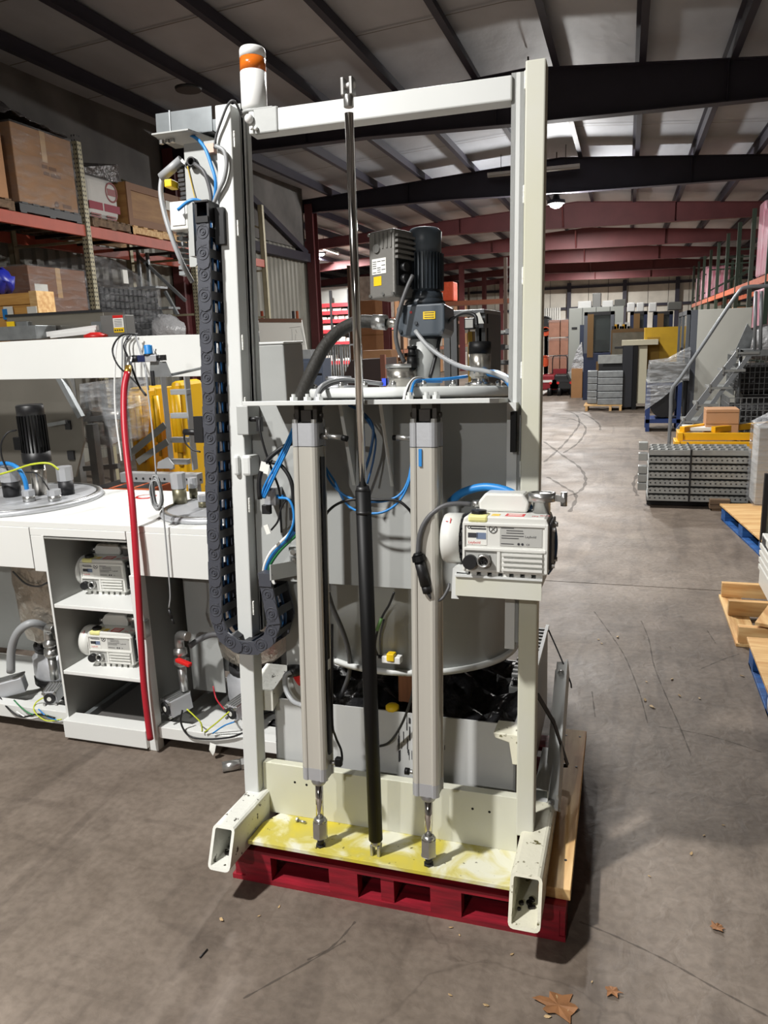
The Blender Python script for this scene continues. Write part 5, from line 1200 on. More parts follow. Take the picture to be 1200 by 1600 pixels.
MB().bar((wy(40, 690, Yh).x, Yh + .25, 0), (wy(40, 690, Yh).x, Yh + .25, 1.2), .05, .05).bar((wy(100, 690, Yh).x, Yh + .25, 0), (wy(100, 690, Yh).x, Yh + .25, 1.2), .05, .05).build('stand', M_galv, t)
t = thing('wrapped_stand', 'steel stand wrapped in clear film behind the cabinet', 'stand', (-2.75, 3.9, 0))
Yw = 3.9
for px in (134, 160, 185): MB().bar(wy(px, 600, Yw), (wy(px, 600, Yw).x, Yw, 0), .025, .025).build('leg', M_galv, t)
for py in (655, 732): MB().bar(wy(132, py, Yw), wy(186, py - 4, Yw), .03, .03).build('crossbar', M_galv, t)
MB().cyl(wy(160, 640, Yw + .1), wy(160, 690, Yw + .1), .10, n=20).build('drum', M_steel, t)
g = MB(); pts = WP([(124, 600), (180, 592), (188, 640), (184, 690), (160, 702), (132, 700), (126, 650)], Yw - .06); g.prism(pts, 'y', Yw - .06, Yw + .25).build('film', M_filmd, t)
# aluminium ladder-like rack
t = thing('ladder_frame', 'grey aluminium ladder frame with rungs left of the cable chain', 'ladder frame', (-2.2, 3.5, 0))
Yl = 3.55
M_lad = mat('ladder_grey', (172, 174, 176), .4, .3)
for px0, px1 in ((251, 265), (289, 300)):
    a, b = wy(px0, 592, Yl), wy(px1, 735, Yl); MB().box(a.x, b.x, Yl, Yl + .05, b.z, a.z + .15).build('rail', M_lad, t, bevel=.003)
for py in (613, 650, 688, 722):
    a, b = wy(265, py, Yl), wy(291, py - 4, Yl); MB().box(a.x, b.x, Yl + .005, Yl + .045, a.z - .014, a.z + .014).build('rung', M_lad, t, bevel=.002)
a, b = wy(190, 735, Yl), wy(310, 735, Yl); MB().box(a.x, b.x, Yl - .02, Yl + .04, a.z - .07, a.z - .01).build('beam', M_lad, t, bevel=.003)
h_ = MB()
for k in range(12): x = a.x + .06 + k * .045; h_.cyl((x, Yl - .0205, a.z - .04), (x, Yl - .022, a.z - .04), .007, n=8)
h_.build('holes', M_dark, t)
for s in ((200, 712, 258, 664), (215, 722, 262, 690)): MB().bar(wy(s[0], s[1], Yl - .05), wy(s[2], s[3], Yl - .05), .008, .035).build('strut', mat('dark_angle', (104, 104, 100), .5, .4), t)
MB().prism(WP([(247, 722), (262, 714), (272, 726), (270, 732), (246, 732)], Yl - .03), 'y', Yl - .034, Yl - .028).build('gusset', M_lad, t)
for px in (205, 300): MB().bar((wy(px, 735, Yl).x, Yl + .01, 0), (wy(px, 735, Yl).x, Yl + .01, wy(px, 740, Yl).z), .05, .05).build('leg', M_lad, t)
# yellow equipment beyond
for k, (x0, x1, y0, y1, lab) in enumerate(((197, 232, 606, 700, 'bright yellow machine body with rounded dark gaps behind the red hose'), (240, 252, 606, 690, 'narrow yellow machine upright between regulator and ladder frame'), (264, 290, 596, 706, 'yellow machine panel seen between the rungs of the ladder frame'))):
    Yy = 4.4; t = thing('yellow_machine', lab, 'machine', (wy(x0, 700, Yy).x, Yy, 0))
    a, b = wy(x0, y0, Yy), wy(x1, y1, Yy)
    MB().box(a.x, b.x, Yy, Yy + .3, 0, a.z).build('body', mat('yellow_paint', (226, 176, 18), .4), t, bevel=.03)
    MB().box(a.x + .02, b.x - .02, Yy - .02, Yy, b.z - .1, b.z + .12).build('panel', mat('dark_yellow_paint', (150, 116, 20), .5), t, bevel=.02)
    for s in range(2): MB().cyl((a.x + (b.x - a.x) * (.3 + .4 * s), Yy - .01, b.z), (a.x + (b.x - a.x) * (.3 + .4 * s), Yy - .01, a.z - .05), .022, n=12).build('bar', MATS['yellow_paint'], t)
# orange rimmed crates low behind the counter
for k in range(3):
    Yo = 3.35; a, b = wy(140 + 34 * k, 772, Yo), wy(168 + 34 * k, 764, Yo)
    t = thing('crate', ['orange crate rim farthest left', 'middle orange crate rim', 'orange crate rim nearest the red hose'][k] + ' behind the cabinet counter', 'crate', (a.x, Yo, 0))
    MB().box(a.x, b.x, Yo, Yo + .25, .3, b.z).build('body', mat('orange_plastic', (196, 96, 52), .5), t, bevel=.004); MB().box(a.x + .01, b.x - .01, Yo + .01, Yo + .24, b.z, b.z + .002).build('inside', M_black, t)
    MB().box(a.x, b.x, Yo, Yo + .25, 0, .3).build('base', M_black, t)

# ================================================================== STAINLESS DUCT ON TOP OF THE NEXT MACHINE
Yd = 4.1
t = thing('steel_duct', 'long stainless duct with hinged lugs above the white band', 'duct', (wy(80, 520, Yd).x, Yd, 1.6))
a, b = wy(10, 495, Yd), wy(166, 527, Yd); MB().box(a.x, b.x, Yd, Yd + .2, b.z, a.z).build('body', M_steel, t, bevel=.003)
MB().box(a.x, b.x, Yd - .012, Yd + .2, a.z - .004, a.z + .012).build('flange', M_dark, t)
a2, b2 = wy(-20, 512, Yd - .2), wy(58, 530, Yd - .2); MB().box(a2.x, b2.x, Yd - .2, Yd - .02, b2.z, a2.z).build('trough', M_galv, t, bevel=.003)
for px in (32, 150): a, b = wy(px - 8, 503, Yd - .02), wy(px + 14, 524, Yd - .02); MB().box(a.x, b.x, Yd - .022, Yd, b.z, a.z).build('lug', M_galv, t, bevel=.003)
MB().bar(wy(64, 524, Yd - .1), wy(152, 512, Yd - .1), .03, .03).bar(wy(80, 526, Yd - .12), wy(150, 518, Yd - .12), .02, .02).build('white_bars', M_whitec, t)
a = wy(18, 510, Yd - .03); MB().box(a.x - .03, a.x + .03, Yd - .036, Yd - .03, a.z - .02, a.z + .03).build('yellow_sticker', M_yelc, t)
for lx in (-4.3, -3.55): MB().box(lx, lx + .06, Yd + .1, Yd + .16, 0, b.z).build('leg', M_galv, t)
t = thing('junction_box', 'grey steel box with red and yellow warning label above the band', 'box', (wy(190, 510, Yd).x, Yd, 1.6))
a, b = wy(164, 494, Yd), wy(206, 520, Yd); MB().box(a.x, b.x, Yd - .05, Yd + .04, b.z - .1, a.z).build('body', mat('box_grey', (120, 120, 118), .45, .3), t, bevel=.004)
Yq = Yd - .05; a, b = wy(176, 493, Yq), wy(195, 519, Yq); o = MB().box(a.x, b.x, Yq - .003, Yq, b.z, a.z).build('warning_label', M_label, t)
hh = a.z - b.z; MB().box(a.x, b.x, Yq - .004, Yq - .003, a.z - hh * .16, a.z).build('red_band', M_redp, o); MB().box(a.x, b.x, Yq - .004, Yq - .003, b.z, b.z + hh * .28).build('yellow_band', M_yelc, o)
ln = MB()
for k in range(5): ln.box(a.x + .008, b.x - .01, Yq - .004, Yq - .003, b.z + hh * (.36 + .09 * k), b.z + hh * (.39 + .09 * k))
for k in range(4): ln.box(a.x + .006 + .016 * k, a.x + .016 + .016 * k, Yq - .005, Yq - .004, b.z + hh * .08, b.z + hh * .18)
ln.build('label_print', M_ink, o)
a = wy(150, 526, Yd - .15); tag(MB().lathe([(.07, 0), (.07, .02), (.03, .035), (0, .036)], (a.x, a.y, a.z - .01), n=16).build('red_cover', M_redp, loc=tuple(a)), 'red mushroom cover lying behind the white band', 'cover')
# ================================================================== PALLET RACK ALONG THE LEFT WALL
RX0, RX1 = -6.2, -7.3
M_up = mat('rack_upright_cream', (176, 168, 140), .5, .2, var=.15, scale=6)
M_bm = mat('rack_beam_orange', (186, 84, 62), .5, var=.2, scale=5)
t = thing('pallet_rack', 'tall pallet rack with cream uprights and red orange beams along the left wall', 'rack', (-6.7, 8, 0))
UY = [5.72, 8.10, 10.5, 12.9]
for y in UY:
    for x in (RX0, RX1):
        p = MB().box(x - .04, x + .04, y - .04, y - .034, 0, 4.0).box(x - .04, x - .034, y - .04, y + .04, 0, 4.0).box(x + .034, x + .04, y - .04, y + .04, 0, 4.0).build('upright', M_up, t)
        if x == RX0 and y < 11:
            hs = MB()
            for k in range(70):
                z = .6 + k * .05
                for dx in (-.018, .018): hs.box(x + dx - .007, x + dx + .007, y - .042, y - .0395, z, z + .02); 
            for k in range(70):
                z = .6 + k * .05
                for dy in (-.018, .018): hs.box(x + .0395, x + .042, y + dy - .007, y + dy + .007, z, z + .02)
            hs.build('slots', M_dark, p)['kind'] = 'stuff'
    for z in (.5, 1.3, 2.1, 2.9, 3.6): MB().bar((RX0, y, z), (RX1, y, z + .5 * (1 if int(z) % 2 else 0)), .03, .03).build('brace', M_up, t)
for z in (3.02, 1.55):
    for ya, yb in zip(UY[:-1], UY[1:]):
        for x in (RX0, RX1):
            MB().box(x - .025, x + .025, ya + .04, yb - .04, z - .07, z + .06).build('beam', M_bm, t, bevel=.004)
    for ya, yb in zip(UY[:-1], UY[1:]):
        for k in range(3):
            y = ya + .4 + k * .8; MB().box(RX1, RX0, y - .02, y + .02, z + .02, z + .06).build('deck_bar', M_dark, t)
    t_ = t
def carton(name, lab, cat, x0, x1, y0, y1, z0, z1, m=M_card, tape=True, wrap=False, pallet=None):
    t = thing(name, lab, cat, ((x0 + x1) / 2, (y0 + y1) / 2, z0))
    MB().box(x0, x1, y0, y1, z0, z1).build('body', m, t, bevel=.008)
    if tape: MB().box(x1, x1 + .002, (y0 + y1) / 2 - .04, (y0 + y1) / 2 + .04, z0 + (z1 - z0) * .6, z1).box(x0, x1, (y0 + y1) / 2 - .004, (y0 + y1) / 2 + .004, z1, z1 + .002).build('tape', mat('packing_tape', (186, 150, 104), .3), t)
    if wrap: MB().box(x0 - .012, x1 + .012, y0 - .012, y1 + .012, z0 - .02, z1 + .012).build('wrap', M_film, t)
    return t
def simple_pallet(lab, x0, x1, y0, y1, z0, m, alongx=True, group=None):
    t = thing('pallet', lab, 'pallet', ((x0 + x1) / 2, (y0 + y1) / 2, z0), group)
    n = 6
    for k in range(n):
        y = y0 + (y1 - y0) * (k + .5) / n; box(x0, x1, y - .045, y + .045, z0 + .095, z0 + .112).build('board', m, t)
    for k in range(3):
        x = x0 + .03 + (x1 - x0 - .06) * k / 2; box(x - .025, x + .025, y0, y1, z0 + .016, z0 + .095).build('stringer', m, t)
    for k in range(3):
        y = y0 + .05 + (y1 - y0 - .1) * k / 2; box(x0, x1, y - .045, y + .045, z0, z0 + .016).build('bottom_board', m, t)
    return t
ZB = 3.08
simple_pallet('black plastic pallet under the largest carton on the rack', -7.25, -6.16, 7.02, 8.0, ZB, M_black)
t = carton('carton', 'largest brown carton, film wrapped, on the upper rack level', 'carton', -7.22, -6.18, 7.05, 7.98, ZB + .112, 3.98, wrap=True)
mat('brown_print', (112, 76, 48), .7)
def letter_x(txt, size, m, par, x, y, z):
    b = BASE[par.name]; return text_mesh('lettering', txt, size, m, par, Matrix.Translation(Vector((x, y, z)) - b) @ Matrix(((0, 0, 1, 0), (1, 0, 0, 0), (0, 1, 0, 0), (0, 0, 0, 1))))
for k, (y0, y1, z) in enumerate(((7.46, 7.54, 3.60), (7.56, 7.68, 3.595), (7.47, 7.56, 3.53), (7.58, 7.74, 3.525))):
    MB().box(-6.178, -6.1755, y0, y1, z, z + .035).build('print_line', MATS['brown_print'], t)
MB().box(-6.178, -6.176, 7.72, 7.86, 3.22, 3.26).cyl((-6.18, 7.62, 3.24), (-6.176, 7.62, 3.24), .035, n=12).build('print', MATS['brown_print'], t)
simple_pallet('plain pallet under the carton at the photo edge', -7.25, -6.16, 5.9, 6.95, ZB, M_woodd)
carton('carton', 'tan carton cut by the left photo edge on the upper rack level', 'carton', -7.2, -6.18, 5.95, 6.9, ZB + .112, 3.86, M_cardl)
# crumpled film over the big carton
g = MB(); n = 14
for j in range(n + 1):
    for i in range(n + 1):
        g.v.append((-7.1 + .9 * i / n, 6.95 + 1.02 * j / n, 4.0 + .32 * math.exp(-((i / n - .5) ** 2 + (j / n - .25) ** 2) * 7) + .05 * rnd.random()))
for j in range(n):
    for i in range(n): g.f.append([j * (n + 1) + i, j * (n + 1) + i + 1, (j + 1) * (n + 1) + i + 1, (j + 1) * (n + 1) + i]); g.sm.append(True); g.mi.append(0)
o = g.build('film_heap', mat('smoky_film', (84, 80, 80), .2, var=.4, scale=5, bump=.9, bscale=9, bdist=.06), loc=(-6.6, 7.4, 4.0)); o.modifiers.new('thick', 'SOLIDIFY').thickness = .004
tag(o, 'crumpled dark stretch film heaped on the largest carton', 'plastic film')
# white bag and crate
simple_pallet('weathered pallet under the white bulk bag on the rack', -7.25, -6.16, 8.2, 9.0, ZB, M_woodd)
t = thing('bulk_bag', 'white bulk bag with dark red bands on the upper rack level', 'bag', (-6.7, 8.5, ZB + .112))
MB().box(-7.1, -6.22, 8.2, 8.86, ZB + .112, 3.70).build('sack', mat('woven_bag', (206, 204, 200), .7, var=.06, bump=.3, bscale=12), t, bevel=.10, seg=4)
MB().box(-6.22, -6.216, 8.24, 8.50, 3.30, 3.39).box(-6.22, -6.216, 8.53, 8.84, 3.30, 3.39).build('red_band', mat('dark_red_print', (142, 34, 56), .6), t)
MB().pipe((-6.22, 8.70, 3.54), (-6.215, 8.70, 3.54), .12, .10, 24).box(-6.219, -6.216, 8.62, 8.78, 3.50, 3.58).build('emblem', mat('brown_red_print', (150, 90, 90), .6), t)
for k in range(4): MB().box(-6.219, -6.216, 8.26 + (k % 2) * .3, 8.45 + (k % 2) * .3, 3.24 - .03 * (k // 2), 3.255 - .03 * (k // 2)).build('print_line', MATS['brown_red_print'], t)
g = MB().add([(-7.0, 8.15, 3.7), (-6.3, 8.15, 3.74), (-6.25, 8.95, 3.92), (-6.95, 8.95, 3.96), (-6.6, 8.5, 3.9), (-6.3, 9.0, 3.7)], [(0, 1, 4), (1, 2, 4), (2, 3, 4), (3, 0, 4), (1, 5, 2)])
o = g.build('film_scrap', MATS['smoky_film'], loc=(-6.6, 8.5, 3.8)); o.modifiers.new('thick', 'SOLIDIFY').thickness = .004; tag(o, 'loose dark stretch film above the white bulk bag', 'plastic film')
simple_pallet('plain wooden pallet under the plywood crate on the rack', -7.25, -6.16, 8.95, 10.3, ZB, M_wood)
t = thing('plywood_crate', 'brown plywood crate with framed edges on the upper rack level', 'crate', (-6.7, 9.6, ZB + .112))
M_ply = mat('plywood', (164, 122, 72), .6, rgb2=(140, 98, 56), scale=2.5, stretch=(1, 1, 6))
MB().box(-7.2, -6.2, 8.97, 10.3, ZB + .112, 3.72).build('body', M_ply, t)
for y in (8.97, 10.22): MB().box(-6.2, -6.18, y, y + .09, ZB + .112, 3.72).build('batten', mat('brown_batten', (128, 88, 56), .6), t)
for z in (3.20, 3.63): MB().box(-6.2, -6.185, 9.06, 10.22, z, z + .09).build('batten', MATS['brown_batten'], t)
MB().box(-6.18, -6.176, 9.85, 10.0, 3.5, 3.62).build('label', M_label, t)
# lower level: cartons, drawers, black crates under film
ZL = 1.61
t = carton('carton', 'film wrapped brown carton on the lower rack level with two white labels', 'carton', -7.2, -6.2, 7.05, 7.98, ZL + .12, 2.55, mat('brown_carton', (134, 92, 66), .7, var=.15, scale=3), wrap=True)
MB().box(-6.2, -6.196, 7.12, 7.32, 2.25, 2.36).box(-6.2, -6.196, 7.72, 7.84, 1.78, 1.95).build('label', M_label, t)
simple_pallet('pallet under the labelled carton on the lower rack level', -7.25, -6.16, 7.02, 8.0, ZL, M_woodd)
carton('carton', 'brown carton at the back of the lower rack level', 'carton', -7.2, -6.55, 6.0, 6.95, ZL + .02, 2.45, MATS['brown_carton'])
t = thing('wooden_chest', 'pale wooden chest of boards with papers taped on its front', 'chest', (-5.3, 5.6, 0))
Yc = 5.6
x0, x1 = wy(-20, 480, Yc).x, wy(50, 480, Yc).x; zt = wy(0, 460, Yc).z
for k in range(5): MB().box(x0, x1, Yc, Yc + .2, zt - .10 * (k + 1) + .004, zt - .10 * k).build('plank', mat('yellow_pine', (212, 164, 92), .55, rgb2=(188, 136, 70), scale=3, stretch=(1, 5, 8)), t, bevel=.004)
MB().box(x1, x1 + .08, Yc - .02, Yc + .2, zt - .5, zt + .01).build('corner_post', M_wood, t, bevel=.004)
MB().box(x0, x1 + .08, Yc, Yc + .2, 0, zt - .5).build('base', M_woodd, t)
for px in (14, 51): a = wy(px, 490, Yc - .022); MB().box(a.x - .05, a.x + .05, Yc - .026, Yc - .022, a.z - .05, a.z + .06).build('paper', M_label, t)
a = wy(9, 492, Yc - .027); MB().box(a.x - .03, a.x + .02, Yc - .03, Yc - .026, a.z - .04, a.z + .05).build('blue_print', M_blue, t)
g = MB().ball((wy(4, 445, 5.75).x, 5.7, zt + .11), .13, 14, (1.2, .8, .9)); g.v = [(x + rnd.uniform(-.02, .02), y, z + rnd.uniform(-.03, .03)) for x, y, z in g.v]
tag(g.build('blue_bag', mat('blue_sheet', (30, 40, 150), .4, bump=.5, bscale=8), loc=(wy(8, 445, 5.9).x, 5.9, 2)), 'crumpled blue plastic bag on the wooden chest', 'bag')
tag(MB().lathe([(.16, ZL + .06), (.19, ZL + .5), (.18, ZL + .52), (0, ZL + .5)], (-6.34, 6.75, 0), n=20).build('blue_tub', mat('deep_blue', (20, 60, 110), .4), loc=(-6.34, 6.75, ZL + .06)), 'dark blue tub between the chest and the labelled carton', 'tub')
t = thing('black_crates', 'stack of black ribbed plastic crates wrapped in film on the lower rack level', 'crate stack', (-6.7, 8.8, ZL))
for k in range(9):
    z = ZL + .02 + k * .085; MB().box(-7.1, -6.22, 8.2, 9.5, z, z + .075).build('crate', M_black, t, bevel=.01)
    rb = MB()
    for j in range(13): rb.box(-6.222, -6.205, 8.24 + j * .098, 8.27 + j * .098, z, z + .07)
    rb.build('ribs', M_blackp, t)['kind'] = 'stuff'
MB().prism([(8.18, ZL), (9.54, ZL), (9.54, 2.42), (9.3, 2.5), (8.6, 2.72), (8.18, 2.74)], 'x', -7.15, -6.2).build('film', M_film, t)
MB().box(-6.2, -6.19, 8.72, 8.82, 2.45, 2.62).build('paper', M_label, t)
# rolling steps inside the rack bay
t = thing('step_stand', 'grey steel step stand behind the rack upright by the left wall', 'steps', (-6.9, 10.0, 0))
sY = 9.8
for k, (px, py) in enumerate(((232, 452), (252, 484))):
    a = wy(px, py, sY); MB().box(a.x - .22, a.x + .22, sY - .15, sY + .15, a.z, a.z + .03).build('tread', M_galv, t)
for p_, q_ in (((233, 455), (256, 498)), ((258, 455), (278, 492)), ((215, 390), (221, 460)), ((216, 400), (290, 470)), ((230, 395), (234, 455))):
    MB().bar(wy(*p_, sY), wy(*q_, sY), .04, .04).build('bar', M_galv, t)
a = wy(250, 505, 9.5); g = MB().ball((a.x, 9.5, a.z - .1), .35, 16, (1, .7, .6)); g.v = [(x + rnd.uniform(-.04, .04), y, z + rnd.uniform(-.04, .04)) for x, y, z in g.v]
tag(g.build('film_bundle', mat('silver_film', (170, 170, 172), .2, bump=.9, bscale=6, bdist=.08), loc=(a.x, 9.5, a.z - .3)), 'crumpled bundle of clear film beside the black crates', 'plastic film')
# ================================================================== RIGHT SIDE OF THE AISLE
M_galv2 = mat('galvanised_bright', (168, 170, 168), .42, .5, var=.18, scale=10)
# ---- stack of perforated galvanised rails
Ys = 7.3
t = thing('rail_stack', 'low stack of perforated galvanised rails held by black straps', 'rail stack', (.7, 7.6, 0))
xl, xr = wy(1013, 740, Ys).x, wy(1172, 740, Ys).x
zb_, zt_ = wy(1013, 783, Ys).z, wy(1012, 712, Ys).z
hh = (zt_ - zb_) / 6
for k in range(6):
    z = zb_ + hh * k
    p = MB().box(xl, xr, Ys, Ys + .004, z + .003, z + hh - .006).box(xl, xr, Ys, Ys + .08, z + hh - .010, z + hh - .006).box(xl, xr, Ys, Ys + .6, z + .003, z + .007).build('rail', M_galv2, t)
    hs = MB(); n = 20
    for j in range(n):
        x = xl + (xr - xl) * (j + .5) / n; hs.box(x - .007, x + .007, Ys - .001, Ys + .001, z + hh * .38, z + hh * .55); hs.box(x - .02, x + .0, Ys - .001, Ys + .001, z + hh * .80, z + hh * .86)
    hs.build('perforation', M_dark, p)['kind'] = 'stuff'
for row in range(3):                                              # upper rails lie open side up: cells between the rungs
    y0 = Ys + .0 + row * .14; z = zt_ + .002
    r_ = MB().box(xl + .02 * row, xr, y0, y0 + .012, z, z + .05).box(xl + .02 * row, xr, y0 + .11, y0 + .122, z, z + .05).box(xl + .02 * row, xr, y0, y0 + .12, z, z + .004)
    o = r_.build('open_rail', M_galv2, t)
    for j in range(14):
        x = xl + .02 + (xr - xl) * j / 13.5; MB().bar((x, y0 + .006, z + .046), (x + .012, y0 + .116, z + .046), .022, .012).build('rung', M_galv2, o)
    MB().box(xl + .02, xr - .01, y0 + .012, y0 + .11, z + .004, z + .006).build('inside', M_dark, o)
for k, z in enumerate((zb_ + .12, zb_ + .20, zb_ + .28, zb_ + .40, zb_ + .50)):
    MB().box(xl - .09, xl - .01, Ys + .05, Ys + .14, z - .03, z + .04).build('end_block', M_galv2, t, bevel=.004)
for px in (1078,): x = wy(px, 750, Ys).x; MB().box(x - .008, x + .008, Ys - .004, Ys - .001, zb_, zt_ + .05).box(x - .008, x + .008, Ys - .004, Ys + .5, zt_ + .052, zt_ + .056).build('strap', M_black, t)
MB().box(xl - .0, xr, Ys + .15, Ys + .5, .0, zb_).build('skid', M_dark, t)
a = wy(1108, 800, Ys - .05)
for k, (z0, z1) in enumerate(((.02, .055), (.058, .105))): MB().box(a.x, a.x + .17, Ys - .06, Ys + .14, z0, z1).build('dunnage', M_woodd, t, bevel=.004)
MB().box(a.x + .02, a.x + .10, Ys - .05, Ys + .1, 0, .02).build('dunnage', M_woodd, t)
# ---- yellow beams behind it, carton on top
Yy = 8.3
xa, xb = wy(1050, 690, Yy).x, wy(1180, 690, Yy).x; z1 = wy(1060, 674, Yy).z
for k in range(3):
    t = thing('yellow_rack_beam', ['lowest', 'middle', 'topmost'][k] + ' of the stacked yellow rack beams behind the galvanised rails', 'beam', ((xa + xb) / 2, Yy, 0), 'stacked yellow rack beams')
    z = z1 - .02 - .085 * (3 - k)
    MB().box(xa + .03 * k, xb, Yy + .05 * k, Yy + .05 * k + .05, z, z + .075).build('bar', M_yellow, t, bevel=.004)
    MB().box(xa + .03 * k, xa + .03 * k + .05, Yy + .05 * k - .02, Yy + .05 * k + .3, z - .005, z + .08).build('end_plate', M_yellow, t, bevel=.004)
for k in range(2):
    t = thing('yellow_rack_beam', ['yellow rack beam lying crosswise under the small carton', 'yellow rack beam behind the small carton'][k], 'beam', ((xa + xb) / 2, Yy + .4, 0), 'stacked yellow rack beams')
    MB().bar((xa + .1 + .3 * k, Yy + .15, z1), (xa + .6 + .6 * k, Yy + .75, z1), .06, .06).build('bar', M_yellow, t, bevel=.004)
t = thing('pallet', 'wooden pallet hidden under the yellow rack beams', 'pallet', (xa + .5, Yy + .2, 0)); box(xa + .1, xb, Yy + .02, Yy + .6, 0, z1 - .29).build('deck', M_woodd, t)
box(xa + .12, xa + .4, Yy + .2, Yy + .5, z1 - .02, z1 + .012).build('paper', M_label, t)
a, b = wy(1104, 640, Yy + .25), wy(1153, 684, Yy + .25)
t = thing('carton', 'small plain brown carton on the yellow rack beams', 'carton', ((a.x + b.x) / 2, Yy + .4, b.z))
MB().box(a.x, b.x, Yy + .25, Yy + .55, b.z, a.z).build('body', M_cardl, t, bevel=.004)
MB().box(a.x, b.x, Yy + .246, Yy + .25, (a.z + b.z) / 2 - .003, (a.z + b.z) / 2 + .003).box(a.x, b.x, Yy + .246, Yy + .25, a.z - .03, a.z - .026).build('fold', M_card, t)
# ---- blue pallets with plywood
def blue_pallet(lab, x0, y0, x1, y1, rot, ply):
    cx, cy = x0, y0
    t = thing('pallet', lab, 'pallet', (cx, cy, 0), rz=rot)
    def bb(n, a, b, c, d, e, f, m): return MB().box(cx + a, cx + b, cy + c, cy + d, e, f).build(n, m, t, bevel=.002)
    W, D = x1 - x0, y1 - y0
    for k in range(3): y = D * k / 2 * .92; bb('bottom_board', 0, W, y, y + .09, 0, .018, M_bluew)
    for kx in range(3):
        x = (W - .10) * kx / 2
        for ky in range(3): y = (D - .12) * ky / 2; bb('block', x, x + .10, y, y + .12, .018, .105, M_bluew)
    bb('bottom_board', 0, .09, 0, D, .0, .017, M_bluew)
    for k in range(5): y = (D - .1) * k / 4; bb('board', 0, W, y, y + .1, .105, .123, M_bluew)
    if ply: 
        t2 = thing('plywood_sheet', ply, 'plywood', (cx, cy, .123), rz=rot)
        MB().box(cx - .015, cx + W, cy - .01, cy + D + .01, .1235, .14).build('sheet', M_wood, t2, bevel=.002)
    return t
blue_pallet('blue wooden pallet under the film wrapped box at the right', .97, 5.72, 1.95, 6.92, R(7), 'plywood sheet on the blue pallet under the film wrapped box')
blue_pallet('blue wooden pallet nearest the camera at the right edge', .62, 2.75, 1.6, 3.82, R(0), 'plywood sheet on the nearest blue pallet at the right edge')
a = wz(1203, 1110, .145); tag(MB().pipe((a.x + .06, a.y, .1405), (a.x + .06, a.y, .19), .07, .055, 24).build('pipe_ring', M_whitec, loc=(a.x + .06, a.y, .1405)), 'white ring standing on the nearest plywood sheet at the right edge', 'ring')
# film wrapped grey box
t = thing('wrapped_box', 'film wrapped grey and dark box standing on plywood at the right edge', 'box', (1.5, 6.4, .14))
a = wz(1166, 776, .145); b = wy(1174, 662, a.y)
MB().box(a.x + .02, a.x + .13, a.y - .32, a.y, .145, b.z).build('white_stack', mat('white_card', (206, 206, 204), .6, var=.12, scale=20, stretch=(.3, .3, 8)), t, bevel=.004)
MB().box(a.x + .131, a.x + .8, a.y - .34, a.y, .145, b.z - .02).build('dark_block', mat('dark_slate', (40, 46, 60), .5), t, bevel=.004)
MB().box(a.x, a.x + .84, a.y - .36, a.y + .03, .142, b.z + .02).build('film', film('tight_film', opac=.4, scale=10, stretch=(.6, .6, 7), bump=1.0), t)
MB().prism([(a.x, b.z + .021), (a.x + .84, b.z + .021), (a.x + .5, b.z + .22), (a.x + .14, b.z + .10)], 'y', a.y - .35, a.y + .02).build('film_top', M_filmd, t)
# black framed glazed panel and white louvred unit at the edge
t = thing('glazed_frame', 'black framed glazed panel cut by the right photo edge', 'frame panel', (1.3, 5.6, .0))
a = wy(1187, 848, 5.75); zt2 = wy(1192, 740, 5.75).z
MB().box(a.x, a.x + .03, 5.73, 5.77, a.z, zt2).box(a.x + .03, a.x + .7, 5.73, 5.77, a.z, a.z + .04).box(a.x + .03, a.x + .7, 5.73, 5.77, zt2 - .04, zt2).build('frame_bar', M_black, t)
MB().box(a.x + .03, a.x + .7, 5.745, 5.755, a.z + .04, zt2 - .04).build('pane', mat('green_glass', (120, 132, 130), .12, trans=.4), t)
t3 = thing('louvred_unit', 'white steel unit with horizontal louvres at the right photo edge', 'cabinet', (1.2, 4.9, .115))
b = wy(1183, 893, 4.75); xq = b.x + .012
a = wy(1183, 830, 4.75); MB().box(xq, xq + .7, 4.1, 4.75, .125, a.z - .01).build('body', M_white, t3, bevel=.004)
for k in range(9):
    z = b.z + .03 + k * .042
    if z < a.z - .06: MB().box(xq - .012, xq, 4.12, 4.73, z, z + .026).build('louvre', M_white, t3); MB().box(xq - .002, xq, 4.12, 4.73, z + .027, z + .040).build('gap', M_blackp, t3)
MB().box(xq - .003, xq, 4.62, 4.72, a.z - .07, a.z - .02).build('dark_label', M_dark, t3)
# bare wooden pallet
t = thing('pallet', 'bare pine pallet with missing deck boards at the right', 'pallet', (1.1, 4.4, 0))
x0, x1, y0, y1 = .60, 1.75, 4.05, 4.82
for y in (y0, (y0 + y1) / 2 + .02, y1 - .04): MB().box(x0, x1, y, y + .04, .018, .105).build('stringer', M_wood, t, bevel=.002)
for x in (x0 - .01, x0 + .35, x0 + .75): MB().box(x, x + .12, y0 - .01, y1 + .01, 0, .017).build('bottom_board', M_woody, t, bevel=.002)
for x in (x0 + .30, x0 + .55, x0 + .9): MB().box(x, x + .09, y0 - .01, y1 + .01, .106, .123).build('board', M_woody, t, bevel=.002)
MB().bar((x0 + .13, y0 - .02, .128), (x0 + .30, y0 + .44, .128), .12, .016).build('loose_board', M_woody, t)
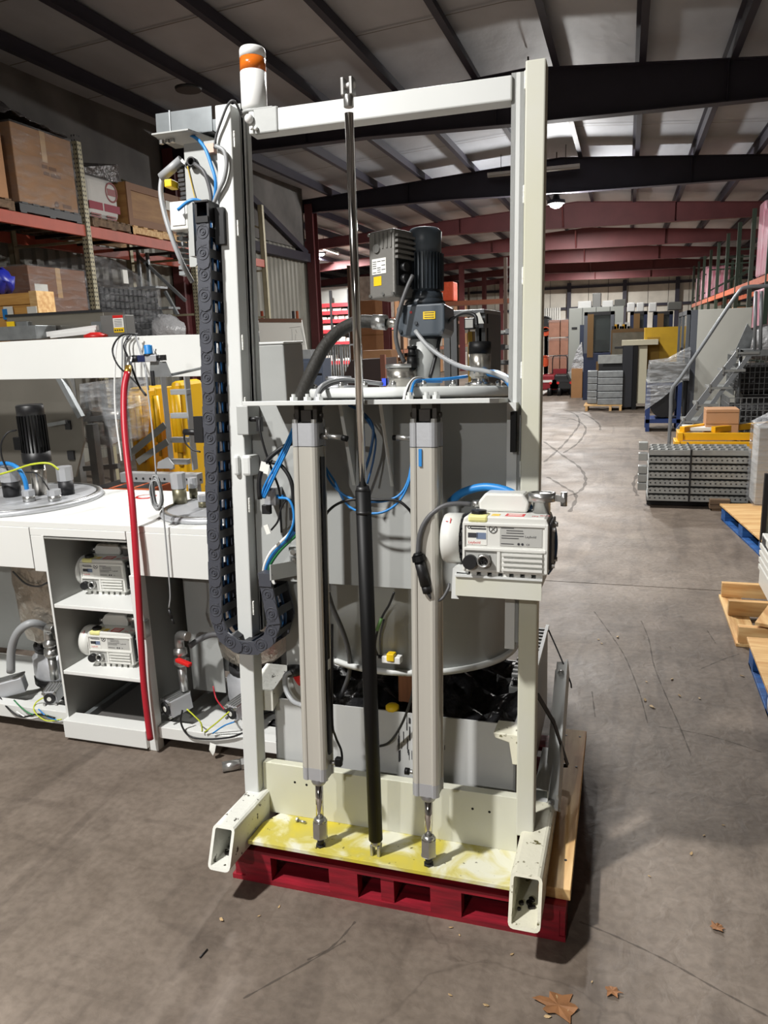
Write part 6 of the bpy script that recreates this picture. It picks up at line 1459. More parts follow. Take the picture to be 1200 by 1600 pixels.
# ---- rolling ladder
Yr_ = 11.0
t = thing('rolling_ladder', 'grey tubular rolling ladder with handrail on the right of the aisle', 'ladder', (wy(1045, 695, Yr_).x, Yr_, 0))
M_tub = mat('grey_tube', (140, 144, 148), .4, .3)
r0 = wy(1045, 697, Yr_); p0 = Vector((r0.x, Yr_, .0)); p1 = wy(1050, 610, Yr_); p2 = wy(1150, 462, Yr_); p3 = wy(1166, 449, Yr_); p4 = wy(1240, 444, Yr_)
MB().tube([p0, p0 + (p1 - p0) * .6, p1, p1 + (p2 - p1) * .15, p1 + (p2 - p1) * .5, p2, p3, p3 + (p4 - p3) * .4, p4], .024, 10, 4).build('handrail', M_tub, t)
for px in (1190, 1181): q = wy(px, 455, Yr_ + .02); e = wy(px - 2, 548, Yr_ + .02); MB().cyl(q, e, .022, n=10).build('rail_post', M_tub, t)
pl0, pl1 = wy(1152, 546, Yr_ + .3), wy(1250, 546, Yr_ + .3)
MB().box(pl0.x, pl1.x, Yr_, Yr_ + .6, pl0.z - .08, pl0.z).build('platform', M_galv, t)
for k in range(2):
    yy = Yr_ + .02 + .5 * k; s0, s1 = wy(1064, 668, yy), wy(1158, 546, yy); s0 = s0 - (s1 - s0) * .05
    MB().bar(s0, s1, .04, .08).build('stringer', M_tub, t); MB().bar(s0 + Vector((.16, 0, 0)), s1 + Vector((.16, 0, 0)), .03, .05).build('stringer', M_tub, t)
for k in range(5):
    q = wy(1064, 668, Yr_) + (wy(1158, 546, Yr_) - wy(1064, 668, Yr_)) * (.06 + .22 * k)
    MB().box(q.x - .02, q.x + .26, Yr_ - .02, Yr_ + .56, q.z, q.z + .03).box(q.x - .02, q.x + .0, Yr_ - .03, Yr_ + .0, q.z - .03, q.z + .07).build('tread', M_galv2, t)
for px in (1158, 1230): q = wy(px, 550, Yr_ + .4); MB().cyl((q.x, Yr_ + .4, 0), (q.x, Yr_ + .4, q.z), .022, n=8).build('leg', M_tub, t)
MB().prism([(wy(1150, 545, Yr_ + .7).x, wy(1150, 545, Yr_ + .7).z), (wy(1168, 505, Yr_ + .7).x, wy(1168, 505, Yr_ + .7).z), (wy(1178, 520, Yr_ + .7).x, wy(1178, 520, Yr_ + .7).z), (wy(1172, 545, Yr_ + .7).x, wy(1172, 545, Yr_ + .7).z)], 'y', Yr_ + .7, Yr_ + .72).build('guard_sheet', M_galv, t)
# ---- tall pale cabinet with glazed dark front
Yc2 = 13.4
t = thing('tall_cabinet', 'tall pale grey cabinet with dark glazed front behind the rolling ladder', 'cabinet', (1.9, 13.8, 0))
a, b = wy(1091, 484, Yc2), wy(1176, 480, Yc2)
MB().box(a.x, b.x, Yc2, Yc2 + 1.2, .06, a.z).build('body', mat('pale_panel', (198, 198, 190), .5, var=.06, scale=2), t, bevel=.006)
MB().box(a.x - .10, a.x, Yc2 + .0, Yc2 + 1.2, .06, a.z).build('edge_frame', mat('slate_grey', (92, 96, 104), .5), t)
fx = a.x - .16
dr = MB()
for y in (Yc2 + .02, Yc2 + 1.1, Yc2 + 2.1): dr.box(fx, fx + .05, y, y + .07, .1, a.z)
for z in (.1, a.z - .07): dr.box(fx, fx + .05, Yc2 + .02, Yc2 + 2.15, z, z + .07)
d = dr.build('door_frame', mat('slate_grey2', (84, 88, 92), .5), t)
MB().box(fx + .02, fx + .03, Yc2 + .05, Yc2 + 2.1, .15, a.z - .05).build('pane', mat('smoked_glass', (90, 96, 96), .08, trans=.6), d)
MB().box(fx + .06, fx + .10, Yc2 + 1.2, Yc2 + 2.15, .06, a.z - .02).build('back_panel', MATS['slate_grey'], t)
MB().box(fx - .04, fx, Yc2 + .6, Yc2 + .68, 1.05, 1.3).build('handle', M_dark, d)
# ---- blue table with wrapped unit
Yt = 13.0
t = thing('blue_table', 'blue steel table left of the tall pale cabinet', 'table', (.6, 13.3, 0))
a, b = wy(1011, 598, Yt), wy(1066, 598, Yt)
for x in (a.x + .03, b.x - .03):
    for y in (Yt + .03, Yt + .6): MB().box(x - .03, x + .03, y - .03, y + .03, 0, a.z - .05).build('leg', mat('blue_steel', (34, 58, 112), .5), t)
MB().box(a.x, b.x, Yt, Yt + .63, a.z - .05, a.z).build('top', MATS['blue_steel'], t); MB().box(a.x, b.x, Yt - .01, Yt + .63, a.z, a.z + .02).build('slab_top', M_grey, t)
MB().box(a.x, b.x, Yt, Yt + .63, .14, .20).build('lower_shelf', MATS['blue_steel'], t)
c2 = MB().cyl(((a.x + b.x) / 2, Yt + .1, .42), ((a.x + b.x) / 2, Yt + .5, .42), .2, n=18); c2.build('motor', M_dark, t)
t2 = thing('wrapped_unit', 'film wrapped dark unit on the blue table', 'machine', ((a.x + b.x) / 2, Yt + .3, a.z + .02))
c_ = wy(1015, 565, Yt).z
MB().box(a.x + .04, b.x + .06, Yt + .05, Yt + .5, a.z + .022, c_ - .03).build('unit', mat('dull_grey', (88, 88, 84), .5), t2, bevel=.02)
MB().prism([(a.x, a.z + .022), (b.x + .1, a.z + .022), (b.x + .1, c_ + .2), (b.x - .2, c_ + .03), (a.x + .03, c_ + .0)], 'y', Yt + .0, Yt + .58).build('film', M_filmd, t2)
MB().prism([(a.x - .02, .35), (a.x + .0, a.z + .02), (b.x, a.z + .02), (a.x + .25, .55)], 'y', Yt - .03, Yt - .02).build('hanging_film', M_filmd, t2)
# ---- black and white cabinet, yellow guard, steel parts pallet, blue press
Yb = 16.7
t = thing('electric_cabinet', 'tall black and cream cabinet left of the blue table', 'cabinet', (.2, 17, 0))
a, b, c_ = wy(973, 540, Yb), wy(994, 540, Yb), wy(1012, 540, Yb)
MB().box(a.x, b.x - .05, Yb, Yb + .8, .05, a.z).build('black_front', mat('black_cabinet', (34, 36, 42), .35), t, bevel=.01)
MB().box(b.x - .05, b.x + .04, Yb + .02, Yb + .8, 0, a.z - .0).build('black_post', M_blackp, t); MB().box(b.x + .04, c_.x, Yb + .1, Yb + .8, .12, a.z).build('cream_side', mat('cream_panel', (196, 190, 166), .5), t)
MB().box(a.x - .02, c_.x + .2, Yb - .01, Yb + .8, a.z, a.z + .10).build('top_cap', MATS['cream_panel'], t)
for z in (.75, 1.25): MB().box(a.x - .16, a.x, Yb + .1, Yb + .2, z, z + .05).build('bracket', M_black, t)
t = thing('yellow_guard', 'large dull yellow guard housing behind the black cabinet', 'machine guard', (.9, 17.4, 0))
a, b = wy(1008, 512, 17.2), wy(1072, 568, 17.2)
MB().prism([(a.x, a.z), (b.x, a.z), (b.x, b.z - .25), (a.x + .1, b.z - .1), (a.x, b.z + .3)], 'y', 17.2, 18.0).build('housing', mat('dull_yellow', (206, 164, 24), .5, var=.1), t)
MB().box(a.x + .2, b.x, 17.3, 18, 0, b.z - .1).build('base', M_dark, t)
MB().box(a.x + .05, a.x + .3, 17.19, 17.2, b.z - .1, a.z - .2).build('panel', mat('deep_yellow', (168, 130, 24), .5), t)
# blue presses with clear guards
def press(lab, Y, px0, px1, pyt, ylow, m='blue_steel'):
    a, b = wy(px0, pyt, Y), wy(px1, pyt, Y); zl = wy(px0, ylow, Y).z
    t = thing('press', lab, 'machine', ((a.x + b.x) / 2, Y, 0))
    MB().box(a.x, b.x, Y, Y + .9, 0, zl).build('base', mat('deep_blue_steel', (24, 36, 66), .5), t, bevel=.01)
    for x in (a.x, b.x - .08):
        for y in (Y, Y + .82): MB().box(x, x + .08, y, y + .08, zl, a.z).build('post', MATS['slate_grey'] if m == 'blue_steel' else MATS['deep_blue_steel'], t)
    MB().box(a.x, b.x, Y, Y + .9, a.z - .08, a.z).build('top_frame', M_dark, t)
    MB().box(a.x + .08, a.x + .22, Y - .01, Y, zl - .1, a.z - .05).build('yellow_strip', mat('ochre', (112, 82, 40), .5), t)
    MB().box(a.x + .08, b.x - .08, Y + .02, Y + .03, zl + .02, a.z - .08).build('guard_pane', MATS['smoked_glass'], t)
    MB().cyl(((a.x + b.x) / 2, Y + .45, zl), ((a.x + b.x) / 2, Y + .45, zl + .3), .18, n=16).build('spindle', M_steel, t)
    MB().box(a.x + .1, b.x - .1, Y + .3, Y + .7, zl, zl + .18).build('bed', M_galv, t)
    return t, a, b, zl
t, a, b, zl = press('blue press with dark glazed guard left of the steel parts pallet', 19.2, 913, 960, 488, 552)
MB().box(a.x + .3, b.x - .05, 19.18, 19.2, zl - .55, zl - .2).build('opening', MATS['ochre'], t); MB().box(a.x + .36, b.x - .11, 19.17, 19.18, zl - .5, zl - .25).build('opening_dark', M_dark, t)
t, a, b, zl = press('second blue machine frame seen above the black cabinet', 19.6, 985, 1012, 487, 520, 'b')
t, a, b, zl = press('third blue machine frame above the yellow guard', 19.6, 1022, 1052, 487, 512, 'b')
t = thing('wire_guard_machine', 'grey machine with ochre edged side sheet behind the black cabinet', 'machine', (-.2, 18.6, 0))
a, b = wy(957, 520, 18.4), wy(980, 576, 18.4)
MB().box(a.x, b.x + .5, 18.4, 18.42, b.z, a.z).build('side_sheet', mat('dirty_clear_sheet', (120, 116, 104), .3, var=.3), t); MB().box(a.x - .03, a.x, 18.39, 18.43, b.z, a.z + .06).box(a.x, b.x + .9, 18.39, 18.43, a.z, a.z + .08).build('edge', MATS['ochre'], t)
MB().box(a.x + .05, b.x + .5, 18.5, 19, 0, b.z).build('base', MATS['deep_blue_steel'], t)
for k in range(7): q = wy(956 + 4 * k, 514 - 3 * (k % 3), 18.4); MB().box(q.x, q.x + .1, 18.42, 18.6, q.z - .08, q.z + .06).build('fitting', [M_dark, M_yellow, M_zinc][k % 3], t)
MB().box(a.x, b.x + .9, 18.45, 18.5, 0, a.z).build('rear_sheet', M_galv, t)
t = thing('pallet', 'small wooden pallet under the stacked steel bars beside the black cabinet', 'pallet', (-.2, 16.9, 0)); a, b = wz(932, 640), wz(972, 640)
for k in range(4): box(a.x - .25, b.x, 16.5 + k * .2, 16.6 + k * .2, .1, .12).build('board', M_wood, t)
for x in (a.x - .22, (a.x + b.x) / 2, b.x - .06): box(x, x + .05, 16.5, 17.2, 0, .1).build('stringer', M_wood, t)
t = thing('steel_bars', 'short stack of grey steel bars on the small pallet', 'steel stack', (-.2, 16.8, .12))
for k in range(5):
    for j in range(2): MB().box(b.x - .5 + .0 * j - (.22 if j else 0), b.x - (.52 if j else 0), 16.55 + .3 * j, 16.8 + .3 * j, .125 + k * .14, .25 + k * .14).build('bar', M_galv, t, bevel=.006)
MB().box(a.x, b.x, 17.0, 17.3, .95, 1.12).build('long_plate', M_galv2, t); MB().box(a.x + .1, b.x, 17.1, 17.2, .125, .95).build('support', M_dark, t)
t = thing('grey_cabinet', 'tall grey control cabinet behind the blue press', 'cabinet', (-1, 21.5, 0))
a, b = wy(889, 482, 21.2), wy(975, 480, 21.2)
MB().box(a.x, b.x, 21.2, 22.0, .1, a.z).build('body', mat('machine_grey', (150, 152, 146), .5), t, bevel=.01)
for k in range(4): x = a.x + (b.x - a.x) * k / 4; MB().box(x - .006, x + .006, 21.19, 21.2, .1, a.z).build('door_seam', M_dark, t)
MB().box(a.x, b.x, 21.25, 22, 0, .1).build('plinth', M_dark, t); MB().box(a.x + .08, a.x + .22, 21.18, 21.2, 1.7, 1.75).build('handle', M_black, t)
MB().box(a.x + .3, a.x + .62, 21.0, 21.2, 1.0, 1.8).build('panel_box', mat('navy_panel', (34, 44, 66), .5), t)
for k, (px0, px1, py0, py1, m, lab) in enumerate(((926, 939, 458, 476, 'box_grey', 'grey metal box atop the tall grey cabinet'), (903, 924, 471, 481, 'white_card', 'white roll of film atop the grey cabinet at the left'), (941, 958, 470, 480, 'white_card', 'white bundle atop the grey cabinet'), (960, 978, 468, 480, 'dull_grey', 'dull grey bundle atop the grey cabinet at the right'),
      (980, 992, 473, 487, 'white_card', 'white carton atop the blue machines, left of three'), (995, 1006, 473, 487, 'white_card', 'white carton atop the blue machines, middle of three'), (1014, 1026, 473, 487, 'white_card', 'white carton atop the blue machines, right of three'), (1044, 1066, 472, 484, 'dull_grey', 'grey bundle atop the third blue machine frame'))):
    Yq = 21.5 if px1 < 979 else 19.9; a, b = wy(px0, py0, Yq), wy(px1, py1, Yq)
    zb0 = wy(900, 482, 21.2).z + .001 if px1 < 979 else b.z
    tag(MB().box(a.x, b.x, Yq, Yq + .3, zb0, max(a.z, zb0 + .08)).build('box', MATS[m], loc=((a.x + b.x) / 2, Yq, zb0), bevel=.02), lab, 'box')
t = thing('open_carton', 'brown carton with film spilling from its top beside the blue press', 'carton', (-1.2, 19.9, 0))
a, b = wz(892, 622), wz(909, 622); z = wy(900, 576, 19.9).z
MB().box(a.x, b.x, 19.9, 20.3, 0, z).build('body', M_card, t); MB().prism([(a.x - .1, z - .1), (b.x + .1, z - .1), (b.x, z + .3), ((a.x + b.x) / 2 + .1, z + .65), ((a.x + b.x) / 2, z + .5), (a.x, z + .08)], 'y', 19.95, 20.3).build('film', MATS['silver_film'], t)
# stack of film wrapped cartons
t = thing('carton_stack', 'tall stack of brown cartons wrapped in pink-tinged film far down the aisle', 'carton stack', (-2, 22.5, 0))
a, b = wy(857, 500, 22.2), wy(892, 615, 22.2)
M_pc = mat('pink_carton', (178, 128, 106), .6, var=.15)
for k in range(4):
    for j in range(2):
        h = (a.z) / 4; w_ = (b.x - a.x) / 2; MB().box(a.x + w_ * j + .01, a.x + w_ * (j + 1) - .01, 22.2, 22.9, h * k + .02 if k else .02, h * (k + 1) - .01).build('carton', M_pc, t, bevel=.01)
for k in range(4): MB().box(a.x - .02, b.x + .02, 22.17, 22.93, a.z / 4 * (k + .85), a.z / 4 * (k + 1.05)).build('film_band', M_film, t)
t = thing('red_cart', 'small red wheeled cart with hoop handle before the carton stack', 'cart', (-1.9, 21.6, 0))
a, b = wy(864, 577, 21.6), wy(886, 590, 21.6)
MB().box(a.x, b.x, 21.5, 21.9, b.z, a.z).build('tub', mat('cart_red', (128, 22, 32), .5), t); MB().tube([(a.x, 21.5, b.z), (a.x, 21.5, a.z + .3), (a.x + .1, 21.5, a.z + .36), (b.x - .1, 21.5, a.z + .36), (b.x, 21.5, a.z + .3), (b.x, 21.5, b.z)], .015, 6, 3).build('handle', M_dark, t)
for x in (a.x + .05, b.x - .05): MB().cyl((x, 21.5, .12), (x, 21.56, .12), .12, n=14).build('wheel', M_black, t)
MB().box(a.x, b.x, 21.55, 21.85, .12, b.z).build('chassis', M_dark, t)
for k, (px, lab) in enumerate(((856, 'dark red ride-on toy car nearest the right post'), (876, 'black ride-on toy car beside the red one'))):
    Yq = 20.6; q = wz(px, 614); x = wy(px, 600, Yq).x
    t = thing('toy_car', lab, 'toy car', (x, Yq, 0))
    MB().prism([(x - .3, .16), (x + .3, .16), (x + .3, .36), (x + .22, .40), (x + .16, .55), (x - .16, .55), (x - .22, .40), (x - .3, .36)], 'y', Yq, Yq + .6).build('body', MATS['cart_red'] if k == 0 else M_black, t, bevel=.03)
    MB().box(x - .22, x + .22, Yq - .01, Yq, .36, .42).build('grille', M_label if k == 0 else M_dark, t)
    for s in (-1, 1):
        for y in (Yq + .08, Yq + .48): MB().cyl((x + s * .24, y, .12), (x + s * .34, y, .12), .12, n=14).build('wheel', M_black, t)
        MB().cyl((x + s * .26, Yq - .012, .34), (x + s * .26, Yq, .34), .035, n=10).build('headlamp', M_redp, t)
for k, (px, py, r_, m, lab) in enumerate(((852, 506, .22, M_black, 'black wheel shaped object hung high beside the right post'), (853, 518, .13, mat('orange_shell', (214, 86, 40), .4), 'orange bucket shape beside the right post, upper one'), (852, 564, .16, MATS['orange_shell'], 'orange bucket shape beside the right post, lower one'))):
    p = wy(px, py, 23.5); t = thing('equipment', lab, 'equipment', (p.x, 23.5, 0))
    MB().cyl((p.x, 23.4, p.z), (p.x, 23.7, p.z), r_, n=18).pipe((p.x, 23.36, p.z), (p.x, 23.42, p.z), r_ * 1.05, r_ * .8, 18).build('drum', m, t, bevel=.01); MB().box(p.x - .05, p.x + .05, 23.7, 23.8, 0, p.z + .1).build('stand', M_dark, t)
t = thing('white_shutter', 'small white ribbed shutter on the far wall', 'shutter', (-4, YF - .1, 2))
a, b = wy(846, 482, YF - .1), wy(877, 503, YF - .1)
for k in range(9): x = a.x + (b.x - a.x) * k / 9; MB().box(x, x + (b.x - a.x) / 9 - .04, YF - .34, YF - .2, b.z, a.z).build('slat', M_white, t)
# ---- right hand racks
M_ug = mat('rack_green', (62, 78, 66), .5); M_pink = film('pink_film', (236, 150, 176), .95, 8, (3, 3, .6), .8)
t = thing('green_rack', 'long green upright pallet rack with orange beam along the right wall', 'rack', (3.2, 28, 0))
XR0 = 3.05
for k, Yq in enumerate((14.6, 17.3, 20.0, 22.7, 25.4, 28.1, 30.8, 33.5, 36.2, 38.9, 41.6)):
    for x in (XR0, XR0 + 1.1):
        MB().box(x - .05, x + .05, Yq - .05, Yq + .05, 0, 4.55 if x == XR0 else 4.3).build('upright', M_ug, t)
    for j in range(5): z = .6 + j * .8; MB().bar((XR0, Yq, z), (XR0 + 1.1, Yq, z + (.6 if j % 2 else 0)), .05, .05).build('brace', M_ug, t)
    if k:
        for z in (2.68,): MB().box(XR0 - .03, XR0 + .03, Yq - 2.65, Yq - .05, z - .09, z + .07).build('beam', mat('rack_orange', (214, 110, 74), .5, var=.2), t)
        MB().box(XR0 + 1.07, XR0 + 1.13, Yq - 2.65, Yq - .05, 2.6, 2.75).box(XR0 - .03, XR0 + .03, Yq - 2.65, Yq - .05, 1.2, 1.33).build('beam', MATS['rack_orange'], t)
        for j in range(3): MB().box(XR0, XR0 + 1.1, Yq - 2.3 + j * .85, Yq - 2.2 + j * .85, 2.75, 2.79).build('deck_bar', M_dark, t)
M_pinks = mat('pink_wrap', (222, 130, 158), .3, rgb2=(232, 196, 206), scale=5, stretch=(3, 3, .5), bump=.6, bscale=8, bdist=.05)
for k, (yy, h) in enumerate(((21.1, 1.55), (22.0, 1.8), (36.8, 1.35), (38.0, 1.3), (39.3, 1.25), (40.5, 1.15), (35.4, 1.2))):
    tag(MB().box(XR0 + .06, XR0 + .9, yy - .36, yy + .36, 2.80, 2.80 + h).build('wrapped_goods', M_pinks, loc=(XR0 + .5, yy, 2.8), bevel=.06), ['nearest pink film wrapped tower on the green rack', 'second nearest pink film wrapped tower on the green rack', 'fourth', 'fifth', 'sixth', 'farthest', 'third'][k] + ('' if k < 2 else ' pink film wrapped tower down the green rack'), 'wrapped goods', 'pink wrapped towers on the green rack')
    if yy < 22.5: tag(MB().box(XR0 + .06, XR0 + .9, yy - .4, yy + .4, 1.36, 2.5).build('wrapped_goods', M_pinks, loc=(XR0 + .5, yy, 1.36), bevel=.05), ['pink film wrapped load below the nearest pink tower', 'pink film wrapped load below the second pink tower'][k], 'wrapped goods', 'pink wrapped loads on the lower rack level')
for k, yy in enumerate((25.0, 26.5, 28.0, 30.0, 32.0)): tag(MB().box(XR0 + .1, XR0 + 1.0, yy - .5, yy + .5, 1.36, 2.1 + .1 * (k % 2)).build('carton', M_cardl, loc=(XR0 + .5, yy, 1.36), bevel=.02), ['first', 'second', 'third', 'fourth', 'fifth'][k] + ' pale carton from the near end under the orange beam', 'carton', 'pale cartons under the orange beam')
tag(MB().ball((3.6, 15.9, 3.3), .8, 16, (.8, 1, .6)).build('covered_load', mat('olive_cover', (70, 76, 62), .6, bump=.6, bscale=4, bdist=.1), loc=(3.6, 15.9, 2.8)), 'olive sheet covered load high on the rack at the right edge', 'covered load')
tag(MB().box(3.1, 4.1, 15.0, 17.0, .6, 2.5).build('dark_load', mat('maroon_load', (70, 36, 40), .6, var=.3), loc=(3.6, 16, .6), bevel=.03), 'dark maroon load behind the ladder platform', 'load')
# wire mesh bins
def mesh_bin(lab, px0, px1, pyt, pyb, Y, D=.9):
    a, b = wy(px0, pyt, Y), wy(px1, pyb, Y); t = thing('mesh_bin', lab, 'wire bin', (a.x, Y, max(0, b.z)))
    z0, z1 = b.z, a.z; g = MB()
    n = int((b.x - a.x) / .06)
    for k in range(n + 1): x = a.x + (b.x - a.x) * k / n; g.box(x - .004, x + .004, Y - .004, Y + .004, z0, z1)
    m_ = int((z1 - z0) / .07)
    for k in range(m_ + 1): z = z0 + (z1 - z0) * k / m_; g.box(a.x, b.x, Y - .004, Y + .004, z - .004, z + .004); g.box(a.x - .004, a.x + .004, Y, Y + D, z - .004, z + .004)
    for k in range(12): y = Y + D * k / 11; g.box(a.x - .004, a.x + .004, y - .004, y + .004, z0, z1)
    g.build('wire_mesh', M_galv, t)['kind'] = 'stuff'
    MB().box(a.x + .05, b.x, Y + .05, Y + D, z0 + .02, z0 + (z1 - z0) * .75).build('contents', mat('dark_contents', (46, 46, 48), .5, var=.5, scale=9, bump=.8, bscale=14, bdist=.08), t, bevel=.03)
    return t
mesh_bin('lower grey wire mesh bin of dark parts behind the small carton', 1140, 1225, 622, 690, 10.2)
mesh_bin('upper grey wire mesh bin of dark parts beneath the ladder platform', 1150, 1225, 556, 616, 11.9)
a = wy(1150, 616, 11.9); t = thing('bin_stand', 'dark steel stand carrying the upper wire mesh bin', 'stand', (a.x + .5, 12.3, 0)); MB().box(a.x + .1, a.x + 1.2, 11.95, 12.8, 0, a.z - .01).build('frame', M_dark, t)
tag(MB().ball((wy(1195, 545, 13.6).x, 13.6, wy(1195, 535, 13.6).z), .4, 16, (1, .8, .7)).build('film_bundle', MATS['silver_film'], loc=(wy(1195, 545, 13.6).x, 13.6, 1.2)), 'crumpled clear film bundle under the maroon load at the right edge', 'plastic film')

# ================================================================== BEHIND THE MACHINE, MIDDLE OF THE PHOTO
Yw2 = 10.0
t = thing('whiteboard', 'leaning whiteboard with faint pencil drawing behind the left post', 'whiteboard', (-4.6, 10, 0))
P4 = [(wy(px, py, Yw2).x, wy(px, py, Yw2).z) for px, py in ((403, 500), (471, 500), (481, 556), (403, 556))]
MB().prism(P4, 'y', Yw2, Yw2 + .02).build('board', mat('board_white', (206, 206, 200), .35), t); MB().prism([(x, z - .03) for x, z in P4[:2]] + [(x, z + .02) for x, z in P4[1::-1]], 'y', Yw2 - .01, Yw2 + .03).build('top_edge', mat('brown_edge', (96, 70, 56), .6), t)
dl = MB()
for p_, q_ in (((452, 512), (470, 510)), ((456, 514), (457, 534)), ((462, 515), (464, 520)), ((453, 534), (470, 532)), ((462, 522), (462, 532)), ((470, 512), (476, 536)), ((468, 536), (476, 538))):
    u, v = wy(*p_, Yw2 - .001), wy(*q_, Yw2 - .001); dl.bar(u, v, .003, .008, up=(0, 1, 0))
dl.build('drawing', mat('pencil', (150, 150, 150), .7), t)
MB().box(P4[3][0] + .1, P4[2][0] - .1, Yw2, Yw2 + .05, 0, P4[3][1]).build('easel', M_dark, t)
t = thing('drawer_unit', 'dark blue grey drawer unit below the whiteboard', 'drawer unit', (-3.6, 8, 0))
a, b = wy(440, 562, 8.0), wy(507, 628, 8.0)
MB().box(a.x, b.x, 8.0, 8.25, 0, a.z).build('carcass', mat('slate_blue', (62, 70, 84), .5), t)
for k in range(4): z = a.z - .02 - (k + 1) * .16; MB().box(a.x + .01, b.x - .01, 7.985, 8.0, z + .015, z + .15).build('drawer', MATS['slate_blue'], t, bevel=.004); MB().box(a.x + .01, b.x - .01, 7.99, 8, z, z + .014).build('gap', M_blackp, t)
tag(MB().box(wy(470, 546, 8.3).x, wy(500, 546, 8.3).x, 8.02, 8.22, a.z + .001, a.z + .10).build('tray', M_galv, loc=(wy(485, 556, 8.3).x, 8.1, a.z)), 'small grey steel tray on the dark blue drawer unit', 'tray')
tag(MB().tube([wy(448, 556, 8.1), wy(452, 552, 8.1), wy(470, 552, 8.1), wy(474, 557, 8.1)], .012, 6).build('bail', M_galv, loc=tuple(wy(448, 556, 8.1))), 'thin bent bar on top of the drawer unit', 'bar')
t = thing('signal_tower', 'slim grey signal tower rising behind the left post', 'signal tower', wy(401, 535, 3.6))
a, b = wy(398, 449, 3.6), wy(406, 535, 3.6)
for k in range(5): z0 = a.z - (a.z - b.z) * (k + 1) / 5; MB().cyl(((a.x + b.x) / 2, 3.6, z0 + .004), ((a.x + b.x) / 2, 3.6, a.z - (a.z - b.z) * k / 5), (b.x - a.x) / 2, n=16).build('segment', [M_label, M_labelg, M_label, M_galv, M_galv][k], t)
MB().cyl(((a.x + b.x) / 2, 3.6, 0), ((a.x + b.x) / 2, 3.6, b.z), .015, n=10).build('pole', M_galv, t)
for k, (px, m) in enumerate(((409, 'rust'), (458, 'dark'), (464, 'orange'))):
    q = wy(px, 486, 14); tag(MB().cyl((q.x, 14, 0), (q.x, 14, q.z), .03, n=8).build('pole', mat(m + '_pole', {'rust': (140, 60, 36), 'dark': (50, 46, 46), 'orange': (150, 74, 40)}[m], .5), loc=(q.x, 14, 0)), m + ' coloured pole standing behind the whiteboard', 'pole')
# far racks in the side bay with white goods
M_rbeam = mat('rack_red', (176, 44, 52), .5); M_wgoods = mat('white_goods', (206, 198, 190), .6, var=.25, scale=3)
t = thing('red_rack', 'far red shelving full of small white goods in the side bay', 'rack', (-14, 32, 0))
Yk = 32.0; xa, xb = wy(497, 500, Yk).x, wy(640, 500, Yk).x
zz = [wy(520, py, Yk).z for py in (566, 536, 517, 501, 488, 476)]
for z in zz: MB().box(xa - .3, xb, Yk, Yk + .06, z - .1, z + .06).build('beam', M_rbeam, t); MB().box(xa - .3, xb, Yk + .06, Yk + .9, z, z + .03).build('deck', M_labelg, t)
for k in range(6): x = xa - .2 + (xb - xa) * k / 5; MB().box(x - .05, x + .05, Yk - .02, Yk + .1, 0, zz[-1] + .6).build('upright', M_dark, t)
MB().box(xa - .3, xb, Yk + .9, Yk + .95, 0, zz[-1] + .8).build('back', M_labelg, t)
cnt = 0
for r_, z in enumerate(zz[:-1]):
    x = xa - .2; cnt = 0
    while x < xb - .3:
        w_ = .16 + rnd.random() * .28; h = .10 + rnd.random() * .2
        o = MB().box(x, x + w_, Yk + .12, Yk + .6, z + .03, z + .03 + h).build('parcel', M_wgoods, loc=(x + w_ / 2, Yk + .3, z + .03), bevel=.03)
        cnt += 1; tag(o, 'white parcel, far red shelving, ' + ORD[r_] + ' shelf up, ' + ORD[cnt - 1] + ' from the left', 'parcel', 'white parcels on the far red shelving'); x += w_ + .04
# racks beyond the column line: wrapped tall goods, cartons
t = thing('side_rack', 'rack along the column line with tall wrapped goods and cartons', 'rack', (-8.4, 34, 0))
XK = -8.3
for k in range(7):
    y = 26.3 + k * 2.7
    for x in (XK, XK - 1.1): MB().box(x - .05, x + .05, y - .05, y + .05, 0, 4.2).build('upright', mat('brown_upright', (92, 74, 62), .5), t)
    if k:
        for z in (1.15, 2.35): MB().box(XK - .03, XK + .03, y - 2.65, y - .05, z - .08, z + .06).build('beam', mat('brown_beam', (150, 92, 66), .5), t); MB().box(XK - 1.1, XK, y - 2.6, y - .1, z + .02, z + .06).build('deck', M_woodd, t)
kinds = [(M_cardl, 'brown carton'), (mat('clear_wrapped', (176, 166, 156), .2, bump=.7, bscale=8, bdist=.05, var=.3), 'film wrapped load'), (M_card, 'dark brown carton'), (MATS['white_goods'], 'white carton')]
for lev, z in enumerate((.02, 1.215, 2.415)):
    for k in range(24):
        y = 26.6 + k * .88
        if y > 41.6: break
        m, nm = kinds[(k * 7 + lev * 3) % 4] if lev < 2 else kinds[[1, 1, 0][k % 3]]
        h = (.55 + .35 * rnd.random()) if lev < 2 else (1.0 + .5 * rnd.random())
        o = MB().box(XK - 1.0, XK - .05, y, y + .76, z, z + h).build('load', m, loc=(XK - .5, y + .38, z), bevel=.02)
        tag(o, nm + ', ' + ORD[k] + ' from the near end of the side rack, ' + ['floor', 'middle', 'top'][lev] + ' level', 'carton', ['floor', 'middle', 'top'][lev] + ' level loads of the side rack')
a, b = wy(686, 441, 24), wy(709, 470, 24); g = MB().box(a.x, b.x, 24, 24.6, b.z, a.z); tag(g.build('orange_tarp', mat('orange_cloth', (222, 88, 50), .6, bump=.6, bscale=3, bdist=.1), loc=(a.x, 24, b.z), bevel=.04), 'bright orange tarpaulin bundle high behind the gear motor', 'tarpaulin')
t = thing('tarp_rack', 'brown rack bay carrying the orange tarpaulin', 'rack', (a.x, 24.3, 0))
c_ = wy(680, 472, 24); 
for x in (c_.x, c_.x + 2.2): MB().box(x - .05, x + .05, 23.95, 24.05, 0, a.z + .6).build('upright', MATS['brown_upright'], t)
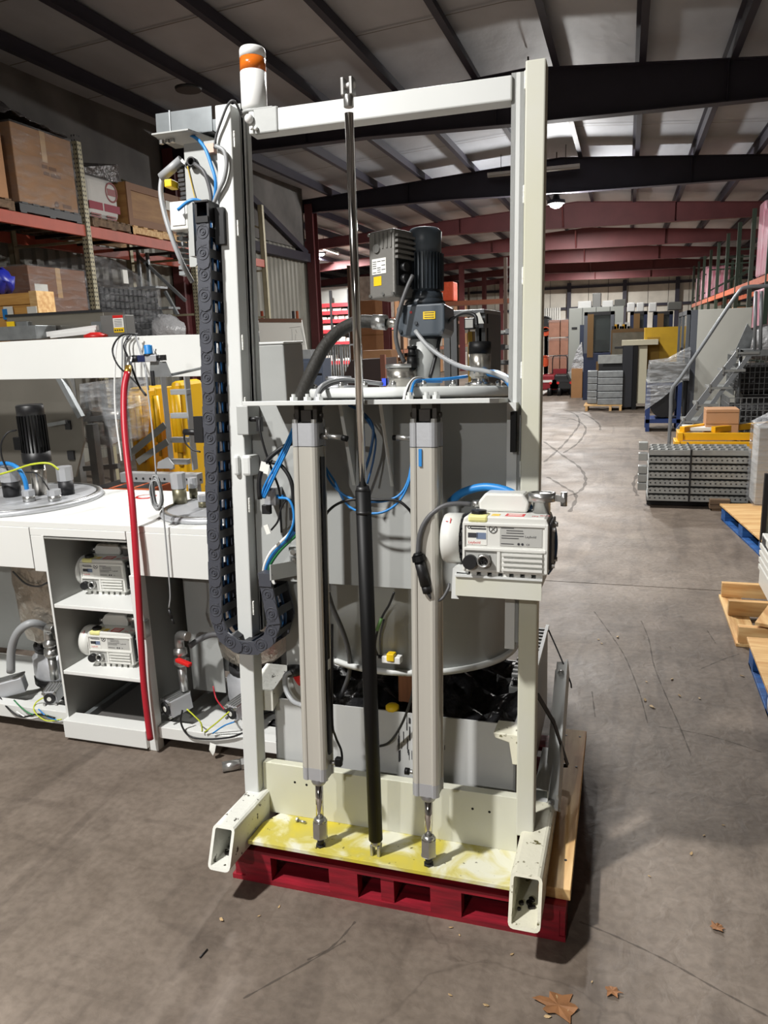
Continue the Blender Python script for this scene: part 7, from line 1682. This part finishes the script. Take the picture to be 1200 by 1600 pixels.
MB().box(c_.x - .2, c_.x + 2.4, 24, 24.7, b.z - .14, b.z - .01).build('beam', MATS['brown_beam'], t)
# wire cage trolley, dark bin and small cartons
t = thing('cage_trolley', 'grey wire cage trolley behind the black suction hose', 'cage', (-5.5, 14, 0))
Yg = 14.0; a, b = wy(512, 540, Yg), wy(548, 592, Yg); g = MB()
for k in range(10): x = a.x + (b.x - a.x) * k / 9; g.cyl((x, Yg, .1), (x, Yg, a.z), .012, n=6)
for z in (.12, .4, .7, a.z): g.bar((a.x, Yg, z), (b.x, Yg, z), .03, .03)
for x in (a.x, b.x): g.bar((x, Yg, a.z), (x, Yg + .7, a.z), .03, .03); g.bar((x, Yg + .7, 0), (x, Yg + .7, a.z), .03, .03)
g.build('wire_frame', M_galv, t)['kind'] = 'stuff'; MB().box(a.x, b.x, Yg, Yg + .7, .08, .12).build('deck', M_dark, t)
for x in (a.x + .05, b.x - .05): MB().cyl((x - .02, Yg + .05, .05), (x + .02, Yg + .05, .05), .05, n=10).build('wheel', M_black, t)
t = thing('tipping_bin', 'dark steel bin beside the grey wire cage trolley', 'bin', (-4, 12, 0)); Yg = 12.0
P5 = [(wy(px, py, Yg).x, wy(px, py, Yg).z) for px, py in ((548, 563), (598, 560), (600, 594), (536, 594))]
MB().prism([(P5[3][0], .0), (P5[2][0], .0)] + [P5[1], P5[0], (P5[3][0] - .02, P5[3][1])], 'y', Yg, Yg + .8).build('body', mat('dark_brown_steel', (52, 40, 38), .5), t); MB().box(P5[1][0] - .03, P5[1][0] + .05, Yg - .05, Yg + .02, .0, P5[1][1] + .06).build('edge_post', mat('rusty_post', (116, 72, 56), .6), t)
t = thing('green_pole', 'green pole standing left of the dark steel bin', 'pole', wz(515, 640)); q = wy(511, 562, 9.5); MB().cyl((q.x, 9.5, 0), (q.x, 9.5, q.z), .02, n=8).build('rod', mat('green_pole', (40, 110, 60), .5), t)
for k, (px0, px1, py0, py1, Yq, lab) in enumerate(((561, 600, 470, 545, 25.5, 'tall brown carton tower left of the gear motor'), (566, 612, 548, 562, 22.0, 'low brown carton under the gear motor'), (755, 776, 497, 530, 25.0, 'brown carton tower right of the gear motor'))):
    a, b = wy(px0, py0, Yq), wy(px1, py1, Yq); t = thing('carton', lab, 'carton', ((a.x + b.x) / 2, Yq, 0))
    MB().box(a.x, b.x, Yq, Yq + .7, .0, a.z).build('body', M_cardl, t, bevel=.02); MB().box(a.x, b.x, Yq - .01, Yq, a.z * .6, a.z * .6 + .04).build('seam', M_card, t)
t = thing('black_shelving', 'black steel shelving with grey parts right of the gear motor', 'shelving', (-4, 19.5, 0)); Yg = 19.0
a, b = wy(768, 522, Yg), wy(812, 572, Yg)
for x in (a.x, b.x): 
    for y in (Yg, Yg + .6): MB().box(x - .03, x + .03, y - .03, y + .03, 0, a.z).build('upright', M_dark, t)
for k in range(5):
    z = a.z * (k + .6) / 4.6; MB().box(a.x, b.x, Yg, Yg + .6, z - .03, z).build('shelf', M_dark, t)
    for j in range(5):
        x = a.x + .05 + j * .14; MB().box(x, x + .1, Yg + .05, Yg + .4, z, z + .07 + .06 * rnd.random()).build('part', [M_galv, M_dark, M_grey][(j + k) % 3], t)
# grey equipment frame standing behind the drum
Yf = 3.7
t = thing('equipment_stand', 'dark grey equipment frame with small screen behind the gear motor', 'machine frame', (-1.1, 3.8, 0))
M_fr = mat('grey_profile', (92, 94, 96), .45, .3)
a, b = wy(690, 486, Yf), wy(757, 492, Yf)
MB().box(a.x, b.x, Yf, Yf + .5, a.z - .02, a.z + .0).build('top_frame', M_fr, t, bevel=.004)
for px in (696, 707, 746, 752): x = wy(px, 500, Yf).x; MB().box(x - .015, x + .015, Yf + .02, Yf + .06, 0, a.z - .02).build('upright', M_fr, t)
MB().box(wy(742, 500, Yf).x, b.x, Yf + .1, Yf + .5, 0, a.z - .02).build('side_panel', M_dark, t)
q = wy(733, 506, Yf - .1); o = MB().box(q.x - .024, q.x + .024, Yf - .1, Yf - .06, q.z - .026, q.z + .026).build('screen', M_black, t, bevel=.004)
MB().box(q.x - .018, q.x + .018, Yf - .103, Yf - .1, q.z - .018, q.z + .020).build('display', M_labelg, o)
MB().box(q.x - .0, q.x + .06, Yf - .06, Yf + .1, q.z - .02, q.z).build('arm', M_dark, t)
q = wy(748, 500, Yf - .02); MB().bar(q + Vector((-.012, 0, .03)), q + Vector((.012, 0, -.03)), .006, .035).build('white_tag', M_label, t)
for px, m in ((724, 'ochre'), (716, 'brass')): x = wy(px, 540, Yf).x; MB().box(x - .012, x + .012, Yf + .3, Yf + .33, 0, a.z - .1).build('rod', mat(m, (176, 134, 40), .5), t)
t = thing('black_plug', 'small black plug with thin cable left of the cable chain', 'plug', lv(303, 676, .02), lean=True)
a, b = lv(288, 675, .02), lv(313, 676, .02); MB().cyl(a, b, .010, n=10).box(b.x - .01, b.x + .02, .0, .04, b.z - .03, b.z + .05).build('body', M_black, t)
MB().tube([a, lv(289, 690, .02), lv(300, 702, .02), lv(313, 706, .02)], .003, 6).build('cable', M_blackc, t)
a = wy(362, 1192, 2.36); t = thing('pipe_fitting', 'small steel pipe fitting lying on the floor beside the left post', 'fitting', (a.x, 2.36, 0)); q = wz(362, 1196, .02)
MB().cyl(q + Vector((-.03, -.02, 0)), q + Vector((.03, .02, 0)), .02, n=14).build('body', M_zinc, t); MB().cyl(q + Vector((.03, .02, 0)), q + Vector((.05, .033, 0)), .024, n=6, smooth=False).build('nut', M_zinc, t)
# ---- dry leaves and scraps on the floor
M_leaf = mat('dry_leaf', (196, 166, 122), .7, var=.3, scale=20)
lf = MB().add([(-.02, 0, .004), (-.008, .010, .008), (.012, .008, .004), (.024, 0, .010), (.010, -.009, .005), (-.008, -.008, .003)], [(0, 1, 2, 3, 4, 5)])
first = None
spots = [(800, 1492), (855, 1590), (890, 1580), (872, 1562), (704, 1556), (760, 1572), (955, 1552), (1100, 1306), (935, 1000), (965, 996), (1008, 1095), (1018, 1105), (1062, 1088), (1093, 1092), (1022, 1107), (1050, 1062), (1160, 1057), (925, 1535), (436, 1418), (405, 1432), (346, 1438), (718, 1462), (705, 1450), (1130, 1290), (1015, 1370), (1080, 1335), (1010, 1066), (940, 1006)]
spots.sort(key=lambda q: -q[1])
for k, (px, py) in enumerate(spots):
    p = wz(px, py)
    if first is None: o = lf.build('dry_leaf', M_leaf, loc=(0, 0, 0)); first = o; md = o.modifiers.new('thick', 'SOLIDIFY'); md.thickness = .0008
    else: o = first.copy(); COL.objects.link(o)
    o.location = (p.x, p.y, .001); o.rotation_euler = (0, 0, rnd.random() * 6.3); s = (.4 + rnd.random() * .6) * (.75 if p.y > 3 else .5); o.scale = (s, s, s)
    tag(o, 'small dry tan leaf scrap on the floor, ' + ORD[k] + ' nearest the camera', 'leaf', 'dry leaf scraps on the floor')
M_brown = mat('brown_leaf', (150, 104, 66), .7, var=.3, scale=30)
for (px, py), sz, lab in (((872, 1572), .055, 'large brown lobed leaf on the floor in front of the right foot'), ((1120, 1450), .022, 'brown curled leaf on the floor well right of the pallet'), ((957, 1550), .022, 'small brown lobed leaf on the floor right of the large one')):
    p = wz(px, py, .002); n = 18; m = MB(); vs = [(p.x, p.y, .006)]
    for k in range(n):
        an = k * 2 * math.pi / n; r_ = sz * (1 if k % 3 == 0 else .66 if k % 3 == 1 else .76) * (.8 + .4 * rnd.random()); vs.append((p.x + r_ * math.cos(an), p.y + r_ * .8 * math.sin(an), .003 + .008 * rnd.random()))
    m.add(vs, [(0, k + 1, (k + 1) % n + 1) for k in range(n)]); o = m.build('brown_leaf', M_brown, loc=(p.x, p.y, .002)); o.modifiers.new('thick', 'SOLIDIFY').thickness = .0008; tag(o, lab, 'leaf')
t = thing('twig', 'short dark twig on the floor left of the pallet', 'twig', (wz(318, 1488).x, wz(318, 1488).y, 0)); a, b = wz(312, 1496, .004), wz(324, 1483, .004); MB().cyl(a, b, .002, n=6).build('stick', M_dark, t)

# ================================================================== every bolt, screw and hole a part of its own
SINGLE = {'shelf_bolts': 'bolt', 'bolts': 'bolt', 'screws': 'screw', 'corner_screws': 'screw', 'cover_bolts': 'bolt', 'cover_screws': 'screw', 'cap_screws': 'screw', 'drilled_hole': 'drilled_hole', 'box_fins': 'fin', 'front_ribs': 'rib', 'holes': 'hole'}
for o in [c for c in COL.objects if c.type == 'MESH']:
    nm = o.name.split('.')[0]
    if nm not in SINGLE: continue
    bm = bmesh.new(); bm.from_mesh(o.data); bmesh.ops.remove_doubles(bm, verts=bm.verts, dist=1e-5); bm.verts.ensure_lookup_table()
    seen = set(); isl = []
    for v in bm.verts:
        if v.index in seen: continue
        st = [v]; seen.add(v.index); grp = []
        while st:
            q = st.pop(); grp.append(q)
            for e_ in q.link_edges:
                q2 = e_.other_vert(q)
                if q2.index not in seen: seen.add(q2.index); st.append(q2)
        isl.append(grp)
    # pieces stacked on one axis (nut and stud) stay together
    cen = [sum((v.co for v in g_), Vector()) / len(g_) for g_ in isl]; cl_ = []
    for i, c_ in enumerate(cen):
        for k_ in cl_:
            if (cen[k_[0]] - c_).length < .016: k_.append(i); break
        else: cl_.append([i])
    for n_, k_ in enumerate(cl_):
        vs = [v for i in k_ for v in isl[i]]; ix = {v.index: j for j, v in enumerate(vs)}
        fs = {f for v in vs for f in v.link_faces}
        me = bpy.data.meshes.new(SINGLE[nm]); me.from_pydata([tuple(v.co) for v in vs], [], [[ix[v.index] for v in f.verts] for f in fs])
        for m in o.data.materials: me.materials.append(m)
        for p_ in me.polygons: p_.use_smooth = False
        x_ = bpy.data.objects.new(SINGLE[nm], me); COL.objects.link(x_); x_.parent = o.parent; x_.matrix_local = o.matrix_local.copy()
    bm.free(); bpy.data.objects.remove(o)
